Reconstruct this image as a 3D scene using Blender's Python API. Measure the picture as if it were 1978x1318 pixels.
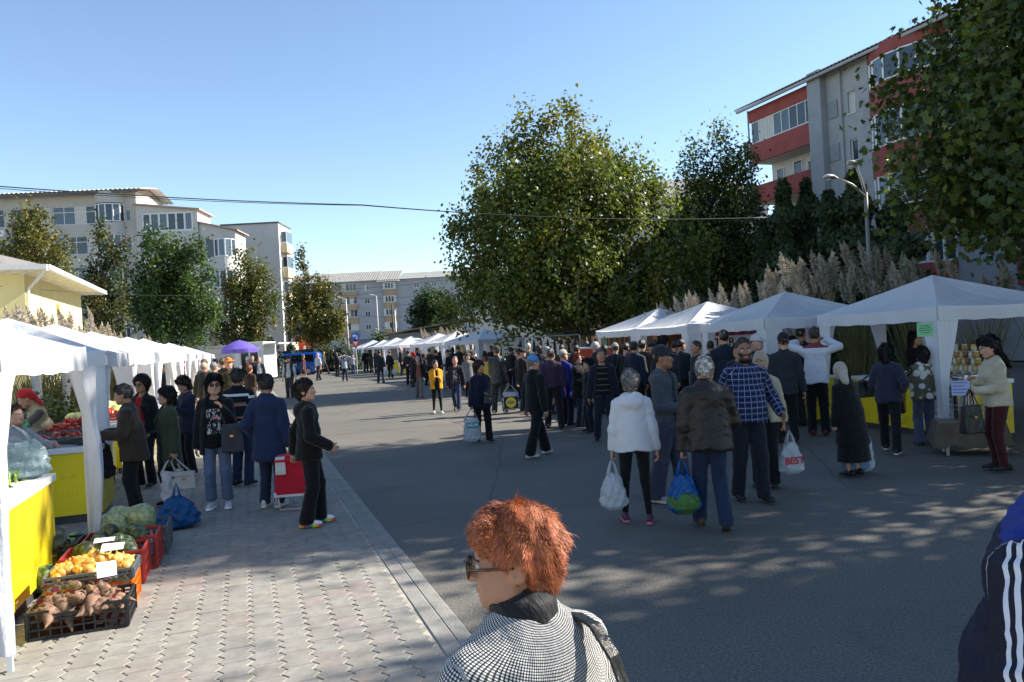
import bpy, bmesh, math, random
import numpy as np
from mathutils import Vector, Matrix

random.seed(7)
RNG = np.random.default_rng(7)
SC = bpy.context.scene
COL = SC.collection
for _o in list(bpy.data.objects):
 bpy.data.objects.remove(_o, do_unlink=True)

# ------------------------------------------------------------------ camera
FPX, HC, ROLL = 1500.0, 1.90, 0.055          # focal length (photo px), eye height, hand-held roll
cam_d = bpy.data.cameras.new('camera')
cam = bpy.data.objects.new('camera', cam_d)
COL.objects.link(cam)
cam_d.sensor_width = 36.0
cam_d.lens = 36.0 * FPX / 1978.0
cam_d.clip_start, cam_d.clip_end = 0.05, 3000.0
_cr, _sr = math.cos(ROLL), math.sin(ROLL)
cam.matrix_world = Matrix(((_cr, _sr, 0, 0), (0, 0, -1, 0), (-_sr, _cr, 0, HC), (0, 0, 0, 1)))
SC.camera = cam

# ------------------------------------------------------------------ sky and sun
SUN_EL, SUN_AZ = math.radians(35.0), math.radians(14.0)      # azimuth: from +X towards +Y
sun_dir = Vector((math.cos(SUN_EL) * math.cos(SUN_AZ), math.cos(SUN_EL) * math.sin(SUN_AZ), math.sin(SUN_EL)))
world = bpy.data.worlds.new('World')
SC.world = world
world.use_nodes = True
_nt = world.node_tree
_bg = _nt.nodes['Background']
_sky = _nt.nodes.new('ShaderNodeTexSky')
_sky.sky_type = 'NISHITA'
_sky.sun_disc = False
_sky.sun_elevation = SUN_EL
_sky.sun_rotation = math.pi / 2 - SUN_AZ
_sky.air_density, _sky.dust_density, _sky.ozone_density = 1.0, 0.0, 2.0
_nt.links.new(_sky.outputs['Color'], _bg.inputs['Color'])
_bg.inputs['Strength'].default_value = 0.094
sun_l = bpy.data.lights.new('sun', 'SUN')
sun_l.energy, sun_l.angle, sun_l.color = 5.0, math.radians(0.53), (1.0, 0.93, 0.82)
sun_o = bpy.data.objects.new('sun', sun_l)
COL.objects.link(sun_o)
sun_o.rotation_euler = sun_dir.to_track_quat('Z', 'Y').to_euler()
sun_o.location = (30, 10, 40)
SC.view_settings.view_transform = 'Standard'
SC.view_settings.look = 'None'
SC.view_settings.gamma = 1.0
SC.view_settings.exposure = 1.3
SC.view_settings.use_curve_mapping = False
SC.cycles.max_bounces = 6
SC.cycles.transparent_max_bounces = 8
SC.cycles.use_denoising = True

# ------------------------------------------------------------------ measuring helpers (photo pixel -> place in the world)
def ab(px, py):
 u, v = px - 989.0, py - 659.0
 return u * _cr - v * _sr, u * _sr + v * _cr

def W(px, py, Y):
 a, b = ab(px, py)
 return Vector((a * Y / FPX, Y, HC - b * Y / FPX))

def G(px, py, z=0.0):
 a, b = ab(px, py)
 Y = FPX * (HC - z) / b
 return Vector((a * Y / FPX, Y, z))

# street frame: s along the left kerb, w to the left of the road edge
ST_O, ST_T, ST_N = Vector((1.37, 0, 0)), Vector((-0.326, 0.9454, 0)), Vector((-0.9454, -0.326, 0))
ST_A = math.atan2(ST_T.y, ST_T.x) - math.pi / 2

def ST(s, w, z=0.0):
 p = ST_O + ST_T * s + ST_N * w
 p.z = z
 return p

# ------------------------------------------------------------------ colours and materials
def lin(c):
 if isinstance(c, str):
  c = tuple(int(c[i:i + 2], 16) for i in (1, 3, 5))
 return tuple((v / 255.0 / 12.92 if v / 255.0 <= 0.04045 else ((v / 255.0 + 0.055) / 1.055) ** 2.4) for v in c[:3])

MATS = {}

class NB:
 """tiny node builder"""
 def __init__(self, name):
  self.m = bpy.data.materials.new(name)
  self.m.use_nodes = True
  self.t = self.m.node_tree
  self.b = self.t.nodes['Principled BSDF']
  self.out = self.t.nodes['Material Output']
 def n(self, typ, **kw):
  nd = self.t.nodes.new(typ)
  for k, v in kw.items():
   if k.startswith('i_'):
    k = k[2:]
    nd.inputs[int(k) if k.isdigit() else k.replace('_', ' ')].default_value = v
   else:
    setattr(nd, k, v)
  return nd
 def l(self, a, ao, b, bi):
  self.t.links.new(a.outputs[ao], b.inputs[bi])
 def coord(self, which='Object', scale=None):
  tc = self.n('ShaderNodeTexCoord')
  if scale is None:
   return tc, which
  mp = self.n('ShaderNodeMapping')
  mp.inputs['Scale'].default_value = scale if hasattr(scale, '__len__') else (scale,) * 3
  self.l(tc, which, mp, 'Vector')
  return mp, 'Vector'
 def noise(self, src, scale, detail=3.0, rough=0.55):
  nd = self.n('ShaderNodeTexNoise')
  nd.inputs['Scale'].default_value = scale
  nd.inputs['Detail'].default_value = detail
  nd.inputs['Roughness'].default_value = rough
  self.l(src[0], src[1], nd, 'Vector')
  return nd
 def ramp(self, src, out, stops):
  r = self.n('ShaderNodeValToRGB')
  while len(r.color_ramp.elements) < len(stops):
   r.color_ramp.elements.new(0.5)
  for e, (p, c) in zip(r.color_ramp.elements, stops):
   e.position = p
   e.color = (*c, 1) if len(c) == 3 else c
  self.l(src, out, r, 'Fac')
  return r
 def mix(self, fac, a, b, mode='MIX'):
  m = self.n('ShaderNodeMix', data_type='RGBA', blend_type=mode)
  for key, val in (('Factor', fac), ('A', a), ('B', b)):
   sock = [s for s in m.inputs if s.name == key and s.enabled and (s.type == 'RGBA' or key == 'Factor' and s.type == 'VALUE')][0]
   if isinstance(val, tuple) and len(val) == 2 and hasattr(val[0], 'outputs'):
    self.t.links.new(val[0].outputs[val[1]], sock)
   elif isinstance(val, (int, float)):
    sock.default_value = val if sock.type == 'VALUE' else (val, val, val, 1)
   else:
    sock.default_value = (*val[:3], 1)
  return (m, [i for i, s in enumerate(m.outputs) if s.type == 'RGBA'][0])
 def bump(self, src, out, strength=0.3, dist=0.02):
  b = self.n('ShaderNodeBump')
  b.inputs['Strength'].default_value = strength
  b.inputs['Distance'].default_value = dist
  self.l(src, out, b, 'Height')
  self.l(b, 'Normal', self.b, 'Normal')
  return b

def mat(name, color, rough=0.7, var=0.25, scale=6.0, bump=0.0, bscale=None, metal=0.0, spec=0.4, dirt=None, coord='Object', coat=0.0):
 """plain surface with uneven tone, optional relief and blotchy dirt"""
 if name in MATS:
  return MATS[name]
 nb = NB(name)
 c = lin(color) if not isinstance(color, tuple) or max(color) > 1.0 else color
 src = nb.coord(coord)
 n1 = nb.noise(src, scale, 4)
 lo, hi = tuple(v * (1 - var) for v in c), tuple(min(1, v * (1 + var)) for v in c)
 r = nb.ramp(n1, 'Fac', [(0.3, lo), (0.7, hi)])
 last = (r, 0)
 if dirt:
  n2 = nb.noise(src, dirt[1], 6, 0.7)
  f = nb.ramp(n2, 'Fac', [(dirt[2], (0, 0, 0)), (min(1, dirt[2] + 0.18), (dirt[3],) * 3)])
  last = nb.mix((f, 0), last, lin(dirt[0]))
 nb.l(last[0], last[1], nb.b, 'Base Color')
 nb.b.inputs['Roughness'].default_value = rough
 nb.b.inputs['Metallic'].default_value = metal
 nb.b.inputs['Specular IOR Level'].default_value = spec
 if coat:
  nb.b.inputs['Coat Weight'].default_value = coat
 if bump:
  n3 = nb.noise(src, bscale or scale * 4, 4)
  nb.bump(n3, 'Fac', bump, 0.02)
 MATS[name] = nb.m
 return nb.m

def fabric_thin(name, color, trans=0.45, rough=0.6, wrinkle=0.25):
 """thin tent cloth: lets light through"""
 if name in MATS:
  return MATS[name]
 nb = NB(name)
 src = nb.coord('Object')
 n1 = nb.noise(src, 3.0, 4)
 c = lin(color)
 r = nb.ramp(n1, 'Fac', [(0.3, tuple(v * 0.93 for v in c)), (0.7, c)])
 nb.l(r, 0, nb.b, 'Base Color')
 nb.b.inputs['Roughness'].default_value = rough
 nb.b.inputs['Specular IOR Level'].default_value = 0.3
 n2 = nb.noise((nb.coord('Object', (9, 9, 3))), 1.0, 4, 0.6)
 bp = nb.bump(n2, 'Fac', wrinkle, 0.05)
 tr = nb.n('ShaderNodeBsdfTranslucent')
 nb.l(r, 0, tr, 'Color')
 ms = nb.n('ShaderNodeMixShader')
 ms.inputs[0].default_value = trans
 nb.l(nb.b, 0, ms, 1)
 nb.l(tr, 0, ms, 2)
 nb.l(ms, 0, nb.out, 'Surface')
 MATS[name] = nb.m
 return nb.m

def leafmat(name, trans=0.3, rough=0.45, gain=1.0):
 """leaf colour comes from the per-leaf colour attribute"""
 if name in MATS:
  return MATS[name]
 nb = NB(name)
 at = nb.n('ShaderNodeAttribute', attribute_name='tint')
 nb.l(at, 'Color', nb.b, 'Base Color')
 nb.b.inputs['Roughness'].default_value = rough
 nb.b.inputs['Specular IOR Level'].default_value = 0.35
 tr = nb.n('ShaderNodeBsdfTranslucent')
 gm = nb.mix(1.0, (at, 'Color'), (1.5 * gain, 1.55 * gain, 0.7 * gain), 'MULTIPLY')
 nb.l(gm[0], gm[1], tr, 'Color')
 ms = nb.n('ShaderNodeMixShader')
 ms.inputs[0].default_value = trans
 nb.l(nb.b, 0, ms, 1)
 nb.l(tr, 0, ms, 2)
 nb.l(ms, 0, nb.out, 'Surface')
 MATS[name] = nb.m
 return nb.m

# ------------------------------------------------------------------ meshes and objects
def tag(o, label=None, cat=None, group=None, kind=None):
 if label: o['label'] = label
 if cat: o['category'] = cat
 if group: o['group'] = group
 if kind: o['kind'] = kind
 return o

def link(name, data, parent=None, loc=None, rz=None):
 o = bpy.data.objects.new(name, data)
 COL.objects.link(o)
 if parent is not None:
  o.parent = parent
 if loc is not None:
  o.location = loc
 if rz is not None:
  o.rotation_euler = (0, 0, rz)
 return o

def empty(name, loc=(0, 0, 0), rz=0.0, label=None, cat=None, group=None):
 return tag(link(name, None, None, loc, rz), label, cat, group)

def np_mesh(name, V, F, m=None, smooth=False, mi=None):
 """V (n,3); F list of faces or (m,4)/(m,3) array"""
 me = bpy.data.meshes.new(name)
 V = np.asarray(V, dtype=np.float32).reshape(-1, 3)
 if isinstance(F, np.ndarray):
  k = F.shape[1]
  me.vertices.add(len(V))
  me.vertices.foreach_set('co', V.ravel())
  me.loops.add(F.size)
  me.loops.foreach_set('vertex_index', F.astype(np.int32).ravel())
  me.polygons.add(len(F))
  me.polygons.foreach_set('loop_start', np.arange(0, F.size, k, dtype=np.int32))
  me.update(calc_edges=True)
 else:
  me.from_pydata([tuple(v) for v in V], [], F)
 for mm in (m if isinstance(m, (list, tuple)) else [m]):
  if mm is not None:
   me.materials.append(mm)
 if mi is not None:
  me.polygons.foreach_set('material_index', np.asarray(mi, dtype=np.int32))
 if smooth:
  me.polygons.foreach_set('use_smooth', np.ones(len(me.polygons), dtype=bool))
 me.update()
 return me

class MB:
 """collects boxes, tubes, sheets; build() links them as ONE mesh object"""
 def __init__(self):
  self.v, self.f, self.mi = [], [], []
 def add(self, vs, fs, mi=0):
  k = len(self.v)
  self.v.extend([tuple(p) for p in vs])
  self.f.extend([tuple(i + k for i in q) for q in fs])
  self.mi.extend([mi] * len(fs))
  return self
 def box(self, x0, x1, y0, y1, z0, z1, mi=0, M=None):
  p = [Vector(c) for c in ((x0, y0, z0), (x1, y0, z0), (x1, y1, z0), (x0, y1, z0), (x0, y0, z1), (x1, y0, z1), (x1, y1, z1), (x0, y1, z1))]
  if M is not None:
   p = [M @ q for q in p]
  return self.add(p, [(0, 3, 2, 1), (4, 5, 6, 7), (0, 1, 5, 4), (1, 2, 6, 5), (2, 3, 7, 6), (3, 0, 4, 7)], mi)
 def bar(self, a, b, w, h=None, mi=0, up=(0, 0, 1)):
  a, b = Vector(a), Vector(b)
  h = h or w
  d = (b - a).normalized()
  s = d.cross(Vector(up))
  if s.length < 1e-4:
   s = Vector((1, 0, 0))
  s.normalize()
  u = s.cross(d).normalized()
  p = []
  for q in (a, b):
   for i, j in ((-1, -1), (1, -1), (1, 1), (-1, 1)):
    p.append(q + s * (w / 2 * i) + u * (h / 2 * j))
  return self.add(p, [(0, 1, 2, 3), (7, 6, 5, 4), (0, 4, 5, 1), (1, 5, 6, 2), (2, 6, 7, 3), (3, 7, 4, 0)], mi)
 def tube(self, pts, rad, n=8, mi=0, cap=True):
  V, F = tube(pts, rad, n, cap)
  return self.add(V, F, mi)
 def lathe(self, prof, n=16, c=(0, 0, 0), mi=0, sx=1.0, sy=1.0):
  vs, fs = [], []
  for (r, z) in prof:
   for k in range(n):
    t = 2 * math.pi * k / n
    vs.append((c[0] + r * sx * math.cos(t), c[1] + r * sy * math.sin(t), c[2] + z))
  for i in range(len(prof) - 1):
   for k in range(n):
    fs.append((i * n + k, i * n + (k + 1) % n, (i + 1) * n + (k + 1) % n, (i + 1) * n + k))
  if prof[0][0] > 1e-4:
   fs.append(tuple(reversed(range(n))))
  if prof[-1][0] > 1e-4:
   fs.append(tuple((len(prof) - 1) * n + k for k in range(n)))
  return self.add(vs, fs, mi)
 def mesh(self, name, m, smooth=False):
  me = np_mesh(name, self.v, self.f, m, smooth, self.mi)
  return me
 def build(self, name, m, parent=None, loc=None, rz=None, smooth=False, bevel=0.0):
  o = link(name, self.mesh(name, m, smooth), parent, loc, rz)
  if bevel:
   b = o.modifiers.new('bevel', 'BEVEL')
   b.width = bevel
   b.segments = 2
   b.limit_method = 'ANGLE'
  return o

def tube(pts, rad, n=8, cap=True):
 pts = [Vector(p) for p in pts]
 rad = [rad] * len(pts) if not hasattr(rad, '__len__') else rad
 V, F = [], []
 prev = None
 for i, p in enumerate(pts):
  d = (pts[min(i + 1, len(pts) - 1)] - pts[max(i - 1, 0)])
  d = d.normalized() if d.length > 1e-9 else Vector((0, 0, 1))
  if prev is None:
   s = d.cross(Vector((0, 0, 1)) if abs(d.z) < 0.9 else Vector((1, 0, 0))).normalized()
  else:
   s = (prev - d * prev.dot(d))
   s = s.normalized() if s.length > 1e-6 else d.orthogonal().normalized()
  prev = s
  u = d.cross(s)
  for k in range(n):
   t = 2 * math.pi * k / n
   V.append(p + (s * math.cos(t) + u * math.sin(t)) * rad[i])
 for i in range(len(pts) - 1):
  for k in range(n):
   F.append((i * n + k, i * n + (k + 1) % n, (i + 1) * n + (k + 1) % n, (i + 1) * n + k))
 if cap:
  F.append(tuple(reversed(range(n))))
  F.append(tuple((len(pts) - 1) * n + k for k in range(n)))
 return V, F

def copy_tree(o, parent=None, loc=None, rz=None):
 c = o.copy()
 COL.objects.link(c)
 c.parent = parent
 if loc is not None:
  c.location = loc
 if rz is not None:
  c.rotation_euler = (0, 0, rz)
 for ch in list(o.children):
  copy_tree(ch, c)
 return c

def text_mesh(s, size, depth=0.002, align='CENTER', bold=False):
 cu = bpy.data.curves.new('txt', 'FONT')
 cu.body, cu.size, cu.align_x, cu.align_y = s, size, align, 'CENTER'
 cu.extrude = depth
 if bold:
  cu.offset = size * 0.025
 ob = bpy.data.objects.new('txt', cu)
 COL.objects.link(ob)
 dg = bpy.context.evaluated_depsgraph_get()
 me = bpy.data.meshes.new_from_object(ob.evaluated_get(dg))
 bpy.data.objects.remove(ob, do_unlink=True)
 bpy.data.curves.remove(cu)
 return me

def lettering(s, size, m, parent, M, bold=False, name='lettering'):
 """flat letters as their own mesh; M places the text plane (x right, y up, z out) in the parent's space"""
 me = text_mesh(s, size, 0.001, 'CENTER', bold)
 me.materials.clear()
 me.materials.append(m)
 o = link(name, me, parent)
 o.matrix_local = M
 return o

def face_matrix(pos, right, up=(0, 0, 1)):
 r, u = Vector(right).normalized(), Vector(up).normalized()
 n = r.cross(u).normalized()
 return Matrix(((r.x, u.x, n.x, pos[0]), (r.y, u.y, n.y, pos[1]), (r.z, u.z, n.z, pos[2]), (0, 0, 0, 1)))

# ------------------------------------------------------------------ surface of a distance field (bodies, clothes, soft goods)
def surface_nets(F, org, h):
 s = F < 0
 nx, ny, nz = F.shape
 def cn(a, i, j, k):
  return a[i:nx - 1 + i, j:ny - 1 + j, k:nz - 1 + k]
 cnt = np.zeros((nx - 1, ny - 1, nz - 1), np.int8)
 cs = [(i, j, k) for i in (0, 1) for j in (0, 1) for k in (0, 1)]
 for c in cs:
  cnt += cn(s, *c)
 act = (cnt > 0) & (cnt < 8)
 ii, jj, kk = np.nonzero(act)
 n = len(ii)
 if n == 0:
  return np.zeros((0, 3)), np.zeros((0, 4), np.int32)
 idx = -np.ones(act.shape, np.int32)
 idx[ii, jj, kk] = np.arange(n)
 acc = np.zeros((n, 3), np.float32)
 num = np.zeros(n, np.float32)
 for a in range(3):
  for p in (0, 1):
   for q in (0, 1):
    o0 = [0, 0, 0]; o1 = [0, 0, 0]
    oth = [x for x in range(3) if x != a]
    o0[oth[0]] = o1[oth[0]] = p
    o0[oth[1]] = o1[oth[1]] = q
    o1[a] = 1
    f0 = F[ii + o0[0], jj + o0[1], kk + o0[2]]
    f1 = F[ii + o1[0], jj + o1[1], kk + o1[2]]
    x = (f0 < 0) != (f1 < 0)
    t = np.where(x, f0 / np.where(f0 - f1 == 0, 1, f0 - f1), 0)
    pos = np.empty((n, 3), np.float32)
    pos[:, oth[0]] = p
    pos[:, oth[1]] = q
    pos[:, a] = t
    acc += pos * x[:, None]
    num += x
 V = (np.stack([ii, jj, kk], 1) + acc / np.maximum(num, 1)[:, None]) * h + np.asarray(org)
 Q = []
 for a in range(3):
  b, c = (a + 1) % 3, (a + 2) % 3
  sl0 = [slice(None)] * 3; sl1 = [slice(None)] * 3
  sl0[a] = slice(0, -1); sl1[a] = slice(1, None)
  sl0[b] = sl1[b] = slice(1, -1)
  sl0[c] = sl1[c] = slice(1, -1)
  s0, s1 = s[tuple(sl0)], s[tuple(sl1)]
  for flip, msk in ((False, s0 & ~s1), (True, ~s0 & s1)):
   e = np.argwhere(msk)
   if len(e) == 0:
    continue
   e[:, b] += 1; e[:, c] += 1
   def at(db, dc):
    g = e.copy()
    g[:, b] -= db; g[:, c] -= dc
    return idx[g[:, 0], g[:, 1], g[:, 2]]
   q = np.stack([at(1, 1), at(0, 1), at(0, 0), at(1, 0)], 1)
   Q.append(q[:, ::-1] if flip else q)
 return V, np.concatenate(Q).astype(np.int32)

def smin(a, b, k):
 h = np.clip(0.5 + 0.5 * (b - a) / k, 0, 1)
 return b + (a - b) * h - k * h * (1 - h)

def d_cap(P, a, b, ra, rb, sq=None):
 a, b = np.asarray(a, np.float32), np.asarray(b, np.float32)
 if sq is not None:
  S = np.array((1, 1.0 / sq, 1), np.float32)
  P, a, b = P * S, a * S, b * S
 ab_ = b - a
 t = np.clip(((P - a) @ ab_) / max(float(ab_ @ ab_), 1e-9), 0, 1)
 d = np.sqrt((((P - a) - t[..., None] * ab_) ** 2).sum(-1)) - (ra + (rb - ra) * t)
 return d

def d_ell(P, c, r):
 r = np.asarray(r, np.float32)
 q = (P - np.asarray(c, np.float32)) / r
 k = np.sqrt((q * q).sum(-1))
 return (k - 1) * float(r.min()) * 0.5 + (k - 1) * 0.5 * float(np.mean(r))

def field(lo, hi, h, fn):
 """coarse pass finds the band round the surface, the fine pass only evaluates there"""
 K = 4
 lo = np.asarray(lo, np.float32) - 2 * h
 hi = np.asarray(hi, np.float32) + 2 * h
 nc = np.maximum(np.ceil((hi - lo) / (h * K)).astype(int) + 1, 2)
 ax = [lo[i] + h * K * np.arange(nc[i], dtype=np.float32) for i in range(3)]
 C = fn(np.stack(np.meshgrid(*ax, indexing='ij'), -1)).astype(np.float32)
 n = (nc - 1) * K + 1
 near = np.abs(C) < h * K * 1.75
 cell = np.zeros(tuple(nc - 1), bool)
 for i in (0, 1):
  for j in (0, 1):
   for k in (0, 1):
    cell |= near[i:nc[0] - 1 + i, j:nc[1] - 1 + j, k:nc[2] - 1 + k]
 big = np.repeat(np.repeat(np.repeat(cell, K, 0), K, 1), K, 2)
 need = np.zeros(tuple(n), bool)
 need[:-1, :-1, :-1] |= big; need[1:, 1:, 1:] |= big; need[1:, :-1, :-1] |= big; need[:-1, 1:, :-1] |= big; need[:-1, :-1, 1:] |= big
 F = np.repeat(np.repeat(np.repeat(C, K, 0), K, 1), K, 2)[:n[0], :n[1], :n[2]].copy()
 ii = np.argwhere(need)
 if len(ii):
  F[need] = fn(lo + h * ii.astype(np.float32))
 F[0], F[-1], F[:, 0], F[:, -1], F[:, :, 0], F[:, :, -1] = 1, 1, 1, 1, 1, 1
 return surface_nets(F, lo, h)

_wd = RNG.normal(size=(10, 3)).astype(np.float32)
_wp = RNG.uniform(0, 6.28, 10).astype(np.float32)
def wobble(V, freq, seed=0.0):
 V = np.asarray(V, np.float32)
 s = np.zeros(len(V), np.float32)
 for i in range(10):
  s += np.sin((V @ _wd[i]) * freq * (0.7 + 0.12 * i) + _wp[i] + seed * (i + 1) * 1.7)
 return s / 3.2

def vnormals(V, Q):
 n = np.cross(V[Q[:, 2]] - V[Q[:, 0]], V[Q[:, 3]] - V[Q[:, 1]])
 N = np.zeros_like(V)
 for k in range(4):
  np.add.at(N, Q[:, k], n)
 return N / np.maximum(np.linalg.norm(N, axis=1), 1e-9)[:, None]

# ------------------------------------------------------------------ ground, road, kerb, paved pavement
def asphalt(name, base, fleck):
 nb = NB(name)
 src = nb.coord('Object')
 big = nb.noise(src, 0.35, 5, 0.6)
 r = nb.ramp(big, 'Fac', [(0.3, tuple(v * 0.82 for v in base)), (0.72, tuple(v * 1.15 for v in base))])
 fine = nb.noise(src, 55, 3, 0.7)
 r2 = nb.ramp(fine, 'Fac', [(0.35, (0.55, 0.55, 0.55)), (0.65, (1.3, 1.29, 1.26))])
 c1 = nb.mix(1.0, (r, 0), (r2, 0), 'MULTIPLY')
 vo = nb.n('ShaderNodeTexVoronoi', feature='F1')
 vo.inputs['Scale'].default_value = 38
 nb.l(src[0], src[1], vo, 'Vector')
 fl = nb.ramp(vo, 'Distance', [(0.10, (1, 1, 1)), (0.16, (0, 0, 0))])
 sel = nb.ramp(nb.noise(src, 21, 2), 'Fac', [(0.55, (0, 0, 0)), (0.62, (1, 1, 1))])
 fm = nb.mix(1.0, (fl, 0), (sel, 0), 'MULTIPLY')
 c2 = nb.mix(fm, c1, fleck)
 # oil and tyre stains
 st = nb.ramp(nb.noise(nb.coord('Object', (0.9, 0.35, 1)), 1.0, 6, 0.7), 'Fac', [(0.58, (0, 0, 0)), (0.72, (0.45, 0.45, 0.45))])
 c3 = nb.mix((st, 0), c2, tuple(v * 0.45 for v in base))
 cr = nb.n('ShaderNodeTexVoronoi', feature='DISTANCE_TO_EDGE')
 cr.inputs['Scale'].default_value = 0.22
 wp = nb.mix(0.12, (src[0], src[1]), (nb.noise(src, 1.6, 4), 'Color'))
 nb.l(wp[0], wp[1], cr, 'Vector')
 ck = nb.ramp(cr, 'Distance', [(0.0, (0.6, 0.6, 0.6)), (0.004, (0, 0, 0))])
 c4 = nb.mix((ck, 0), c3, tuple(v * 0.3 for v in base))
 nb.l(c4[0], c4[1], nb.b, 'Base Color')
 nb.b.inputs['Roughness'].default_value = 0.82
 nb.b.inputs['Specular IOR Level'].default_value = 0.35
 bm = nb.n('ShaderNodeMath', operation='ADD')
 nb.l(fine, 'Fac', bm, 0)
 nb.l(vo, 'Distance', bm, 1)
 nb.bump(bm, 0, 0.3, 0.006)
 return nb.m

M_ASPH = asphalt('asphalt', (0.136, 0.127, 0.111), (0.42, 0.40, 0.36))
M_GROUND = mat('trodden_ground', (0.14, 0.125, 0.10), .95, .35, .25, .4, 6, dirt=('#4a4a30', .15, .5, .6))
mb = MB()
mb.add([(-900, -60, -.06), (900, -60, -.06), (900, 1500, -.06), (-900, 1500, -.06)], [(0, 1, 2, 3)])
tag(mb.build('ground', M_GROUND), 'trodden earth and grass verge beyond the market', None, None, 'structure')
mb = MB()
E0, E1, E2 = ST(-14, 0), ST(62, 0), ST(78, -.5)
mb.add([(E0.x, E0.y, 0), (30, -14, 0), (26, 5, 0), (15, 30, 0), (7, 52, 0), (14, 74, 0), (40, 80, 0), (40, 100, 0), (-60, 104, 0), (-60, 84, 0), (E2.x - 8, E2.y + 8, 0), (E1.x, E1.y, 0)], [tuple(range(12))])
tag(mb.build('road', M_ASPH), 'worn grey asphalt square between the two rows of tents', None, None, 'structure')

M_KERB = mat('kerb_concrete', (0.235, 0.225, 0.205), .9, .18, 5, .35, 60, dirt=('#5d564a', 3, .55, .5))
kerb = empty('kerb', (0, 0, 0))
tag(kerb, 'flush concrete kerb between asphalt and pavers', None, None, 'structure')
def kerb_mesh(L):
 m = MB()
 b = .008
 prof = [(0, -.05), (0, .012), (.012, .022), (.105, .022), (.112, .017), (.122, .022), (.225, .022), (.235, .012), (.235, -.05)]
 n = len(prof)
 vs = [(w, y, z) for y in (0, L - b) for (w, z) in prof]
 fs = [(i, i + 1, n + i + 1, n + i) for i in range(n - 1)] + [tuple(range(n))[::-1], tuple(range(n, 2 * n))]
 m.add(vs, [tuple(reversed(f)) for f in fs])
 return m.mesh('kerb_stone', M_KERB)
KM = kerb_mesh(1.0)
for i in range(64):
 p = ST(-2 + i, .003)
 k = link('kerb_stone', KM, kerb, (p.x, p.y, random.uniform(-.004, .003)))
 # local x runs towards the pavement, local y along the street
 k.matrix_local = Matrix(((ST_N.x, ST_T.x, 0, p.x), (ST_N.y, ST_T.y, 0, p.y), (0, 0, 1, random.uniform(-.004, .003)), (0, 0, 0, 1))) @ Matrix.Rotation(random.uniform(-.004, .004), 4, 'Z')

def paver_mat(name, rnd):
 nb = NB(name)
 src = nb.coord('Object')
 oi = nb.n('ShaderNodeObjectInfo')
 if rnd:
  base = nb.ramp(oi, 'Random', [(0.0, (0.225, 0.212, 0.188)), (0.55, (0.262, 0.248, 0.218)), (0.86, (0.240, 0.232, 0.212)), (1.0, (0.255, 0.218, 0.196))])
 else:
  at = nb.n('ShaderNodeAttribute', attribute_name='tint')
  base = nb.ramp(at, 'Fac', [(0.0, (0.225, 0.212, 0.188)), (0.55, (0.262, 0.248, 0.218)), (0.86, (0.240, 0.232, 0.212)), (1.0, (0.255, 0.218, 0.196))])
 geo = nb.n('ShaderNodeNewGeometry')
 n1 = nb.noise((geo, 'Position'), 9, 5, .65)
 r = nb.ramp(n1, 'Fac', [(0.28, (0.72, 0.71, 0.70)), (0.7, (1.12, 1.12, 1.11))])
 c = nb.mix(1.0, (base, 0), (r, 0), 'MULTIPLY')
 n2 = nb.noise((geo, 'Position'), 1.1, 6, .7)
 d = nb.ramp(n2, 'Fac', [(0.54, (0, 0, 0)), (0.70, (0.55, 0.55, 0.55))])
 c = nb.mix((d, 0), c, (0.16, 0.145, 0.125))
 n4 = nb.noise((geo, 'Position'), 0.55, 4, .6)
 pk = nb.ramp(n4, 'Fac', [(0.56, (0, 0, 0)), (0.68, (0.4, 0.4, 0.4))])
 c = nb.mix((pk, 0), c, (0.25, 0.195, 0.175))
 nb.l(c[0], c[1], nb.b, 'Base Color')
 nb.b.inputs['Roughness'].default_value = .88
 n3 = nb.noise((geo, 'Position'), 130, 3)
 nb.bump(n3, 'Fac', .35, .006)
 return nb.m

M_PAV, M_PAV2 = paver_mat('paver_concrete', True), paver_mat('paver_concrete_far', False)
CW, CL, AMP, GAP = .182, .24, .020, .0045
def paver_outline(g):
 a = [(0, 0), (.03, 1), (.09, -1), (.15, 1), (.21, -1), (.24, 0)]
 lo = [(min(max(s, g), CL - g), t * AMP + g) for s, t in a]
 hi = [(min(max(s, g), CL - g), CW + t * AMP - g) for s, t in a]
 return lo + hi[::-1]
def paver_geo():
 o1, o2 = paver_outline(GAP), paver_outline(GAP + .005)
 n = len(o1)
 V = [(w, s, -.022) for s, w in o1] + [(w, s, -.005) for s, w in o1] + [(w, s, 0) for s, w in o2]
 F = []
 for k in range(n):
  j = (k + 1) % n
  F += [(k, n + k, n + j, j), (n + k, 2 * n + k, 2 * n + j, n + j)]
 F.append(tuple(2 * n + k for k in range(n))[::-1])
 return V, [tuple(reversed(f)) for f in F]
PV, PF = paver_geo()
PMESH = np_mesh('paver', PV, [tuple(reversed(f)) if False else f for f in PF], M_PAV)
sidewalk = empty('sidewalk', (0, 0, 0))
tag(sidewalk, 'pavement of zigzag concrete pavers in front of the vegetable tents', None, None, 'structure')
M_JOINT = mat('joint_sand', (0.36, 0.335, 0.28), .95, .3, 8, .3, 90, dirt=('#3c362c', 2.2, .5, .7))
mb = MB()
c0, c1_, c2_, c3_ = ST(-14, .238), ST(-14, 40), ST(20, 40), ST(20, .238)
mb.add([(p.x, p.y, .0145) for p in (c0, c3_, c2_, c1_)], [(0, 1, 2, 3)])
mb.build('bedding_sand', M_JOINT, sidewalk)
cells = []
for ci in range(26):
 for k in range(-4, 76):
  s = 2.2 + k * CL + (ci % 2) * CL / 2
  w = .262 + ci * CW
  p = ST(s, w)
  if p.y < 3.0:
   continue
  a, b = p.x / p.y * FPX, (HC / p.y) * FPX
  cells.append((p.y if abs(a) < 1080 and b < 760 else p.y + 60, s, w, p))
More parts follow.
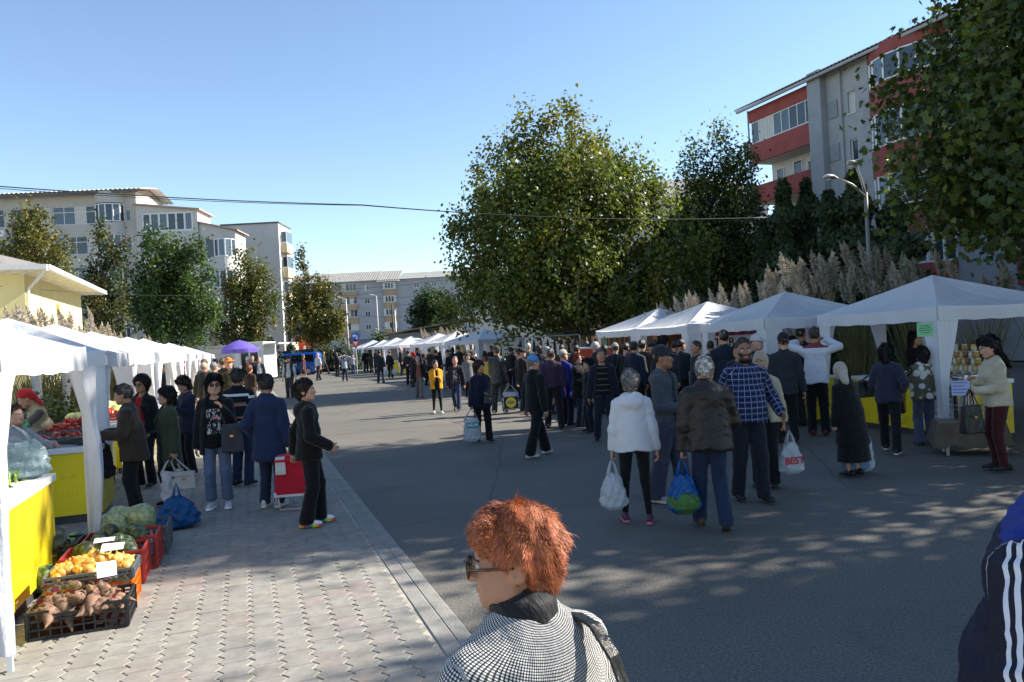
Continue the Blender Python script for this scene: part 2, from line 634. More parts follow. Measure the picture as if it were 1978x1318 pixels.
cells.sort(key=lambda c: c[0])
FV, FF, FT = [], [], []
for i, (key, s, w, p) in enumerate(cells):
 z = .020 + random.uniform(-.0018, .0018)
 M = Matrix(((ST_N.x, ST_T.x, 0, p.x), (ST_N.y, ST_T.y, 0, p.y), (0, 0, 1, z), (0, 0, 0, 1))) @ Matrix.Rotation(random.uniform(-.006, .006), 4, 'X') @ Matrix.Rotation(random.uniform(-.008, .008), 4, 'Y')
 if i < 300:
  o = link('paver', PMESH, sidewalk)
  o.matrix_local = M
 else:
  k = len(FV)
  FV.extend([tuple(M @ Vector(v)) for v in PV])
  FF.extend([tuple(j + k for j in f) for f in PF])
  FT.extend([random.random()] * len(PV))
me = np_mesh('pavers_beyond', FV, FF, M_PAV2)
at = me.attributes.new('tint', 'FLOAT', 'POINT')
at.data.foreach_set('value', np.array(FT, np.float32))
tag(link('paver_field', me, sidewalk), None, None, None, 'stuff')
mb = MB()
q = [ST(20, .238), ST(62, .238), ST(62, 40), ST(20, 40)]
mb.add([(p.x, p.y, .018) for p in q], [(0, 1, 2, 3)])
mb.build('far_paving', mat('far_paving', (0.31, 0.29, 0.25), .9, .2, 2.0, .2, 30, dirt=('#5a5246', .8, .5, .5)), sidewalk)

# ------------------------------------------------------------------ buildings
def FC(o, r, px, py):
 """photo pixel -> (distance along the facade, height)"""
 a, b = ab(px, py)
 a /= FPX
 x = (a * o[1] - o[0]) / (r[0] - a * r[1])
 return x, HC - b * (o[1] + x * r[1]) / FPX

def glass(name, tint=(0.03, 0.045, 0.06), rough=.06):
 if name in MATS:
  return MATS[name]
 nb = NB(name)
 geo = nb.n('ShaderNodeNewGeometry')
 oi = nb.n('ShaderNodeObjectInfo')
 r = nb.ramp(oi, 'Random', [(0, tuple(v * .5 for v in tint)), (.6, tint), (1, tuple(min(1, v * 2.6 + .03) for v in tint))])
 nb.l(r, 0, nb.b, 'Base Color')
 nb.b.inputs['Roughness'].default_value = rough
 nb.b.inputs['Specular IOR Level'].default_value = .8
 nb.bump(nb.noise((geo, 'Position'), 1.2, 2), 'Fac', .04, .05)
 MATS[name] = nb.m
 return nb.m

M_GLASS = glass('window_glass')
M_GLASSD = glass('dark_glass', (0.012, 0.014, 0.016))
M_FRAME = mat('white_window_frame', (0.72, 0.72, 0.70), .45, .06, 3)
M_CURT = mat('net_curtain', (0.55, 0.55, 0.52), .8, .15, 8)

def panel(mb, x0, x1, z0, z1, holes, y=0.0, rev=.16, mi=0):
 """front wall sheet with real openings and reveals"""
 xs = sorted({x0, x1} | {v for h_ in holes for v in (h_[0], h_[1])})
 zs = sorted({z0, z1} | {v for h_ in holes for v in (h_[2], h_[3])})
 for i in range(len(xs) - 1):
  for j in range(len(zs) - 1):
   cx, cz = (xs[i] + xs[i + 1]) / 2, (zs[j] + zs[j + 1]) / 2
   if any(h_[0] < cx < h_[1] and h_[2] < cz < h_[3] for h_ in holes):
    continue
   mb.add([(xs[i], y, zs[j]), (xs[i + 1], y, zs[j]), (xs[i + 1], y, zs[j + 1]), (xs[i], y, zs[j + 1])], [(0, 1, 2, 3)], mi)
 for (a, b, c, d) in holes:
  q = [(a, c), (b, c), (b, d), (a, d)]
  for k in range(4):
   (xa, za), (xb, zb) = q[k], q[(k + 1) % 4]
   mb.add([(xa, y, za), (xa, y + rev, za), (xb, y + rev, zb), (xb, y, zb)], [(0, 1, 2, 3)], mi)

def window(parent, x0, x1, z0, z1, y, cols=2, transom=0.0, glassm=None, framem=None, sill=True, fw=.055):
 """frame bars plus one pane per light; its own part of the building"""
 fm, gm = framem or M_FRAME, glassm or M_GLASS
 m = MB()
 y0, y1 = y - .03, y + .03
 m.box(x0, x1, y0, y1, z0, z0 + fw).box(x0, x1, y0, y1, z1 - fw, z1)
 m.box(x0, x0 + fw, y0, y1, z0 + fw, z1 - fw).box(x1 - fw, x1, y0, y1, z0 + fw, z1 - fw)
 for k in range(1, cols):
  xm = x0 + (x1 - x0) * k / cols
  m.box(xm - fw / 2, xm + fw / 2, y0 + .004, y1 - .004, z0 + fw, z1 - fw)
 if transom:
  zt = z0 + (z1 - z0) * transom
  for k in range(cols):
   a, b = x0 + (x1 - x0) * k / cols + fw / 2 + (.5 * fw if k == 0 else 0), x0 + (x1 - x0) * (k + 1) / cols - fw / 2 - (.5 * fw if k == cols - 1 else 0)
   m.box(a, b, y0 + .006, y1 - .006, zt - fw / 2, zt + fw / 2)
 wn = m.build('window', fm, parent)
 for k in range(cols):
  a, b = x0 + (x1 - x0) * k / cols, x0 + (x1 - x0) * (k + 1) / cols
  pm = MB()
  pm.add([(a + .01, y + .005, z0 + .01), (b - .01, y + .005, z0 + .01), (b - .01, y + .005, z1 - .01), (a + .01, y + .005, z1 - .01)], [(0, 1, 2, 3)])
  pm.add([(a + .01, y + .013, z0 + .01), (b - .01, y + .013, z0 + .01), (b - .01, y + .013, z1 - .01), (a + .01, y + .013, z1 - .01)], [(3, 2, 1, 0)])
  pm.build('pane', gm if random.random() > .18 else M_CURT if not glassm else gm, wn)
 if sill:
  MB().box(x0 - .05, x1 + .05, y - .2, y - .01, z0 - .05, z0 - .002).build('sill', fm, wn)
 return wn

def curved_bay(parent, cx, cy, r, z0, z1, a0, a1, m, name='bay_wall', n=14, sq=1.0):
 mb = MB()
 vs, fs = [], []
 for i in range(n + 1):
  t = a0 + (a1 - a0) * i / n
  for (rr) in (r, r - .14):
   for z in (z0, z1):
    vs.append((cx + rr * math.cos(t), cy + rr * sq * math.sin(t), z))
 for i in range(n):
  k = i * 4
  fs += [(k, k + 4, k + 5, k + 1), (k + 2, k + 3, k + 7, k + 6), (k + 1, k + 5, k + 7, k + 3), (k, k + 2, k + 6, k + 4)]
 mb.add(vs, fs)
 return mb.build(name, m, parent)

def curved_window(parent, cx, cy, r, z0, z1, a0, a1, lights, sq=1.0, fm=None):
 fm = fm or M_FRAME
 mb = MB()
 pts = [(cx + r * math.cos(a0 + (a1 - a0) * i / lights), cy + r * sq * math.sin(a0 + (a1 - a0) * i / lights)) for i in range(lights + 1)]
 for i, (x, y) in enumerate(pts):
  mb.bar((x, y, z0), (x, y, z1), .10, .10)
  if i:
   xa, ya = pts[i - 1]
   mb.bar((xa, ya, z0 + .04), (x, y, z0 + .04), .07, .08)
   mb.bar((xa, ya, z1 - .04), (x, y, z1 - .04), .07, .08)
 w_ = mb.build('window', fm, parent)
 for i in range(lights):
  (xa, ya), (x, y) = pts[i], pts[i + 1]
  MB().bar((xa, ya, (z0 + z1) / 2), (x, y, (z0 + z1) / 2), .02, z1 - z0 - .1).build('pane', M_GLASS, w_)
 return w_

def corrugated(parent, name, x0, x1, ya, za, yb, zb, m, step=.25, amp=.05):
 """corrugated roof sheet from the eave line (ya, za) up to (yb, zb)"""
 n = max(2, int((x1 - x0) / step) * 2)
 V, F = [], []
 for i in range(n + 1):
  x = x0 + (x1 - x0) * i / n
  o = amp if i % 2 else 0
  V += [(x, ya, za + o), (x, yb, zb + o), (x, ya, za + o - .03), (x, yb, zb + o - .03)]
 for i in range(n):
  k = i * 4
  F += [(k, k + 4, k + 5, k + 1), (k + 2, k + 3, k + 7, k + 6), (k, k + 2, k + 6, k + 4)]
 return link(name, np_mesh(name, V, F, m), parent)

# ---- right: grey block with red balconies
RB_O, RB_R = (14.5, 45.0), (.36, -.933)
M_RGREY = mat('grey_render', (0.36, 0.37, 0.385), .9, .10, 1.2, .2, 30, dirt=('#565a5e', .5, .55, .5))
M_RRED = mat('red_render', (0.30, 0.075, 0.066), .85, .14, 1.5, .2, 30, dirt=('#b98d84', 1.1, .68, .7))
M_RWHITE = mat('balcony_render', (0.60, 0.58, 0.54), .9, .08, 2, .1, 30)
M_ROOFD = mat('dark_roof_sheet', (0.13, 0.125, 0.12), .8, .2, 2, .2, 10)
rb = empty('red_balcony_block', (RB_O[0], RB_O[1], 0), math.atan2(RB_R[1], RB_R[0]), 'grey apartment block with red balconies and bay windows above the trees', 'building')
LEN, DEP, TOPZ = 31.0, 11.0, 14.55
mb = MB()
sm = []      # small openings in the grey stretch
for z in (2.2, 4.7, 7.25, 9.80, 12.12):
 sm.append((7.30, 7.78, z, z + 1.05))
panel(mb, 5.2, 8.6, 0, TOPZ, sm, 0.0, .22)
panel(mb, 8.6, LEN, 0, TOPZ, [], 0.35, .2)
mb.box(0.02, 5.2, 1.35, 1.5, 0, TOPZ)               # back wall of the balconies
mb.box(0, LEN, DEP - .2, DEP, 0, TOPZ).box(LEN - .2, LEN, .36, DEP - .2, 0, TOPZ).box(0, .2, 1.5, DEP - .2, 0, TOPZ)
mb.box(8.58, 8.62, .002, .349, 0, TOPZ)
mb.build('wall', M_RGREY, rb)
MB().box(5.05, 5.95, -.42, -.003, 0, TOPZ + .25).build('pilaster', mat('pilaster_grey', (0.30, 0.32, 0.345), .85, .12, 1.2, .1, 20), rb)
for z in (5.6, 8.2, 10.95, 13.1):
 MB().box(6.0, 6.65, -.06, -.004, z - .9, z - .05).build('recess_panel', mat('panel_grey', (0.26, 0.285, 0.31), .8, .1, 2), rb)
for z in sm:
 window(rb, z[0], z[1], z[2], z[3], .14, 1)
# balcony stack
for lev, (pz0, pz1) in enumerate(((11.36, 12.47), (9.0, 10.05), (6.3, 7.4), (3.6, 4.7))):
 mb = MB()
 mb.box(.0, 5.04, -.05, .10, pz0, pz1).box(0, .12, .10, 1.34, pz0, pz1)
 mb.build('balcony_parapet', M_RRED, rb)
 MB().box(.12, 5.04, .10, 1.34, pz0 - .02, pz0 + .10).build('balcony_slab', M_RWHITE, rb)
 if lev:
  MB().box(.13, 5.04, 1.30, 1.345, pz0 + .10, pz0 + 2.5).build('balcony_back_wall', M_RWHITE, rb)
  for (a, b, c, d) in ((.5, 1.1, .95, 2.0), (1.9, 2.6, .2, 2.1), (3.0, 3.6, 1.1, 1.9), (4.0, 4.9, 1.0, 2.1)):
   window(rb, a, b, pz0 + c, pz0 + d, 1.27, 1, glassm=M_GLASSD, sill=False)
window(rb, .06, 5.04, 12.49, 13.72, .02, 8, sill=False)
mb = MB(); mb.box(-.03, 5.04, -.08, .12, 13.73, 14.42).box(-.03, .10, .12, 1.34, 11.4, 14.42); mb.build('top_band', M_RRED, rb)
MB().box(3.3, 3.75, 1.0, 1.26, 9.6, 10.0).build('air_conditioner', M_FRAME, rb)
# curved bays
A0, A1 = math.radians(180), math.radians(360)
for k, bx in enumerate((10.6, 17.3, 24.0)):
 for z0 in (14.02, 11.45, 8.55, 5.7, 3.0):
  curved_bay(rb, bx, .34, 2.0, z0 if z0 < 14 else 13.98, z0 + (1.3 if z0 < 14 else .5), A0, A1, M_RRED, sq=.55)
 for z0 in (12.76, 9.87, 7.02, 4.32):
  curved_window(rb, bx, .34, 1.93, z0, z0 + (1.2 if z0 > 12 else 1.56), A0, A1, 7, .55)
 curved_bay(rb, bx, .34, 1.80, 2.9, 14.0, A0, A1, M_CURT, 'bay_lining', 10, .52)
corrugated(rb, 'roof', -.5, LEN + .3, -.75, TOPZ - .02, DEP / 2, TOPZ + 2.6, M_ROOFD)
corrugated(rb, 'roof_back', -.5, LEN + .3, DEP + .6, TOPZ - .02, DEP / 2, TOPZ + 2.6, M_ROOFD)
MB().box(-.4, LEN + .2, -.70, -.56, TOPZ - .20, TOPZ - .06).build('fascia', M_RGREY, rb)
MB().box(-1.0, -.1, .2, 1.6, 11.9, 12.0).box(-1.0, -.94, .2, 1.6, 12.0, 12.9).build('side_awning', mat('awning_grey', (0.3, 0.29, 0.27), .8), rb)
m = MB(); m.tube([(6.95, -.10, 0), (6.95, -.10, TOPZ - .1)], .055, 8); m.tube([(-.08, -.1, 0), (-.08, -.1, TOPZ - .1)], .05, 8)
m.build('downpipe', M_RGREY, rb)
for (x, z) in ((8.1, 10.2), (8.1, 12.4)):
 MB().box(x, x + .14, -.10, -.002, z, z + .12).build('vent_cowl', M_GLASSD, rb)

# ---- left: stepped cream block with rounded bay
LB_O, LB_R = (-45.0, 69.0), (0.9982, 0.0599)
M_CREAM = mat('cream_render', (0.46, 0.445, 0.41), .9, .09, .8, .2, 25, dirt=('#8a8478', .4, .55, .45))
M_CREAM2 = mat('pale_render', (0.52, 0.51, 0.485), .9, .07, .8, .2, 25, dirt=('#9a9488', .4, .58, .4))
M_SHEET = mat('pale_roof_sheet', (0.62, 0.61, 0.58), .6, .08, 2)
lb = empty('cream_apartment_block', (LB_O[0], LB_O[1], 0), math.atan2(LB_R[1], LB_R[0]), 'cream apartment block with rounded bay and corrugated roof at far left', 'building')
mb = MB()
rows = []
for z in (14.45, 11.75, 9.0, 6.2, 3.4):
 for (a, b) in ((-14, -11.2), (-10.6, -7.6), (-7, -4.2), (-3.4, .5), (1.0, 4.55), (4.7, 8.5)):
  rows.append((a, b, z, z + 1.62))
 rows.append((11.0, 11.45, z + .1, z + 1.1))
panel(mb, -18, 12.0, 0, 17.2, rows, 0, .2)
mb.box(-18, 12.0, 5.6, 6, 0, 17.2).box(11.8, 12.0, .005, 5.6, 0, 17.2).box(-18, -17.8, .005, 5.6, 0, 17.2)
mb.build('wall', M_CREAM, lb)
for (a, b, c, d) in rows:
 window(lb, a, b, c, d, .12, max(1, int((b - a) / .95)), .68 if b - a > 1 else 0, sill=False)
for z0, z1 in ((16.12, 17.15), (13.2, 14.4), (10.45, 11.7), (7.7, 8.95), (4.9, 6.1), (0, 3.3)):
 curved_bay(lb, 9.7, .0, 1.25, z0, z1, math.radians(180), math.radians(360), M_CREAM, sq=.8)
for z in (14.45, 11.75, 9.0, 6.2, 3.4):
 curved_window(lb, 9.7, 0, 1.2, z, z + 1.6, math.radians(180), math.radians(360), 6, .8)
corrugated(lb, 'roof', -18.5, 12.9, -1.0, 17.22, 3, 17.95, M_SHEET, .4, .08)
corrugated(lb, 'roof_back', -18.5, 12.9, 7, 17.22, 3, 17.95, M_SHEET, .4, .08)
m = MB(); m.add([(12.005, .1, 17.21), (12.005, 5.9, 17.21), (12.005, 3, 17.9)], [(0, 1, 2)]); m.build('gable', mat('gable_boards', (0.34, 0.28, 0.22), .9, .2, 6), lb)
MB().box(-18.4, 12.6, -.9, -.75, 16.95, 17.2).build('soffit', M_ROOFD, lb)
for (x, z) in ((4.6, 13.5), (-.2, 13.6), (8.2, 10.9), (-6.2, 13.4)):
 MB().box(x, x + .8, -.35, -.01, z, z + .55).box(x + .2, x + .6, -.37, -.352, z + .1, z + .45).build('air_conditioner', M_FRAME, lb)
# second, lower wing with glazed loggia
M_SALM = mat('salmon_roof', (0.42, 0.30, 0.26), .8, .1, 2)
mb = MB()
wr = []
for z in (13.4, 10.6, 7.8, 5.0, 2.2):
 wr.append((12.5, 17.0, z, z + 1.75))
panel(mb, 12.05, 17.4, 0, 15.3, wr, -.3, .15)
mb.box(17.25, 17.4, -.295, 3.4, 0, 15.2)
mb.add([(12.05, -.3, 15.3), (17.4, -.3, 15.3), (12.05, -.3, 15.95)], [(0, 1, 2)])
mb.build('wing_wall', M_CREAM2, lb)
for (a, b, c, d) in wr:
 window(lb, a, b, c, d, -.2, 6, sill=False, fw=.16)
m = MB(); m.add([(11.9, -.6, 16.02), (17.7, -.6, 15.32), (17.7, 3.6, 15.32), (11.9, 3.6, 16.02), (11.9, -.6, 15.9), (17.7, -.6, 15.2), (17.7, 3.6, 15.2), (11.9, 3.6, 15.9)], [(0, 1, 2, 3), (4, 7, 6, 5), (0, 4, 5, 1), (1, 5, 6, 2)])
m.build('wing_roof', M_SALM, lb)
mb = MB()
wr = [(17.9, 18.9, z, z + 1.7) for z in (10.9, 8.1, 5.3, 2.5)]
panel(mb, 17.45, 20.6, 0, 13.2, wr, -.1, .15)
mb.box(20.4, 20.6, -.095, 3.2, 0, 13.2)
mb.add([(17.45, -.1, 13.2), (20.6, -.1, 13.2), (17.45, -.1, 14.1)], [(0, 1, 2)])
mb.build('stair_wall', M_CREAM2, lb)
for (a, b, c, d) in wr:
 window(lb, a, b, c, d, 0, 1, sill=False)
m = MB(); m.add([(17.4, -.4, 14.2), (20.9, -.4, 13.3), (20.9, 3.4, 13.3), (17.4, 3.4, 14.2), (17.4, -.4, 14.1), (20.9, -.4, 13.2), (20.9, 3.4, 13.2), (17.4, 3.4, 14.1)], [(0, 1, 2, 3), (4, 7, 6, 5), (0, 4, 5, 1), (1, 5, 6, 2)])
m.build('stair_roof', M_SALM, lb)
for z0, z1 in ((9.7, 10.85), (6.9, 8.05), (4.1, 5.25), (0, 2.4)):
 curved_bay(lb, 19.6, -.1, .95, z0, z1, math.radians(180), math.radians(360), M_CREAM2)
for z in (10.87, 8.07, 5.27, 2.42):
 curved_window(lb, 19.6, -.1, .9, z, z + 1.6, math.radians(180), math.radians(360), 5)
# round medallion on the wall over the shop (hidden partly by the trees)
ml = MB(); ml.lathe([(1.05, 0), (1.25, 0), (1.25, .12), (1.05, .12)], 32)
o = ml.build('wall_medallion', M_FRAME, lb); o.rotation_euler = (math.radians(90), 0, 0); o.location = (20.3, -1.05, 2.7)

# ---- slab block behind, edge-on balconies
sb = empty('pale_slab_block', (-31.4, 86.0, 0), .02, 'tall plain slab block with narrow balconies behind the street trees', 'building')
mb = MB(); mb.box(0, 6.2, 0, 5, 0, 16.4); mb.build('wall', M_CREAM2, sb)
MB().box(-.15, 6.3, -.15, 5.1, 16.42, 16.55).build('roof_edge', M_ROOFD, sb)
for z in (13.2, 10.4, 7.6, 4.8, 2.0):
 MB().box(6.22, 6.9, .6, 3.2, z, z + 1.05).build('balcony_parapet', mat('ochre_parapet', (0.60, 0.49, 0.30), .85, .1, 2), sb)
 MB().box(6.22, 6.86, .7, 3.1, z + 1.06, z + 1.12).build('balcony_rail', M_FRAME, sb)
 w_ = window(sb, 6.24, 6.86, z + 1.13, z + 2.35, .75, 1, sill=False)
 m = MB(); m.box(6.80, 6.86, .8, 3.1, z + 1.13, z + 2.4); m.build('balcony_glazing', M_GLASS, sb)

# ---- far centre block
cb = empty('grey_terrace_block', (-45.0, 160.0, 0), 0.0, 'long bluish grey apartment block closing the street with tan balconies', 'building')
M_CB = mat('blue_grey_render', (0.34, 0.35, 0.38), .9, .08, .5, .1, 10, dirt=('#8f8f92', .2, .55, .4))
M_TAN = mat('tan_render', (0.40, 0.29, 0.19), .9, .1, .8)
M_SLATE = mat('grey_roof_sheet', (0.25, 0.24, 0.22), .8, .18, 1.5, .3, 12)
mb = MB()
holes = []
levels = (13.9, 11.2, 8.5, 5.8, 2.9)
for z in levels:
 for x in (1.5, 5.4, 15.1, 25.4, 29.0, 36, 41):
  holes.append((x, x + (1.1 if x < 30 else 1.8), z, z + 1.15))
 holes.append((9.8, 13.6, z + .1, z + 1.65))
panel(mb, -12, 60, 0, 16.0, holes, 0, .2)
mb.box(-12, 60, 11, 12, 0, 16).box(59.8, 60, .01, 11, 0, 16)
mb.build('wall', M_CB, cb)
for (a, b, c, d) in holes:
 window(cb, a, b, c, d, .12, 5 if b - a > 3 else 2, sill=False, fw=.09)
for z in levels:
 MB().box(9.7, 13.7, -.35, -.004, z - 1.15, z + .05).build('balcony_parapet', M_TAN, cb)
 mb = MB(); mb.add([(19.0, -.004, z - 1.25), (19.5, -1.1, z - 1.25), (21.4, -1.1, z - 1.25), (21.9, -.004, z - 1.25), (19.0, -.004, z), (19.5, -1.1, z), (21.4, -1.1, z), (21.9, -.004, z)], [(0, 1, 5, 4), (1, 2, 6, 5), (2, 3, 7, 6), (4, 5, 6, 7), (3, 2, 1, 0)])
 mb.build('bay_parapet', M_TAN, cb)
 window(cb, 19.5, 21.4, z + .02, z + 1.4, -1.0, 3, sill=False, fw=.12)
 MB().box(19.2, 19.45, -.9, -.004, z + .02, z + 1.4).box(21.45, 21.7, -.9, -.004, z + .02, z + 1.4).build('bay_cheek', M_FRAME, cb)
corrugated(cb, 'roof', -12.5, 18.2, -.9, 15.95, 5.5, 18.3, M_SLATE, .5, .07)
corrugated(cb, 'roof_end', 22.6, 60.5, -.9, 16.0, 5.5, 17.6, M_SLATE, .5, .07)
corrugated(cb, 'bay_roof', 18.0, 22.6, -1.7, 15.75, 5.5, 18.2, M_SLATE, .5, .07)
m = MB(); m.box(18.02, 22.58, -1.6, -.01, 15.45, 15.72); m.build('bay_cornice', M_FRAME, cb)

# ---- yellow house with hipped roof behind the vegetable tents
yh = empty('yellow_house', (-13.95, 22.4, 0), math.atan2(-.347, -.938) , 'low yellow house with hipped metal roof behind the left tents', 'house')
# local x runs along the street side (towards the viewer is negative-going), built in world space instead for clarity
yh.rotation_euler = (0, 0, ST_A)
M_YEL = mat('yellow_render', (0.72, 0.62, 0.30), .9, .07, 1.2, .15, 30, dirt=('#d9cf9c', .7, .55, .5))
M_TIN = mat('tin_roof', (0.36, 0.33, 0.30), .55, .2, 1.2, .1, 8, metal=.3, dirt=('#6a4a38', 1.2, .55, .7))
M_GUT = mat('gutter_white', (0.66, 0.65, 0.62), .5, .06)
hw_, hl_, he_ = 9.0, 8.2, 4.75
mb = MB()
panel(mb, -hw_, 0, 0, he_, [(-3.6, -2.4, 1.2, 2.9), (-7.2, -6.0, 1.2, 2.9)], 0, .2)
mb.box(-.15, 0, .003, hl_, 0, he_).box(-hw_, -.16, hl_ - .15, hl_, 0, he_).box(-hw_, -hw_ + .15, .003, hl_ - .16, 0, he_)
mb.build('wall', M_YEL, yh)
window(yh, -3.6, -2.4, 1.2, 2.9, .12, 2)
window(yh, -7.2, -6.0, 1.2, 2.9, .12, 2)
for yy in (2.0, 5.2):
 MB().box(.002, .05, yy, yy + 1.2, 1.4, 3.2).box(.052, .07, yy + .08, yy + 1.12, 1.48, 3.12).build('side_window', M_FRAME, yh)
MB().box(.002, .03, 3.9, 4.3, 3.6, 4.0).build('vent_grille', mat('ochre_vent', (0.45, 0.28, 0.08), .7), yh)
e = .75
mb = MB()
rv = [(-hw_ - e, -e, he_), (e, -e, he_), (e, hl_ + e, he_), (-hw_ - e, hl_ + e, he_), (-hw_ / 2, 3.6, he_ + 1.75), (-hw_ / 2, hl_ - 3.6, he_ + 1.75)]
mb.add(rv, [(0, 1, 4), (1, 2, 5, 4), (2, 3, 5), (3, 0, 4, 5)])
mb.build('roof', M_TIN, yh)
mb = MB()
mb.add([(p[0], p[1], p[2] - .06) for p in rv[:4]] + [(-hw_, 0, he_ - .16), (0, 0, he_ - .16), (0, hl_, he_ - .16), (-hw_, hl_, he_ - .16)], [(0, 4, 5, 1), (1, 5, 6, 2), (2, 6, 7, 3), (3, 7, 4, 0)])
mb.build('soffit', mat('soffit_cream', (0.62, 0.58, 0.44), .8), yh)
mb = MB()
for a, b in ((0, 1), (1, 2), (2, 3)):
 A, B = Vector(rv[a]), Vector(rv[b])
 mb.bar(A + Vector((0, 0, -.03)), B + Vector((0, 0, -.03)), .12, .14)
mb.tube([(e, -e, he_ - .1), (.06, .1, he_ - .6), (.06, .1, 0)], .045, 8)
mb.build('gutter', M_GUT, yh)
MB().box(-hw_ - .2, -.5, -3.2, -.01, 2.95, 3.07).build('porch_roof', M_GUT, yh)
for x in (-.7, -4.4, -8.8):
 MB().box(x - .05, x + .05, -3.1, -3.0, 0, 2.95).build('porch_post', M_GUT, yh)

# ---- low buildings glimpsed behind the trees
hb = empty('ochre_annex', (4.6, 38.0, 0), ST_A, 'ochre rendered low building half hidden behind the big plane tree', 'building')
mb = MB(); panel(mb, 0, 9, 0, 3.4, [(1.2, 2.3, 1.0, 2.3), (4.2, 5.3, 1.0, 2.3)], 0, .15); mb.box(0, .2, .005, 6, 0, 3.4).box(8.8, 9, .005, 6, 0, 3.4)
mb.build('wall', mat('ochre_wall', (0.42, 0.25, 0.15), .9, .1, 1.5), hb)
window(hb, 1.2, 2.3, 1.0, 2.3, .1, 2); window(hb, 4.2, 5.3, 1.0, 2.3, .1, 2)
corrugated(hb, 'roof', -.4, 9.4, -.5, 3.4, 3, 4.6, M_SLATE)
rp = W(1292, 338, 60)
gh = empty('grey_roofed_house', (rp.x - 3.5, 60, 0), 0, 'house with grey pitched roof peeking between the plane trees', 'house')
mb = MB(); panel(mb, 0, 11, 0, rp.z - 1.9, [(1, 2.2, 5, 6.4), (4, 5.2, 5, 6.4)], 0, .15); mb.box(0, .2, .005, 9, 0, rp.z - 1.9)
mb.build('wall', M_RWHITE, gh)
window(gh, 1, 2.2, 5, 6.4, .1, 2); window(gh, 4, 5.2, 5, 6.4, .1, 2)
mb = MB(); z_ = rp.z - 1.9
mb.add([(-.5, -.5, z_), (11.5, -.5, z_), (11.5, 9.5, z_), (-.5, 9.5, z_), (2.5, 4.5, z_ + 2.4), (8.5, 4.5, z_ + 2.4)], [(0, 1, 5, 4), (1, 2, 5), (2, 3, 4, 5), (3, 0, 4)])
mb.build('roof', M_SLATE, gh)
sh = empty('market_shed', (-9.8, 62.0, 0), 0.08, 'low shed with brown pitched roof beyond the farthest right tents', 'building')
mb = MB(); mb.box(0, 9, 0, 7, 0, 3.0); mb.build('wall', mat('shed_wall', (0.25, 0.25, 0.24), .9), sh)
mb = MB(); mb.add([(-.5, -.6, 3.0), (9.5, -.6, 4.3), (9.5, 7.5, 4.3), (-.5, 7.5, 3.0), (-.5, -.6, 2.88), (9.5, -.6, 4.18), (9.5, 7.5, 4.18), (-.5, 7.5, 2.88)], [(0, 1, 2, 3), (0, 4, 5, 1), (7, 6, 5, 4), (3, 0, 4, 7)]); mb.build('roof', mat('shed_roof', (0.24, 0.17, 0.13), .9, .2, 2), sh)
wh = empty('white_walled_house', (-2.6, 58.0, 0), -.25, 'pale house wall showing left of the big plane tree', 'house')
mb = MB(); panel(mb, 0, 8, 0, 5.6, [(1.2, 2.6, 3.2, 4.4), (1.2, 2.6, .8, 2.0)], 0, .15); mb.box(0, .2, .005, 6, 0, 5.6)
mb.build('wall', mat('ivory_wall', (0.62, 0.59, 0.50), .9, .06), wh)
window(wh, 1.2, 2.6, 3.2, 4.4, .1, 2, glassm=M_GLASSD); window(wh, 1.2, 2.6, .8, 2.0, .1, 2, glassm=M_GLASSD)
corrugated(wh, 'roof', -.4, 8.4, -.6, 5.6, 3, 6.6, M_SLATE)

# ------------------------------------------------------------------ trees and other plants
M_BARK = mat('bark', (0.13, 0.105, 0.08), .95, .35, 4, .8, 18, dirt=('#6b6758', 2.2, .55, .6))
M_BARKP = mat('plane_bark', (0.24, 0.215, 0.165), .9, .3, 3, .4, 14, dirt=('#5a4f3c', 2.4, .5, .8))
M_LEAF = leafmat('leaf_broad', .34)
M_LEAFG = leafmat('leaf_dark', .15, .55)
M_NEEDLE = leafmat('needles', .08, .7)

LEAF_Q = (np.array([(0, 0, 0), (.36, .42, .10), (0, 1, -.06), (-.36, .42, .10)], np.float32), np.array([(0, 1, 2, 3)]))
# five-lobed leaf of maple and plane, seen when the tree is close
LEAF_M = (np.array([(0, 0, 0), (.18, .12, .02), (.52, .10, .05), (.36, .36, .03), (.56, .62, -.03), (.24, .58, .0), (0, 1, -.10), (-.24, .58, .0), (-.56, .62, -.03), (-.36, .36, .03), (-.52, .10, .05), (-.18, .12, .02)], np.float32),
  np.array([tuple(range(12))]))

def leaf_cloud(C, N, size, T, tmpl, rng):
 """C leaf positions, N leaf normals, T colours -> one mesh's arrays"""
 tv, tf = tmpl
 n, k = len(C), len(tv)
 N = N / np.maximum(np.linalg.norm(N, axis=1), 1e-6)[:, None]
 A = rng.normal(size=(n, 3)).astype(np.float32)
 A[:, 2] -= .6                                    # tips hang down
 A -= N * (A * N).sum(1)[:, None]
 A /= np.maximum(np.linalg.norm(A, axis=1), 1e-6)[:, None]
 B = np.cross(A, N)
 s = (size * rng.uniform(.65, 1.25, n)).astype(np.float32)
 V = (C[:, None] + (tv[None, :, 0, None] * B[:, None] + tv[None, :, 1, None] * A[:, None] + tv[None, :, 2, None] * N[:, None]) * s[:, None, None]).reshape(-1, 3)
 F = (tf[None] + (np.arange(n) * k)[:, None, None]).reshape(-1, tf.shape[1])
 return V, F, np.repeat(T, k, 0)

def put_tint(me, T):
 at = me.attributes.new('tint', 'FLOAT_COLOR', 'POINT')
 at.data.foreach_set('color', np.concatenate([T, np.ones((len(T), 1), np.float32)], 1).astype(np.float32).ravel())

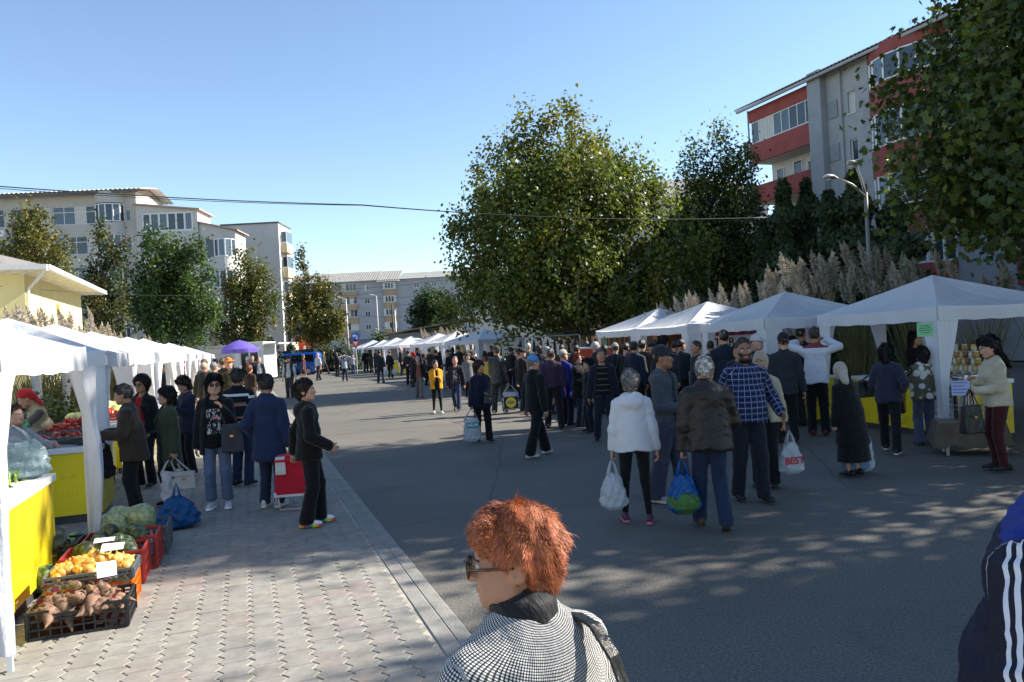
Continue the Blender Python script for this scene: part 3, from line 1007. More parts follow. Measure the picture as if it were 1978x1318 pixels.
def tree(name, label, base, lobes, n_clump, per, leaf, cols, trunk_r, seed=1, tmpl=LEAF_Q, lm=None, bark=None, clump_r=.5, shoots=0, shell=.45, group=None, limbs=22, elong=1.35, tops=None, shoot_h=1.0):
 """lobes: (dx, dy, z, rx, ry, rz) relative to the foot; tops: optional (zmin, colour, amount) autumn tint"""
 rng = np.random.default_rng(seed)
 base = Vector(base)
 root = empty(name, base, 0, label, 'tree', group)
 L = np.array(lobes, np.float32)
 vol = L[:, 3] * L[:, 4] * L[:, 5]
 pick = rng.choice(len(L), n_clump, p=vol / vol.sum())
 d = rng.normal(size=(n_clump, 3)); d /= np.linalg.norm(d, axis=1)[:, None]
 r = rng.uniform(shell ** 3, 1, n_clump) ** (1 / 3)
 C = L[pick, :3] + d * r[:, None] * L[pick, 3:]
 if shoots:
  # upright leaders breaking the outline
  k = rng.choice(n_clump, shoots)
  up = C[k].copy()
  zc = np.array([L[p, 2] for p in pick[k]])
  keep = up[:, 2] > zc
  extra = []
  for q in up[keep]:
   hgt = rng.uniform(.3, 1.0) * shoot_h
   for j in range(3):
    extra.append(q + np.array((rng.normal() * .12, rng.normal() * .12, hgt * (j + 1) / 3)))
  if extra:
   C = np.concatenate([C, np.array(extra)])
   r = np.concatenate([r, np.ones(len(extra))])
 nC = len(C)
 cen = (L[:, :3] * vol[:, None]).sum(0) / vol.sum()
 cr = clump_r * rng.uniform(.6, 1.3, nC)
 cols = np.array([c[:3] for c in cols], np.float32)
 ct = cols[rng.integers(0, len(cols), nC)] * rng.uniform(.75, 1.25, (nC, 1))
 if tops:
  am = np.clip((C[:, 2] - tops[0]) / 3.0, 0, 1) * tops[2] * rng.uniform(.2, 1.0, nC)
  ct = ct * (1 - am[:, None]) + np.array(tops[1]) * am[:, None]
 which = np.repeat(np.arange(nC), per)
 g = rng.normal(size=(len(which), 3)) * .52
 g[:, 2] *= elong
 P = (C[which] + g * cr[which][:, None]).astype(np.float32)
 out = P - cen
 out /= np.maximum(np.linalg.norm(out, axis=1), 1e-6)[:, None]
 N = (rng.normal(size=P.shape) * .75 + out * .55 + np.array((0, 0, .45))).astype(np.float32)
 T = (ct[which] * rng.uniform(.7, 1.3, (len(which), 1)) * (1 + rng.normal(size=(len(which), 3)) * .05)).astype(np.float32)
 T = np.clip(T, .004, .9)
 V, F, TT = leaf_cloud(P, N, leaf, T, tmpl, rng)
 me = np_mesh('crown', V, F, lm or M_LEAF)
 put_tint(me, TT)
 link('crown', me, root)
 top = L[:, 2].max()
 ph = rng.uniform(0, 6, 3)
 tp = [(0.10 * math.sin(z * .9 + ph[0]) * min(1, z / 2), .10 * math.sin(z * .7 + ph[1]) * min(1, z / 2), z) for z in np.linspace(-.1, top, 8)]
 tr = [trunk_r * (1.35 if i == 0 else (1 - .12 * i)) for i in range(8)]
 m = MB(); m.tube(tp, tr, 10)
 m.build('trunk', bark or M_BARK, root, smooth=True)
 m = MB()
 lowest = L[:, 2].min() * .55
 for k in rng.choice(nC, min(limbs, nC), replace=False):
  e = Vector(C[k].tolist())
  zs = max(lowest, min(e.z - .5 - .35 * math.hypot(e.x, e.y), top * .85))
  i = min(6, max(0, int(zs / top * 7)))
  s = Vector(tp[i]).lerp(Vector(tp[i + 1]), .5)
  mid = s.lerp(e, .5) + Vector((rng.normal() * .15, rng.normal() * .15, -.12 * (e - s).length))
  rr = trunk_r * .36
  pts = [s, s.lerp(mid, .6), mid.lerp(e, .35), e]
  m.tube(pts, [rr, rr * .7, rr * .45, rr * .12], 6)
 m.build('limbs', bark or M_BARK, root, smooth=True)
 return root

GRN = [(.098, .132, .028), (.115, .145, .030), (.080, .112, .028), (.135, .155, .032), (.090, .118, .030)]
OLV = [(.085, .085, .022), (.105, .095, .024), (.068, .076, .022), (.12, .10, .026), (.060, .062, .022)]
YEL = [(.125, .120, .026), (.105, .108, .026), (.15, .13, .03), (.078, .084, .024)]
DKG = [(.020, .040, .014), (.026, .052, .016), (.034, .062, .018), (.018, .034, .013)]
VGR = [(.044, .082, .022), (.056, .098, .026), (.036, .068, .020), (.070, .108, .028)]

# big plane tree in the middle
BT = Vector((3.15, 33.0, 0))
pl = []
rr_ = random.Random(3)
def from_px(px, py, Y, foot):
 p = W(px, py, Y)
 return (p.x - foot.x, p.y - foot.y, p.z)
for (px, py, rx, rz) in ((965, 352, 1.4, 1.6), (1030, 318, 1.4, 1.7), (1085, 300, 1.5, 1.8), (1150, 322, 1.5, 1.7), (1215, 360, 1.3, 1.6), (1000, 420, 2.0, 2.0), (1120, 400, 2.4, 2.4), (1225, 440, 1.8, 2.0),
      (930, 480, 1.4, 1.6), (1280, 500, 1.5, 1.8), (905, 560, 1.2, 1.3), (985, 540, 2.0, 1.8), (1090, 540, 2.6, 2.0), (1200, 545, 2.2, 1.8), (1270, 420, 1.0, 1.4), (950, 400, 1.2, 1.4), (1010, 600, 1.7, 1.1), (1110, 600, 1.6, .9), (1300, 560, .9, 1.1), (880, 600, .8, .8), (1318, 470, 1.2, 1.5), (1322, 540, 1.3, 1.4)):
 for dy in (-1.6, 1.6) if rx > 1.9 else (rr_.uniform(-1.2, 1.2),):
  x, y, z = from_px(px, py, 33 + dy, BT)
  pl.append((x, y, z, rx, rx * .95, rz))
tree('plane_tree', 'huge broad plane tree with yellowing top in the middle of the market', BT, pl, 950, 70, .185, GRN + [(.14, .14, .026)], .34, 11, clump_r=.55, shoots=40, shoot_h=.8, tops=(8.2, (.19, .145, .028), .55), limbs=46, bark=M_BARKP)
# lit tree to its right
B2 = Vector((10.3, 40.0, 0))
pl = []
for (px, py, rx, rz) in ((1345, 345, .9, 1.7), (1395, 325, .9, 1.9), (1435, 350, .8, 1.5), (1370, 430, 1.7, 2.0), (1430, 450, 1.5, 2.0), (1380, 530, 2.0, 2.0), (1440, 560, 1.6, 2.0), (1320, 480, 1.0, 1.5)):
 x, y, z = from_px(px, py, 40 + rr_.uniform(-1, 1), B2)
 pl.append((x, y, z, rx, rx, rz))
tree('plane_tree', 'tall thin-topped tree between the big plane tree and the red balcony block', B2, pl, 520, 66, .18, GRN + DKG, .2, 12, clump_r=.55, shoots=26, shell=.2, elong=1.7)
# maple at the right edge: it shades the road
MT = Vector((12.05, 14.2, 0))
pl = [(.3, 0, 8.8, 3.0, 3.5, 2.6), (-1.9, -.4, 5.9, 2.2, 2.6, 1.7), (1.6, 1.0, 6.6, 2.8, 2.8, 2.4), (-.2, -2.8, 7.2, 2.5, 2.3, 2.2), (.2, 2.9, 7.6, 2.4, 2.0, 2.2), (-.4, .0, 11.8, 3.0, 3.6, 2.2), (-.4, -1.8, 11.0, 2.6, 2.0, 1.8), (-.5, 2.6, 11.2, 2.4, 2.2, 1.8), (-2.9, .8, 5.0, 1.5, 1.5, 1.1), (-1.4, 1.8, 4.3, 1.8, 1.7, 1.0), (1.8, -1.8, 5.0, 2.0, 2.0, 1.2), (-.2, -3.2, 5.2, 1.8, 1.5, 1.2), (-2.2, 2.4, 6.6, 1.5, 1.5, 1.6), (-.2, -3.8, 7.8, 2.0, 1.5, 1.9), (-2.4, -.6, 4.0, 1.7, 2.0, .9), (-.8, -2.2, 3.9, 1.8, 1.8, .8), (-1.0, 3.4, 5.0, 1.8, 1.5, 1.4)]
tree('maple_tree', 'large dark maple overhanging the honey tent at the right edge', MT, pl, 1600, 60, .155, [(.050, .078, .018), (.062, .092, .020), (.042, .066, .016), (.105, .125, .024), (.034, .052, .016)], .30, 13, LEAF_M, clump_r=.62, shoots=20, shell=.35, limbs=40)
MT2 = Vector((15.2, 6.3, 0))
pl = [(0, .3, 7.8, 3.4, 3.4, 2.8), (-1.6, .2, 5.6, 2.2, 2.6, 1.6), (.4, 1.2, 8.6, 2.6, 2.0, 2.0), (1.6, .8, 6.4, 2.4, 2.4, 2.2), (.2, -2.2, 6.4, 2.2, 1.8, 2.0), (0.2, .2, 10.2, 1.7, 1.7, 1.7)]
tree('maple_tree', 'maple just out of view at right, shading the near asphalt', MT2, pl, 900, 56, .20, [(.045, .072, .018), (.055, .085, .018), (.038, .060, .016)], .26, 14, LEAF_Q, clump_r=.62, shell=.35)
# street trees on the left
def street_tree(label, px, Y, blobs, cols, n, per, leaf, seed, trunk=.16, shoots=14, shell=.25, tops=None, clump=.5):
 foot = W(px, 690, Y); foot.z = 0
 pl = []
 for (bx, by, rx, rz) in blobs:
  x, y, z = from_px(bx, by, Y + rr_.uniform(-.6, .6), foot)
  pl.append((x, y, z, rx, rx, rz))
 return tree('street_tree', label, foot, pl, n, per, leaf, cols, trunk, seed, clump_r=clump, shoots=shoots, shell=shell, group='street trees along the left side', elong=1.6, tops=tops)
street_tree('yellow-green tree behind the yellow house roof', 70, 48, ((40, 470, 1.2, 1.3), (75, 465, 1.2, 1.5), (110, 500, 1.0, 1.2), (60, 530, 1.9, 1.8), (15, 520, 1.1, 1.4), (90, 600, 1.8, 1.6)), YEL, 150, 60, .21, 21)
street_tree('thin brownish tree left of the dense green one', 205, 52, ((205, 490, .9, 1.6), (230, 520, .9, 1.4), (185, 540, 1.1, 1.6), (210, 590, 1.6, 1.9), (200, 640, 1.4, 1.2)), OLV + DKG, 135, 46, .20, 22, shell=.1)
street_tree('dense deep green tree with twin peaks behind the tents', 335, 48, ((285, 490, 1.1, 1.6), (345, 480, 1.1, 1.7), (310, 530, 1.7, 1.7), (375, 530, 1.3, 1.6), (340, 590, 2.3, 1.9), (395, 590, 1.1, 1.3), (285, 590, 1.2, 1.6), (340, 640, 1.9, 1.1)), VGR, 260, 62, .21, 23)
street_tree('yellow-topped tree beside the pale slab block', 475, 58, ((478, 520, 1.0, 1.7), (500, 545, 1.0, 1.6), (470, 580, 1.6, 1.8), (500, 610, 1.4, 1.6), (450, 640, 1.7, 1.2), (490, 655, 1.5, 1.0)), OLV + VGR, 190, 56, .21, 24, tops=(5.5, (.16, .15, .03), .6))
street_tree('olive brown tree with a bare top shoot before the far block', 605, 75, ((580, 512, .55, 1.1), (600, 570, 2.0, 2.0), (635, 575, 1.3, 1.7), (575, 585, 1.3, 1.7), (605, 625, 2.9, 1.9), (645, 625, 1.4, 1.4)), OLV + YEL[:2], 230, 56, .26, 25, shell=.1)
street_tree('round dark green tree left of the big plane tree', 840, 82, ((835, 590, 1.9, 1.8), (860, 610, 1.9, 1.6), (815, 615, 1.5, 1.4), (840, 635, 2.2, 1.2)), DKG + VGR[:1], 170, 60, .26, 26, shoots=4)

def cone_tree(name, label, foot, H, R, cols, n, leaf, seed, low=.2, group=None, lm=None):
 """thuja, spruce: dense upright cone of scale sprays"""
 rng = np.random.default_rng(seed)
 root = empty(name, foot, 0, label, 'tree', group)
 z = rng.uniform(0, 1, n) ** 1.25
 rad = R * (1 - z) ** .62 * (0.75 + .35 * np.sin(z * 31 + rng.uniform(0, 6))) * np.minimum(1, .45 + z * 4)
 a = rng.uniform(0, 6.283, n)
 q = rng.uniform(.55, 1.0, n)
 P = np.stack([np.cos(a) * rad * q, np.sin(a) * rad * q, low + z * (H - low)], 1).astype(np.float32)
 N = np.stack([np.cos(a), np.sin(a), rng.uniform(-.2, .6, n)], 1).astype(np.float32) + rng.normal(size=(n, 3)).astype(np.float32) * .5
 c = np.array(cols, np.float32)[rng.integers(0, len(cols), n)] * rng.uniform(.6, 1.3, (n, 1)).astype(np.float32)
 V, F, TT = leaf_cloud(P, N, leaf, c, LEAF_Q, rng)
 me = np_mesh('crown', V, F, lm or M_NEEDLE); put_tint(me, TT)
 link('crown', me, root)
 m = MB(); m.tube([(0, 0, -.1), (0, 0, H * .9)], [.12, .02], 7); m.build('trunk', M_BARK, root)
 return root
for i, (px, py, Y, R, what) in enumerate(((1512, 352, 30, 1.7, 'leftmost dark thuja under the red balconies'), (1556, 350, 31, 1.6, 'slim thuja second from the left under the red balconies'), (1600, 372, 29, 1.9, 'broad short thuja behind the street lamp'), (1648, 335, 28, 2.0, 'tallest thuja directly behind the lamp pole'), (1475, 430, 31, 1.7, 'low thuja left of the others by the thin-topped tree'), (1725, 380, 27, 2.0, 'thuja right of the lamp pole, half behind the maple'))):
 p = W(px, py, Y)
 cone_tree('thuja', what, (p.x, p.y, 0), p.z, R, DKG, 9000, .24, 40 + i, group='thujas behind the right tents')
for i, (px, py, Y, R, what) in enumerate(((522, 655, 62, 1.7, 'small spruce behind the white kiosk'), (562, 668, 66, 1.6, 'small spruce beside the orange sign'), (655, 676, 72, 1.9, 'low dark spruce bush behind the walkers'))):
 p = W(px, py, Y)
 cone_tree('spruce', what, (p.x, p.y, 0), p.z, R, [(.020, .040, .028), (.030, .052, .036), (.016, .032, .022)], 2600, .26, 50 + i, .1)
def bush(name, label, px, Y, wid, hgt, cols, n, seed, leaf=.16):
 rng = np.random.default_rng(seed)
 p = W(px, 690, Y)
 root = empty(name, (p.x, p.y, 0), 0, label, 'shrub')
 d = rng.normal(size=(n, 3)); d /= np.linalg.norm(d, axis=1)[:, None]
 d[:, 2] = np.abs(d[:, 2])
 q = rng.uniform(.6, 1, (n, 1)) * (1 + .18 * np.sin(d[:, :1] * 9) * np.sin(d[:, 1:2] * 7))
 P = (d * q * np.array((wid / 2, wid / 2.6, hgt))).astype(np.float32)
 c = np.array(cols, np.float32)[rng.integers(0, len(cols), n)] * rng.uniform(.6, 1.3, (n, 1)).astype(np.float32)
 V, F, TT = leaf_cloud(P, (d + rng.normal(size=(n, 3)) * .5).astype(np.float32), leaf, c, LEAF_Q, rng)
 me = np_mesh('foliage', V, F, M_LEAFG); put_tint(me, TT)
 link('foliage', me, root)
 m = MB()
 for k in range(5):
  m.tube([(0, 0, 0), (wid * .12 * math.cos(k * 1.3), wid * .12 * math.sin(k * 1.3), hgt * .7)], [.04, .01], 5)
 m.build('stems', M_BARK, root)
bush('shrub', 'broad dark clipped shrub beyond the blue van', 655, 74, 6.0, 2.4, DKG, 5000, 61, .2)
bush('shrub', 'bright yellow-green shrub above the blue van', 622, 78, 3.6, 3.0, YEL, 2600, 62, .2)
bush('shrub', 'spiky green shrub behind the first far white tent', 738, 84, 3.2, 4.0, [(.07, .11, .03), (.10, .13, .03), (.05, .08, .02)], 1800, 63, .3)
bush('shrub', 'leafy green shrub behind the cabbage stall', 95, 15.5, 2.6, 1.5, VGR, 2600, 64, .10)

# pampas grass
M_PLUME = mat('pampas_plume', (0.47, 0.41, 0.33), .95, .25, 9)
M_PLUME_SHADE = mat('pampas_plume_shade_grey', (0.25, 0.23, 0.20), .95, .25, 9)  # greyer plume, darkened so the right clumps' shade is in the colour
M_BLADE = mat('pampas_blade', (0.17, 0.17, 0.075), .8, .35, 2)
def plume_mesh(seed, L, m):
 rng = np.random.default_rng(seed)
 V, F = [], []
 bend = rng.uniform(.05, .25)
 def axis(t):
  return np.array((bend * t * t * L, .06 * math.sin(t * 3 + seed) * L, t * L))
 for k in range(260):
  t = rng.uniform(.02, 1.0)
  p = axis(t)
  a = rng.uniform(0, 6.283)
  w = L * .22 * (math.sin(math.pi * min(1, t * .92 + .10)) ** .8) * rng.uniform(.5, 1.1)
  d = np.array((math.cos(a) * w, math.sin(a) * w, L * .16 * rng.uniform(.5, 1.3)))
  s = np.array((-math.sin(a), math.cos(a), 0)) * .010 * rng.uniform(.7, 1.5)
  o = len(V)
  V += [p - s * .5, p + s * .5, p + d * .55 + s * 1.5 + (0, 0, .02), p + d + (0, 0, -.03), p + d * .55 - s * 1.5 + (0, 0, .02)]
  F.append((o, o + 1, o + 2, o + 3, o + 4))
 return np_mesh('plume', V, F, m)
PLM = {m.name: [plume_mesh(100 + i, 1.0, m) for i in range(5)] for m in (M_PLUME, M_PLUME_SHADE)}
def pampas(label, foot, H, n, spread, seed, m=None, pl_len=.55, group=None):
 rng = np.random.default_rng(seed)
 m = m or M_PLUME
 root = tag(empty('pampas_clump', foot, 0, label, 'pampas grass', group), None, None, None, 'thing')
 V, F = [], []
 for k in range(320):
  a = rng.uniform(0, 6.283); l = H * rng.uniform(.45, .85); r0 = rng.uniform(0, .25) * spread
  o = len(V)
  out = rng.uniform(.15, .65) * spread + .15
  sw = np.array((-math.sin(a), math.cos(a), 0)) * .012
  for t in (0, .35, .7, 1.0):
   c = np.array((math.cos(a) * (r0 + out * t * t), math.sin(a) * (r0 + out * t * t), l * (t - .25 * t ** 3)))
   V += [c - sw * (1 - t * .9), c + sw * (1 - t * .9)]
  for j in range(3):
   F.append((o + 2 * j, o + 2 * j + 1, o + 2 * j + 3, o + 2 * j + 2))
 link('blades', np_mesh('blades', V, F, M_BLADE), root)
 st = MB()
 for k in range(n):
  a = rng.uniform(0, 6.283); rr2 = spread * math.sqrt(rng.uniform(0, 1)); h_ = H * rng.uniform(.78, 1.0)
  L = pl_len * rng.uniform(.75, 1.25)
  x, y = math.cos(a) * rr2, math.sin(a) * rr2
  st.tube([(x * .3, y * .3, 0), (x * .6, y * .6, h_ * .45), (x, y, h_ - L + .02)], [.012, .009, .006], 4, cap=False)
  o = link('plume', PLM[m.name][k % 5], root, (x, y, h_ - L))
  o.scale = (L * rng.uniform(.85, 1.2),) * 2 + (L,)
  o.rotation_euler = (rng.normal() * .08, rng.normal() * .08, rng.uniform(-.8, .8) + math.pi)
 st.build('stalks', M_BLADE, root)
k = 0
for (x, y, H, n, w_) in ((4.7, 22.6, 3.0, 9, 'first sunlit pampas clump nearest the big plane tree'), (5.4, 21.0, 3.15, 10, 'second sunlit pampas clump behind the right tents'), (6.1, 19.6, 3.3, 10, 'third pampas clump, left of the tallest plumes'), (6.9, 18.4, 3.75, 11, 'tallest pampas clump behind the right tents'), (7.7, 17.4, 3.9, 10, 'pampas clump just right of the tallest plumes'), (8.5, 16.3, 3.5, 6, 'shaded pampas clump left of the lamp pole'), (9.2, 15.2, 3.2, 5, 'shaded pampas clump beside the lamp pole'), (9.9, 14.0, 2.9, 4, 'dark pampas clump behind the honey tent'), (10.3, 12.6, 2.7, 3, 'dark pampas clump behind the honey jars'), (10.6, 11.2, 2.6, 3, 'dark pampas clump at the right edge behind the stall')):
 pampas(w_, (x, y, 0), H * .95, n * 2 + 6, .85, 200 + k, M_PLUME_SHADE if k > 3 else M_PLUME, .62, 'pampas clumps behind the right tents'); k += 1
for (s, w, H, n, w_) in ((17.6, 6.6, 3.3, 9, 'leftmost beige pampas clump over the first tent'), (19.0, 6.5, 3.35, 9, 'beige pampas clump second from the left'), (23.2, 6.5, 3.3, 10, 'beige pampas clump against the white house wall'), (25.2, 6.4, 3.55, 12, 'large beige pampas clump at the corner of the yellow house'), (27.4, 6.4, 3.3, 9, 'beige pampas clump just right of the house corner'), (31.5, 6.5, 3.3, 10, 'beige pampas clump in front of the deep green tree'), (36, 6.5, 3.3, 9, 'middle beige pampas clump below the deep green tree'), (41, 6.5, 3.2, 8, 'farther beige pampas clump below the deep green tree'), (46, 6.5, 3.0, 8, 'farthest beige pampas clump on the left')):
 p = ST(s, w)
 pampas(w_, (p.x, p.y, 0), H, n * 2 + 4, 1.15, 240 + k, M_PLUME, .62, 'pampas clumps behind the left tents'); k += 1
for (px, Y, H, w_) in ((835, 54, 3.1, 'far pampas clump left of three over the blue-shaded tents'), (865, 52, 3.2, 'far pampas clump, middle of three over the blue-shaded tents'), (895, 50, 3.1, 'far pampas clump right of three over the blue-shaded tents')):
 p = W(px, 660, Y)
 pampas(w_, (p.x, p.y, 0), H, 11, 1.0, 270 + k, M_PLUME, .7, 'pampas clumps behind the far right tents'); k += 1

# ------------------------------------------------------------------ market tents
M_TENT = fabric_thin('tent_white', (226, 228, 232), .38)
M_LEGC = fabric_thin('tent_leg_cloth', (222, 224, 230), .25, .6, .5)
M_POLE = mat('tent_pole', (0.66, 0.66, 0.66), .4, .06, 4)
EAVE0, EAVE1, PEAK = 1.86, 2.06, 2.62

def gable_sheet(w, d, seed, ev0=EAVE0, ev1=EAVE1, pk=PEAK):
 """four-sided tent roof with slightly slack panels, plus the valance strip"""
 rng = random.Random(seed)
 n = 12
 c = [(-w / 2, -d / 2), (w / 2, -d / 2), (w / 2, d / 2), (-w / 2, d / 2)]
 V, F = [], []
 for s in range(4):
  (xa, ya), (xb, yb) = c[s], c[(s + 1) % 4]
  o = len(V)
  ph = rng.uniform(0, 6)
  for j in range(n + 1):
   t = j / n
   for i in range(n + 1):
    u = i / n
    x, y = xa + (xb - xa) * u, ya + (yb - ya) * u
    x, y = x * (1 - t), y * (1 - t)
    sag = .075 * math.sin(math.pi * u) * math.sin(math.pi * min(1, t * 1.0 + .08)) + .035 * (1 - t) * math.sin(math.pi * u)
    wr = .010 * math.sin(u * 23 + ph + t * 9) * (1 - t) * math.sin(math.pi * u)
    V.append((x, y, ev1 + (pk - ev1) * (t ** 1.06) - sag + wr))
  for j in range(n):
   for i in range(n):
    k = o + j * (n + 1) + i
    F.append((k, k + 1, k + n + 2, k + n + 1))
 canopy = np_mesh('canopy', V, F, M_TENT)
 V, F = [], []
 for s in range(4):
  (xa, ya), (xb, yb) = c[s], c[(s + 1) % 4]
  o = len(V)
  ph = rng.uniform(0, 6)
  for i in range(17):
   u = i / 16
   e = math.sin(math.pi * u)
   nx, ny = (yb - ya), -(xb - xa)
   L = math.hypot(nx, ny); nx, ny = nx / L, ny / L
   wv = .015 * math.sin(u * 19 + ph) * e
   zt = ev1 - .035 * e + .012
   V += [(xa + (xb - xa) * u + nx * .012, ya + (yb - ya) * u + ny * .012, zt), (xa + (xb - xa) * u + nx * (.02 + wv), ya + (yb - ya) * u + ny * (.02 + wv), ev0 - .02 * e + .008 * math.sin(u * 31 + ph))]
  for i in range(16):
   k = o + i * 2
   F.append((k, k + 1, k + 3, k + 2))
 return canopy, np_mesh('valance', V, F, M_TENT)

def leg_mesh(sx, sy, seed):
 """tapered two-sided cloth sleeve round a corner pole"""
 rng = random.Random(seed)
 V, F = [], []
 for (dx, dy) in ((-sx, 0), (0, -sy)):
  o = len(V)
  for j in range(13):
   t = j / 12
   z = .06 + (EAVE0 + .02 - .06) * t
   wd = .05 + .27 * (t ** 1.7)
   for i in range(4):
    u = i / 3
    bow = .018 * math.sin(t * 9 + u * 3 + seed) * (u)
    V.append((dx * wd * u + (sx * .018 if dx == 0 else 0) + bow * (dy != 0), dy * wd * u + (sy * .018 if dy == 0 else 0) + bow * (dx != 0), z))
  for j in range(12):
   for i in range(3):
    k = o + j * 4 + i
    F.append((k, k + 1, k + 5, k + 4))
 return np_mesh('leg_sleeve', V, F, M_LEGC)

def pole_mesh():
 m = MB()
 m.box(-.016, .016, -.016, .016, .006, EAVE1)
 m.box(-.045, .045, -.045, .045, 0, .008)
 return m.mesh('leg', M_POLE)
POLE = pole_mesh()
SLEEVE = {(sx, sy): leg_mesh(sx, sy, 3 + sx + 2 * sy) for sx in (-1, 1) for sy in (-1, 1)}
SHEETS = {}
def curtain_mesh(seed, side):
 """gathered curtain tied round a leg, bowing to one side"""
 V, F = [], []
 n, m_ = 26, 12
 for j in range(n + 1):
  t = j / n
  z = .12 + (EAVE0 + .02 - .12) * t
  r = .035 + .030 * math.sin(math.pi * min(1, t * 1.1)) + .10 * max(0, t - .72) * 2.4
  bx = side * (.10 * math.sin(math.pi * t) ** 1.2 + .05 * (1 - t))
  for i in range(m_):
   a = 2 * math.pi * i / m_
   rr = r * (1 + .28 * math.sin(a * 4 + t * 5 + seed))
   V.append((bx + rr * math.cos(a), rr * math.sin(a) * .8, z))
 for j in range(n):
  for i in range(m_):
   F.append((j * m_ + i, j * m_ + (i + 1) % m_, (j + 1) * m_ + (i + 1) % m_, (j + 1) * m_ + i))
 return np_mesh('curtain', V, F, M_LEGC, True)

def gazebo(label, corner, ang, w=3.0, d=3.0, group=None, sleeves=True, curtains=False, peak=PEAK, seed=0):
 """corner: near front corner; local x to the right of the street face (depth), local y along the street"""
 T = Vector((-math.sin(ang), math.cos(ang), 0)); S_ = Vector((math.cos(ang), math.sin(ang), 0))
 c = Vector((corner[0], corner[1], 0)) + S_ * (d / 2) + T * (w / 2)
 root = empty('market_tent', c, ang, label, 'tent', group)
 key = (round(d, 2), round(w, 2), seed % 4, round(peak, 2))
 if key not in SHEETS:
  SHEETS[key] = gable_sheet(d, w, seed % 4, pk=peak)
 cn = link('canopy', SHEETS[key][0], root)
 link('valance', SHEETS[key][1], cn)
 fr = MB()
 for (a, b) in (((-1, -1), (1, -1)), ((1, -1), (1, 1)), ((1, 1), (-1, 1)), ((-1, 1), (-1, -1))):
  fr.bar((a[0] * (d / 2 - .02), a[1] * (w / 2 - .02), EAVE1 - .04), (b[0] * (d / 2 - .02), b[1] * (w / 2 - .02), EAVE1 - .04), .022)
  fr.bar((a[0] * (d / 2 - .02), a[1] * (w / 2 - .02), EAVE1 - .04), (0, 0, peak - .05), .022)
 fr.build('roof_frame', M_POLE, root)
 for sx in (-1, 1):
  for sy in (-1, 1):
   p = (sx * (d / 2 - .03), sy * (w / 2 - .03), 0)
   lg = link('leg', POLE, root, p)
   if sleeves:
    link('leg_sleeve', SLEEVE[(sx, sy)], lg)
   elif curtains:
    link('curtain', CURT[(sy + 1) // 2 + (sx + 1)], lg)
 return root
CURT = [curtain_mesh(i, .55 if i % 2 else -.25) for i in range(4)]

# right row, near group: the tents are set at slightly different angles
TR = []
for i, (cx, cy, sl, w, d, lab) in enumerate(((6.22, 11.33, -.20, 3.0, 2.4, 'nearest right tent, shaded, with a green notice on its corner leg'), (4.73, 14.5, -.16, 3.0, 2.5, 'second tent of the right row, roof wholly in blue shade'), (4.02, 17.7, -.26, 3.0, 2.7, 'third tent of the right row, roof dappled with sun'), (3.31, 20.8, -.25, 3.0, 2.8, 'fourth tent of the right row, the last one, roof mostly sunlit'))):
 TR.append(gazebo(lab, (cx, cy), math.atan(-sl), w, d, 'market tents of the right row', seed=i))
for i, (ax, ay, bx, by, lab) in enumerate(((-1.65, 38.0, -3.5, 40.4, 'first blue-shaded tent of the far right row, nearest one'), (-3.7, 41.2, -4.95, 43.8, 'second blue-shaded tent of the far right row'), (-5.2, 46.0, -6.4, 48.7, 'third tent of the far right row, blue roof with bright specks'), (-7.55, 51.6, -8.9, 54.2, 'fourth tent of the far right row, first of the sunny ones'), (-9.2, 55.4, -10.4, 58.0, 'fifth tent of the far right row, sunlit'), (-10.7, 59.6, -11.9, 62.2, 'sixth tent of the far right row, sunlit'), (-12.4, 64.0, -13.7, 66.6, 'farthest tent of the right row, beside the yield sign'))):
 an = math.atan2(-(bx - ax), (by - ay))
 gazebo(lab, (ax, ay), an, math.hypot(bx - ax, by - ay), 2.9, 'market tents of the far right row', seed=i)
# left row: street face towards the road, so the tent lies to the left of its front line
def left_tent(label, s, w, wid=3.0, dep=3.0, **kw):
 p = ST(s, w + dep)
 return gazebo(label, (p.x, p.y), ST_A, wid, dep, 'market tents of the left row', **kw)
left_tent('nearest left tent, glaring white, with a leg in the lower left corner', 6.03, 2.74, 2.78, 2.9, sleeves=False, curtains=True, seed=1)
ordn = ('second', 'third', 'fourth', 'fifth', 'sixth', 'seventh', 'eighth', 'ninth', 'tenth', 'eleventh', 'twelfth', 'thirteenth')
for i in range(12):
 left_tent('%s white tent of the left row counted from the camera' % ordn[i], 11.7 + i * 3.06, 3.0 + .05 * math.sin(i * 2.1), 3.0, 2.9, sleeves=(i == 0 or i % 3 == 1), curtains=True, seed=i, peak=2.62 + .04 * math.sin(i * 1.7))

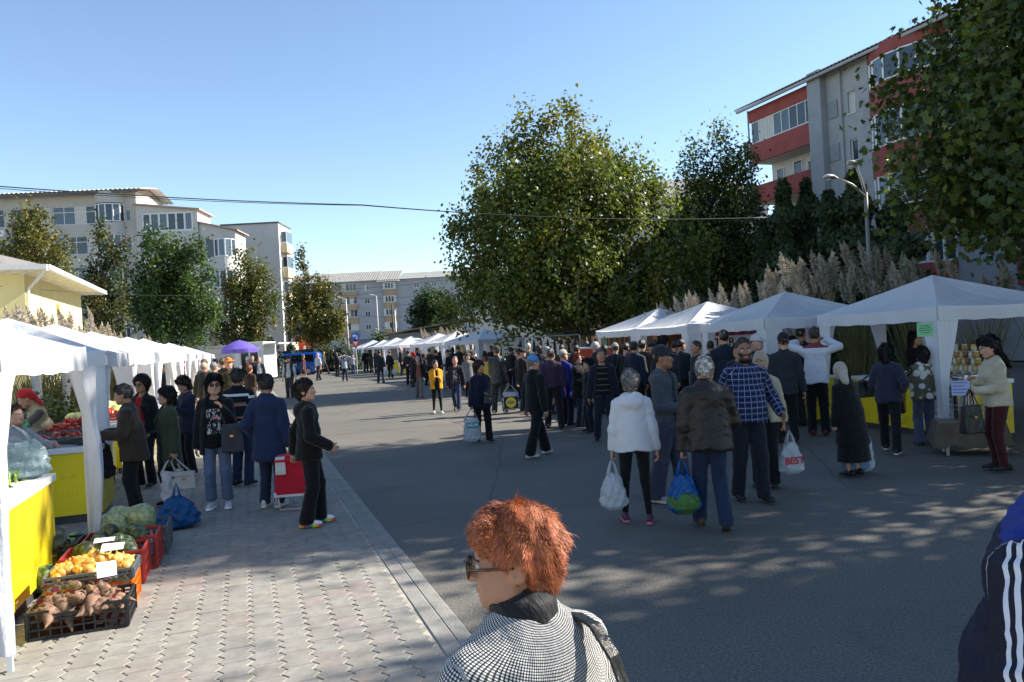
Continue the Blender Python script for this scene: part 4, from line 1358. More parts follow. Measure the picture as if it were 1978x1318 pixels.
# ------------------------------------------------------------------ stall counters
M_YPAN = mat('yellow_panel', (0.80, 0.60, 0.015), .38, .06, 1.5, .05, 6, dirt=('#8f7410', 2.4, .54, .55))
M_WTRIM = mat('white_trim', (0.70, 0.70, 0.69), .45, .06, 3)
M_METAL = mat('grey_steel', (0.34, 0.34, 0.35), .4, .1, 4, metal=.6)
def counter(label, pos, ang, L, D, H=.92, top=None, name='stall_counter', group='yellow stall counters', legs=False):
 """local x along the front, front face at y=0 facing -y"""
 root = empty(name, pos, ang, label, 'counter', group)
 n = max(1, round(L / 1.0))
 for k in range(n):
  MB().box(k * L / n + .003, (k + 1) * L / n - .003, 0, .02, .10, H - .07).build('front_panel', M_YPAN, root)
 for x in (0, L - .02):
  MB().box(x, x + .018, .022, D, .10, H - .07).build('side_panel', M_YPAN, root)
 MB().box(.01, L - .01, .03, .05, .0, .10).build('plinth', mat('plinth_dark', (0.05, 0.05, 0.05), .8), root)
 MB().box(-.02, L + .02, -.025, D + .02, H - .065, H).build('top', top or M_WTRIM, root, bevel=.006)
 for x in (.04, L - .04):
  for y in (.06, D - .06):
   MB().box(x - .018, x + .018, y - .018, y + .018, 0, H - .066).build('leg', M_METAL, root)
 return root
ANG_L = ST_A + math.pi / 2          # counter front faces the road from the left row: local x runs down the street
def ldir(s, w, z=0):
 return ST(s, w, z)
# front faces the road (+right): local -y must point to -ST_N, so local x = ST_T
p = ldir(6.45, 2.98)
counter('sunlit yellow counter of peppers under the nearest left tent', (p.x, p.y, .02), ANG_L, 1.95, .95, .92)
p = ldir(10.9, 5.25)
counter('yellow counter facing the camera with cabbages and courgettes', (p.x, p.y, .02), ST_A, 2.25, .9, .90)
for i in range(8):
 p = ldir(12.0 + i * 3.06, 3.35)
 counter('yellow counter under the %s tent of the left row' % ordn[i], (p.x, p.y, .02), ANG_L, 2.5, .9, .90)
# right side counters, one per tent; front towards the road
def rc(cx, cy, sl, off, inset, L, lab, **kw):
 a = math.atan(-sl)
 T = Vector((-math.sin(a), math.cos(a), 0)); S_ = Vector((math.cos(a), math.sin(a), 0))
 far = Vector((cx, cy, 0)) + T * (off + L) + S_ * inset
 return counter(lab, far, a - math.pi / 2, L, .8, **kw)
rc(6.22, 11.33, -.20, .15, .55, 2.7, 'yellow counter of honey jars under the nearest right tent')
rc(4.73, 14.5, -.16, .1, .6, 2.8, 'yellow counter with green cloth under the second right tent')
rc(4.02, 17.7, -.26, .1, .6, 2.8, 'yellow counter under the third right tent')
rc(3.31, 20.8, -.25, .1, .6, 2.8, 'yellow counter under the fourth right tent')
rc(7.0, 7.6, -.18, .1, .6, 2.8, 'yellow counter at the right edge behind the cream jacket')
for i, (ax, ay) in enumerate(((-1.65, 38.0), (-3.7, 41.2), (-5.2, 46.0), (-7.55, 51.6), (-9.2, 55.4))):
 rc(ax, ay, -.48, .2, .7, 2.4, 'stall counter under the %s tent of the far right row' % ('first', 'second', 'third', 'fourth', 'fifth')[i])

# ------------------------------------------------------------------ lamps, wires, signs, vehicles
M_LAMPG = mat('lamp_grey', (0.42, 0.42, 0.41), .5, .1, 3)
M_CONC = mat('concrete_pole', (0.33, 0.32, 0.30), .9, .1, 3, .2, 40)
def lamp_head(parent, p, d, s=1.0):
 """cobra-head luminaire pointing along d"""
 d = Vector(d).normalized()
 prof = [(0, .03, .03), (.10, .06, .05), (.30, .13, .085), (.48, .13, .08), (.58, .09, .05), (.62, .02, .02)]
 side = d.cross(Vector((0, 0, 1))).normalized(); up = side.cross(d)
 V, F = [], []
 for (t, a, b) in prof:
  for k in range(12):
   g_ = 2 * math.pi * k / 12
   V.append(Vector(p) + d * t * s + side * a * s * math.cos(g_) + up * b * s * (math.sin(g_) if math.sin(g_) > 0 else .45 * math.sin(g_)))
 for i in range(len(prof) - 1):
  for k in range(12):
   F.append((i * 12 + k, i * 12 + (k + 1) % 12, (i + 1) * 12 + (k + 1) % 12, (i + 1) * 12 + k))
 F += [tuple(range(12))[::-1], tuple(len(V) - 12 + k for k in range(12))]
 h_ = link('lamp_head', np_mesh('lamp_head', V, F, mat('lamp_white', (0.45, 0.45, 0.44), .5), True), parent)
 m = MB(); m.lathe([(.09 * s, -.05 * s), (.08 * s, -.08 * s), (0.001, -.10 * s)], 12, Vector(p) + d * .38 * s)
 m.build('lens', mat('lamp_lens', (0.5, 0.52, 0.5), .15), h_)
LY = 19.0
foot = W(1690, 700, LY);
lamp = empty('street_lamp', (foot.x, foot.y, 0), 0, 'grey double-headed street lamp rising in front of the thujas', 'street lamp')
tp = W(1672, 372, LY) - Vector((foot.x, foot.y, 0))
m = MB(); m.tube([(0, 0, 0), (tp.x * .5, tp.y * .5, tp.z * .5), tp], [.07, .055, .045], 10); m.build('pole', mat('lamp_pole_grey', (0.20, 0.20, 0.195), .6, .15, 3), lamp, smooth=True)
for (hx, hy, ex, ey) in ((1618, 345, 1582, 340), (1655, 325, 1640, 312)):
 a_ = W(hx, hy, LY - .4) - Vector((foot.x, foot.y, 0)); e_ = W(ex, ey, LY - .8) - Vector((foot.x, foot.y, 0))
 m = MB(); m.tube([tp - Vector((0, 0, .1)), tp.lerp(a_, .5) + Vector((0, 0, .03)), a_], [.035, .03, .03], 8); m.build('arm', M_LAMPG, lamp, smooth=True)
 lamp_head(lamp, a_, e_ - a_, .85)
def far_pole(label, px, ytop, Y, head=True, r=.09, m_=None):
 t = W(px, ytop, Y)
 root = empty('lamp_pole' if head else 'utility_pole', (t.x, t.y, 0), 0, label, 'pole')
 m = MB(); m.tube([(0, 0, 0), (0, 0, t.z)], [r * 1.3, r * .8], 8); m.build('pole', m_ or M_LAMPG, root, smooth=True)
 if head:
  m = MB(); m.tube([(0, 0, t.z), (-.35, -.1, t.z + .15)], .03, 6); m.build('arm', M_LAMPG, root)
  lamp_head(root, (-.35, -.1, t.z + .15), (-1, -.2, .1), 1.1)
 return root
far_pole('slim lamp post left of the blue arrow sign', 668, 578, 78)
far_pole('lamp post in front of the grey terrace block', 727, 572, 110)
far_pole('dark wooden utility pole behind the far white tents', 757, 588, 88, False, .12, mat('dark_wood_pole', (0.07, 0.055, 0.045), .9))
far_pole('thin white post between yield sign and tents', 763, 600, 95, False, .06, M_FRAME)

def wire(label, pts, r, name='overhead_wire'):
 """slack cable through the given points"""
 cu = MB()
 P = []
 for i in range(len(pts) - 1):
  a, b, sag = Vector(pts[i][0]), Vector(pts[i + 1][0]), pts[i][1]
  for k in range(24):
   t = k / 24
   P.append(a.lerp(b, t) - Vector((0, 0, sag * 4 * t * (1 - t))))
 P.append(Vector(pts[-1][0]))
 cu.tube(P, r, 6)
 return tag(cu.build(name, mat('black_cable', (0.02, 0.02, 0.022), .6), None, smooth=True), label, 'cable')
wire('thick black cable slung across the sky over the street', [(W(-400, 326, 13), 0.10), (W(700, 396, 17.0), .16), (W(1480, 420, 21), 0)], .011)
wire('thin second strand twisted beside the black cable', [(W(-400, 329, 13.05), 0.12), (W(700, 397, 17.05), .15), (W(1480, 421, 21.05), 0)], .007)
for i, (x0, y0, x1, y1) in enumerate(((560, 560, 900, 535), (550, 570, 760, 560), (650, 575, 900, 560), (690, 610, 900, 600), (760, 600, 700, 650), (755, 590, 905, 560))):
 wire(('uppermost', 'second', 'third', 'fourth', 'short slanting', 'right-hand')[i] + ' thin wire before the far grey block', [(W(x0, y0, 100 + i), .5), (W(x1, y1, 96 + i), 0)], .022)
wire('thin wire in front of the yellow house and deep green tree', [(W(-100, 545, 20), .15), (W(420, 570, 40), 0)], .006)

# road signs
def sign_post(label, px, pybase, Y):
 b = W(px, pybase, Y)
 return empty('road_sign', (b.x, b.y, 0), 0, label, 'road sign')
SY = 58.0
sg = sign_post('round blue left-turn arrow sign above a red yield triangle', 690, 715, SY)
ct = W(690, 650, SY); yt = W(690, 664.5, SY)
m = MB(); m.tube([(0, .02, 0), (0, .02, ct.z + .25)], .035, 8); m.build('post', M_LAMPG, sg)
M_BLUE = mat('sign_blue', (0.01, 0.16, 0.55), .4, .05); M_SWHITE = mat('sign_white', (0.8, 0.8, 0.8), .4, .03); M_SRED = mat('sign_red', (0.62, 0.02, 0.03), .4, .05)
def disc(parent, name, m_, z, r, y0, n=32, th=.015):
 mb = MB(); V = []
 for y in (y0, y0 + th):
  for k in range(n):
   V.append((r * math.cos(2 * math.pi * k / n), y, z + r * math.sin(2 * math.pi * k / n)))
 mb.add(V, [tuple(range(n)), tuple(range(n, 2 * n))[::-1]] + [(k, k + n, (k + 1) % n + n, (k + 1) % n) for k in range(n)])
 return mb.build(name, m_, parent)
def poly(parent, name, m_, pts, y0, th=.012):
 mb = MB(); n = len(pts)
 mb.add([(x, y0, z) for x, z in pts] + [(x, y0 + th, z) for x, z in pts], [tuple(range(n)), tuple(range(n, 2 * n))[::-1]] + [(k, k + n, (k + 1) % n + n, (k + 1) % n) for k in range(n)])
 return mb.build(name, m_, parent)
d0 = disc(sg, 'blue_disc', M_BLUE, ct.z, .34, -.03)
poly(d0, 'arrow', M_SWHITE, [(-.24, ct.z + .05), (-.06, ct.z + .20), (-.06, ct.z + .11), (.06, ct.z + .10), (.15, ct.z + .03), (.17, ct.z - .22), (.07, ct.z - .22), (.06, ct.z - .03), (.01, ct.z + .01), (-.06, ct.z + .01), (-.06, ct.z - .10)], -.046)
tz = yt.z
t0 = poly(sg, 'triangle', M_SRED, [(-.40, tz + .30), (0, tz - .40), (.40, tz + .30)], -.03)
poly(t0, 'triangle_centre', M_SWHITE, [(-.19, tz + .175), (0, tz - .16), (.19, tz + .175)], -.046)

# orange shop sign beyond
p = W(606, 690, 90)
og = empty('shop_sign', (p.x, p.y, 0), 0, 'small orange and red shop sign over the far corner', 'sign')
MB().box(-.07, .07, .0, .1, 0, 2.6).build('post', M_LAMPG, og)
MB().box(-1.6, 1.9, -.1, .0, 2.95, 3.75).build('orange_board', mat('orange_sign', (0.75, 0.16, 0.02), .5), og)
MB().box(-1.6, .3, -.1, .0, 1.9, 2.9).build('red_board', mat('red_sign', (0.7, 0.05, 0.02), .5), og)
MB().box(-1.1, -.8, -.13, -.101, 2.1, 2.7).box(-.6, .0, -.13, -.101, 2.25, 2.5).build('white_mark', M_SWHITE, og)

# vehicles ----------------------------------------------------------------
M_TYRE = mat('tyre', (0.02, 0.02, 0.02), .85); M_RIM = mat('rim', (0.45, 0.45, 0.46), .3, .05, 3, metal=.8)
M_CGLASS = glass('car_glass', (0.01, 0.013, 0.016), .05)
def carpaint(n, c):
 return mat(n, c, .3, .04, 2, coat=.8)
def vehicle(label, pos, ang, L, Wd, prof, roofline, paint, glassr, cat='van', wheels=(.19, .80), lampc=None):
 """prof: side outline (x, z) of the body; local x forward; glassr: side window outlines"""
 root = empty('parked_' + cat, pos, ang, label, cat)
 n = len(prof)
 mb = MB()
 V = []
 for y, ins in ((-Wd / 2, 0), (-Wd / 2 + .02, 0), (Wd / 2 - .02, 0), (Wd / 2, 0)):
  for (x, z) in prof:
   k = max(0, (z - .95)) * .16
   e = .03 if abs(y) == Wd / 2 else 0
   V.append((x, y - math.copysign(k, y), z - e * (z > .6)))
 F = []
 for j in range(3):
  for i in range(n):
   F.append((j * n + i, j * n + (i + 1) % n, (j + 1) * n + (i + 1) % n, (j + 1) * n + i))
 F += [tuple(range(n))[::-1], tuple(range(3 * n, 4 * n))]
 mb.add(V, F)
 mb.build('body', paint, root)
 for out in glassr:
  for s in (-1, 1):
   q = MB()
   q.add([(x, s * (Wd / 2 - max(0, z - .95) * .16 + .006), z) for x, z in out], [tuple(range(len(out))) if s < 0 else tuple(range(len(out)))[::-1]])
   q.build('side_window', M_CGLASS, root)
 for fx in wheels:
  for s in (-1, 1):
   q = MB(); q.lathe([(.001, -.10), (.2, -.10), (.31, -.09), (.33, -.05), (.33, .05), (.31, .09), (.2, .10), (.001, .10)], 20)
   w_ = q.build('wheel', M_TYRE, root, smooth=False); w_.rotation_euler = (math.pi / 2, 0, 0); w_.location = (L * fx, s * (Wd / 2 - .10), .33)
   q = MB(); q.lathe([(.001, -.115), (.17, -.112), (.20, -.102)], 16); q.lathe([(.20, .102), (.17, .112), (.001, .115)], 16)
   q.build('rim', M_RIM, w_)
 return root
vp = G(560, 724)
VY = 66.0
vx = W(525, 700, VY).x
van_prof = [(0, .35), (0, .95), (.35, 1.02), (1.0, 1.75), (1.3, 1.86), (4.1, 1.88), (4.25, 1.75), (4.3, .4), (4.0, .28), (.3, .28)]
vb = vehicle('blue small van parked beyond the walkers', (vx - .2, VY, 0), .02, 4.3, 1.8, van_prof, None, carpaint('blue_paint', (0.01, 0.13, 0.60)), [[(1.05, 1.1), (1.3, 1.65), (2.0, 1.68), (2.0, 1.1)], [(2.1, 1.1), (2.1, 1.68), (3.9, 1.7), (3.95, 1.1)]])
MB().box(.3, 4.0, -.915, -.895, .78, .86).build('side_moulding', mat('grey_trim', (0.12, 0.12, 0.12), .6), vb)
MB().box(4.25, 4.34, -.85, .85, .40, .68).build('bumper', mat('grey_trim', (0.12, 0.12, 0.12), .6), vb)
MB().box(4.28, 4.33, -.88, -.7, .95, 1.25).build('tail_light', M_SRED, vb)
MB().box(-.02, .12, -.85, -.55, .72, .92).build('headlight', M_FRAME, vb)
dk = vehicle('dark green car behind the blue van', (vx - 2.0, VY + 3.5, 0), .0, 5.0, 1.9, [(0, .35), (0, .85), (.3, .95), (1.1, 1.05), (1.9, 1.95), (2.4, 2.15), (4.9, 2.2), (5.0, .4), (4.7, .3), (.3, .3)], None, carpaint('dark_paint', (0.012, 0.02, 0.02)), [[(1.6, 1.2), (2.1, 1.9), (3.0, 1.95), (3.0, 1.2)], [(3.1, 1.2), (3.1, 1.95), (4.7, 1.98), (4.7, 1.2)]])
# dark car in the shade behind the gap of the right row
p = W(1105, 680, 27.5)
vehicle('dark car parked in the shade between the two right rows', (p.x - 1.4, p.y + .6, 0), -.35, 4.2, 1.75, [(0, .35), (0, .75), (.9, .92), (1.7, 1.42), (3.0, 1.45), (3.9, .98), (4.15, .9), (4.2, .4), (3.9, .25), (.3, .25)], None, carpaint('black_paint', (0.015, 0.017, 0.02)), [[(1.15, .95), (1.8, 1.37), (2.35, 1.38), (2.35, .95)], [(2.45, .95), (2.45, 1.38), (2.95, 1.38), (3.5, .97)]], 'car')

# white kiosk trailer at the end of the left row
KY = 50.0
kp = W(397, 690, KY)
kw = W(512, 690, KY).x - kp.x
kt = empty('white_kiosk', (kp.x, KY, 0), .03, 'white kiosk trailer with framed window at the end of the left row', 'kiosk')
zt = W(490, 661, KY).z
M_KIO = mat('kiosk_white', (0.62, 0.62, 0.61), .5, .06, 2)
mb = MB(); mb.box(0, kw * .80, 0, 3.2, .35, zt - .25); mb.build('body', M_KIO, kt, bevel=.05)
mb = MB(); mb.box(kw * .52, kw, -.35, 2.6, .35, zt); mb.build('front_cabin', M_KIO, kt, bevel=.04)
MB().box(-.1, kw * .51, -.25, 3.3, zt - .24, zt - .12).build('roof', M_KIO, kt)
MB().box(kw * .98, kw * 1.25, -.3, 2.4, zt - .20, zt - .12).build('awning_flap', M_KIO, kt)
window(kt, kw * .60, kw * .93, 1.15, zt - .30, -.40, 2, glassm=M_CGLASS, sill=True, fw=.09)
MB().box(.35, kw * .45, -.03, -.004, .8, zt - .6).build('hatch', mat('kiosk_grey', (0.5, 0.5, 0.5), .5), kt)
for x in (.6, kw - .7):
 m = MB(); m.lathe([(.001, -.1), (.30, -.1), (.33, 0), (.30, .1), (.001, .1)], 18); w_ = m.build('wheel', M_TYRE, kt); w_.rotation_euler = (math.pi / 2, 0, 0); w_.location = (x, .1, .33)
# purple parasol in front of it
UY = 42.0
ut = W(462, 657, UY)
um = empty('parasol', (ut.x, UY, 0), 0, 'purple market parasol in front of the white kiosk', 'parasol')
m = MB(); m.tube([(0, 0, 0), (0, 0, ut.z)], .022, 8); m.lathe([(.001, .10), (.22, .08), (.25, 0), (.25, -.0)], 12); m.build('pole', M_LAMPG, um)
V, F = [(0, 0, ut.z)], []
RU = .98
for j, (rr2, dz) in enumerate(((.35, .10), (.7, .28), (1.0, .50), (1.0, .68))):
 for k in range(32):
  a = 2 * math.pi * k / 32
  sc_ = 1 - .05 * (1 - math.cos(8 * a)) * .5 * (j / 3)
  V.append((RU * rr2 * sc_ * math.cos(a), RU * rr2 * sc_ * math.sin(a), ut.z - dz - (.04 * (1 - math.cos(8 * a)) * .5 if j == 3 else 0)))
F += [(0, 1 + k, 1 + (k + 1) % 32) for k in range(32)]
for j in range(3):
 F += [(1 + j * 32 + k, 1 + (j + 1) * 32 + k, 1 + (j + 1) * 32 + (k + 1) % 32, 1 + j * 32 + (k + 1) % 32) for k in range(32)]
link('canopy', np_mesh('canopy', V, F, fabric_thin('purple_cloth', (122, 104, 196), .4)), um)
for k in range(8):
 a = 2 * math.pi * (k + .0) / 8
 m = MB(); m.tube([(0, 0, ut.z - .02), (RU * .98 * math.cos(a), RU * .98 * math.sin(a), ut.z - .49)], .008, 5); m.build('rib', M_LAMPG, um)
# low concrete wall behind the walkers
p = W(630, 700, 80)
mb = MB(); mb.box(0, 9, 0, .3, 0, .9); tag(mb.build('low_wall', mat('low_wall', (0.22, 0.21, 0.2), .9), None, (p.x, 80, 0)), 'low grey wall behind the far walkers', 'wall')
mb = MB(); mb.box(0, 9, -.1, .4, .9, 1.05)
mb.build('coping', M_CONC, bpy.data.objects['low_wall'])
# pale blue delivery lorry box behind the farthest tents
p = W(693, 690, 84)
lb2 = empty('parked_lorry', (p.x, 84, 0), 0, 'pale blue box lorry standing behind the farthest right tents', 'lorry')
MB().box(0, 6.0, 0, 2.4, .9, 3.0).build('box_body', mat('pale_blue_panel', (0.22, 0.30, 0.42), .5), lb2)
MB().box(6.05, 7.8, .1, 2.3, .5, 2.5).build('cab', M_FRAME, lb2, bevel=.15)
for x in (.9, 2.0, 6.9):
 m = MB(); m.lathe([(.001, -.15), (.42, -.15), (.45, 0), (.42, .15), (.001, .15)], 18); w_ = m.build('wheel', M_TYRE, lb2); w_.rotation_euler = (math.pi / 2, 0, 0); w_.location = (x, .2, .45)

# ------------------------------------------------------------------ people
SKIN = {}
def skin_mat(key):
 if key in SKIN:
  return SKIN[key]
 c = {'fair': (0.50, 0.29, 0.20), 'tan': (0.40, 0.21, 0.13), 'brown': (0.28, 0.14, 0.085), 'pink': (0.55, 0.29, 0.22)}[key]
 nb = NB('skin_' + key)
 src = nb.coord('Object')
 n = nb.noise(src, 14, 4)
 r = nb.ramp(n, 'Fac', [(0.3, tuple(v * 0.86 for v in c)), (0.7, (min(1, c[0] * 1.08), c[1] * 1.0, c[2] * 0.98))])
 nb.l(r, 0, nb.b, 'Base Color')
 nb.b.inputs['Roughness'].default_value = 0.5
 nb.b.inputs['Specular IOR Level'].default_value = 0.35
 nb.b.inputs['Subsurface Weight'].default_value = 0.12
 nb.b.inputs['Subsurface Radius'].default_value = (0.01, 0.004, 0.002)
 nb.bump(nb.noise(src, 90, 3), 'Fac', 0.12, 0.004)
 SKIN[key] = nb.m
 return nb.m

def cloth(color, rough=0.85, sheen=0.15, var=0.18, bump=0.35, spec=0.2):
 key = 'cloth_%s_%g' % (color if isinstance(color, str) else '_'.join('%d' % v for v in color), rough)
 if key in MATS:
  return MATS[key]
 nb = NB(key)
 c = lin(color)
 src = nb.coord('Object')
 n1 = nb.noise(src, 7, 4)
 r = nb.ramp(n1, 'Fac', [(0.3, tuple(v * (1 - var) for v in c)), (0.72, tuple(min(1, v * (1 + var)) for v in c))])
 nb.l(r, 0, nb.b, 'Base Color')
 nb.b.inputs['Roughness'].default_value = rough
 nb.b.inputs['Specular IOR Level'].default_value = spec
 nb.b.inputs['Sheen Weight'].default_value = sheen
 src2 = nb.coord('Object', (16, 16, 7))
 w = nb.n('ShaderNodeTexNoise')
 w.inputs['Scale'].default_value = 1.0
 w.inputs['Detail'].default_value = 5
 w.inputs['Distortion'].default_value = 1.2
 nb.l(src2[0], src2[1], w, 'Vector')
 nb.bump(w, 'Fac', bump, 0.05)
 MATS[key] = nb.m
 return nb.m

def hairmat(color):
 key = 'hair_%s' % (color if isinstance(color, str) else '_'.join('%d' % v for v in color))
 if key in MATS:
  return MATS[key]
 nb = NB(key)
 c = lin(color)
 src = nb.coord('Object', (70, 70, 14))
 n = nb.noise(src, 1.0, 4, 0.7)
 r = nb.ramp(n, 'Fac', [(0.3, tuple(v * 0.5 for v in c)), (0.7, tuple(min(1, v * 1.4) for v in c))])
 nb.l(r, 0, nb.b, 'Base Color')
 nb.b.inputs['Roughness'].default_value = 0.42
 nb.b.inputs['Specular IOR Level'].default_value = 0.45
 nb.bump(n, 'Fac', 0.8, 0.02)
 MATS[key] = nb.m
 return nb.m

def pattern_mat(name, fn, rough=0.85):
 """fn(nb, u, v) -> colour (node, socket); u, v are measured round and along the cloth in metres"""
 if name in MATS:
  return MATS[name]
 nb = NB(name)
 at = nb.n('ShaderNodeAttribute', attribute_name='puv')
 sp = nb.n('ShaderNodeSeparateXYZ')
 nb.l(at, 'Vector', sp, 0)
 colr = fn(nb, (sp, 'X'), (sp, 'Y'))
 nb.l(colr[0], colr[1], nb.b, 'Base Color')
 nb.b.inputs['Roughness'].default_value = rough
 nb.b.inputs['Specular IOR Level'].default_value = 0.2
 src2 = nb.coord('Object', (13, 13, 6))
 n = nb.noise(src2, 1.0, 4)
 nb.bump(n, 'Fac', 0.3, 0.05)
 MATS[name] = nb.m
 return nb.m

def band(nb, src, period, width, phase=0.0):
 """1 inside stripes of the given width"""
 m0 = nb.n('ShaderNodeMath', operation='ADD')
 m0.inputs[1].default_value = 100 * period + phase
 nb.l(src[0], src[1], m0, 0)
 m1 = nb.n('ShaderNodeMath', operation='MODULO')
 m1.inputs[1].default_value = period
 nb.l(m0, 0, m1, 0)
 m2 = nb.n('ShaderNodeMath', operation='LESS_THAN')
 m2.inputs[1].default_value = width
 nb.l(m1, 0, m2, 0)
 return (m2, 0)

def within(nb, src, lo, hi):
 a = nb.n('ShaderNodeMath', operation='GREATER_THAN'); a.inputs[1].default_value = lo
 b = nb.n('ShaderNodeMath', operation='LESS_THAN'); b.inputs[1].default_value = hi
 nb.l(src[0], src[1], a, 0); nb.l(src[0], src[1], b, 0)
 c = nb.n('ShaderNodeMath', operation='MULTIPLY')
 nb.l(a, 0, c, 0); nb.l(b, 0, c, 1)
 return (c, 0)

def mul(nb, a, b):
 c = nb.n('ShaderNodeMath', operation='MULTIPLY')
 nb.l(a[0], a[1], c, 0); nb.l(b[0], b[1], c, 1)
 return (c, 0)

def ik2(a, t, l1, l2, pole):
 a, t, pole = np.asarray(a, float), np.asarray(t, float), np.asarray(pole, float)
 d = t - a
 L = np.linalg.norm(d)
 L2 = min(max(L, abs(l1 - l2) + 1e-3), l1 + l2 - 1e-3)
 u = d / max(L, 1e-6)
 t = a + u * L2
 x = (l1 * l1 - l2 * l2 + L2 * L2) / (2 * L2)
 hgt = math.sqrt(max(l1 * l1 - x * x, 0))
 p = pole - u * (pole @ u)
 p = p / max(np.linalg.norm(p), 1e-6)
 return a + u * x + p * hgt, t

def rotz(v, a):
 c, s = math.cos(a), math.sin(a)
 return np.array((v[0] * c - v[1] * s, v[0] * s + v[1] * c, v[2]))

def hand_mesh(wr, d, n, thumb, S, curl, V, F, MI, mi):
 """palm, four unequal fingers and a thumb, appended to V/F"""
 d = d / np.linalg.norm(d)
 n = n - d * (n @ d)
 n = n / max(np.linalg.norm(n), 1e-6)
 s = np.cross(d, n) * thumb
 def ring(c, ax, bx, ra, rb, k):
  return [c + ax * ra * math.cos(2 * math.pi * i / k) + bx * rb * math.sin(2 * math.pi * i / k) for i in range(k)]
 def loft(rings):
  k = len(rings[0])
  o = len(V)
  for r in rings:
   V.extend(r)
  for i in range(len(rings) - 1):
   for j in range(k):
    F.append((o + i * k + j, o + i * k + (j + 1) % k, o + (i + 1) * k + (j + 1) % k, o + (i + 1) * k + j)); MI.append(mi)
  F.append(tuple(o + j for j in reversed(range(k)))); MI.append(mi)
  F.append(tuple(o + (len(rings) - 1) * k + j for j in range(k))); MI.append(mi)
 loft([ring(wr + d * z * S, s, n, a * S, b * S, 8) for z, a, b in ((-0.03, .024, .019), (0.01, .027, .019), (0.05, .041, .016), (0.085, .042, .013), (0.095, .036, .009))])
 for off, ln in ((0.031, .060), (0.011, .072), (-0.011, .068), (-0.031, .052)):
  p = wr + d * 0.085 * S + s * off * S
  dd = d.copy()
  rings = [ring(p - dd * .012 * S, s, n, .0092 * S, .0088 * S, 6)]
  for j, fr in enumerate((.45, .32, .23)):
   ca, sa = math.cos(curl), math.sin(curl)
   nn = np.cross(s, dd)
   sg = 1 if (nn @ n) > 0 or j else 1
   bendn = n - dd * (n @ dd)
   if np.linalg.norm(bendn) < 0.2:
    bendn = -d
   bendn = bendn / np.linalg.norm(bendn)
   dd = dd * ca + bendn * sa
   dd = dd / np.linalg.norm(dd)
   p = p + dd * ln * fr * S * 1.0
   e2 = np.cross(dd, s)
   rings.append(ring(p, s, e2, (.009 - .0012 * j) * S, (.0088 - .0012 * j) * S, 6))
  loft(rings)
 p = wr + d * .028 * S + s * .030 * S
 dd = d * .72 + s * .62 + n * .3
 dd = dd / np.linalg.norm(dd)
 rings = []
 ax = np.cross(dd, n); ax = ax / np.linalg.norm(ax)
 for j, r in enumerate((.012, .0115, .0095, .007)):
  rings.append(ring(p, ax, np.cross(dd, ax), r * S, r * S, 6))
  if j == 1:
   dd = dd * .8 + d * .3 + n * .25; dd = dd / np.linalg.norm(dd)
  p = p + dd * .023 * S
 loft(rings)

def ball(V, F, MI, c, r, mi, n=6, m=8):
 o = len(V)
 r = np.asarray(r if hasattr(r, '__len__') else (r, r, r), float)
 c = np.asarray(c, float)
 for i in range(n + 1):
  t = math.pi * i / n
  for j in range(m):
   p = 2 * math.pi * j / m
   V.append(c + r * np.array((math.sin(t) * math.cos(p), math.sin(t) * math.sin(p), math.cos(t))))
 for i in range(n):
  for j in range(m):
   F.append((o + i * m + j, o + (i + 1) * m + j, o + (i + 1) * m + (j + 1) % m, o + i * m + (j + 1) % m)); MI.append(mi)

# --- head in its own frame: origin at the top of the neck, face towards -Y, measured for a head 0.23 m high
def head_field(P, fem=0.0, heavy=0.0):
 d = d_ell(P, (0, .022, .128), (.075, .096, .100))
 d = smin(d, d_ell(P, (0, -.022, .060), (.059 + .008 * heavy, .066, .078)), .035)
 d = smin(d, d_cap(P, (-.018, -.062, .008), (.018, -.062, .008), .026, .026), .03)
 d = smin(d, d_cap(P, (-.043, -.02, .03), (.043, -.02, .03), .028 + .006 * heavy, .028 + .006 * heavy), .03)
 d = smin(d, d_cap(P, (-.034, -.070, .118), (.034, -.070, .118), .014, .014), .02)          # brow
 d = smin(d, d_cap(P, (-.04, -.052, .072), (-.03, -.060, .068), .020, .018), .025)           # cheeks
 d = smin(d, d_cap(P, (.04, -.052, .072), (.03, -.060, .068), .020, .018), .025)
 for s in (-1, 1):
  d = np.maximum(d, -(np.sqrt(((P - np.array((s * .031, -.098, .096), np.float32)) ** 2).sum(-1)) - .017))
 d = smin(d, d_cap(P, (0, -.083, .104), (0, -.105, .066), .008, .0125), .012)                # nose
 d = smin(d, d_cap(P, (-.010, -.092, .064), (.010, -.092, .064), .009, .009), .01)
 d = smin(d, d_cap(P, (-.016, -.083, .036), (.016, -.083, .036), .0085, .0085), .009)        # lips
 d = smin(d, d_cap(P, (-.014, -.080, .025), (.014, -.080, .025), .008, .008), .008)
 for s in (-1, 1):
  e = d_ell(P, (s * .078, .018, .082), (.011, .022, .032))
  e = np.maximum(e, -d_ell(P, (s * .090, .012, .085), (.010, .012, .018)))
  d = smin(d, e, .008)
 nk = d_cap(P, (0, .035, -.10), (0, .022, .04), .056 - .009 * fem, .051 - .008 * fem)
 return smin(d, nk, .025)

def skull(P, g):
 return d_ell(P, (0, .022, .128), (.075 + g, .096 + g, .100 + g))

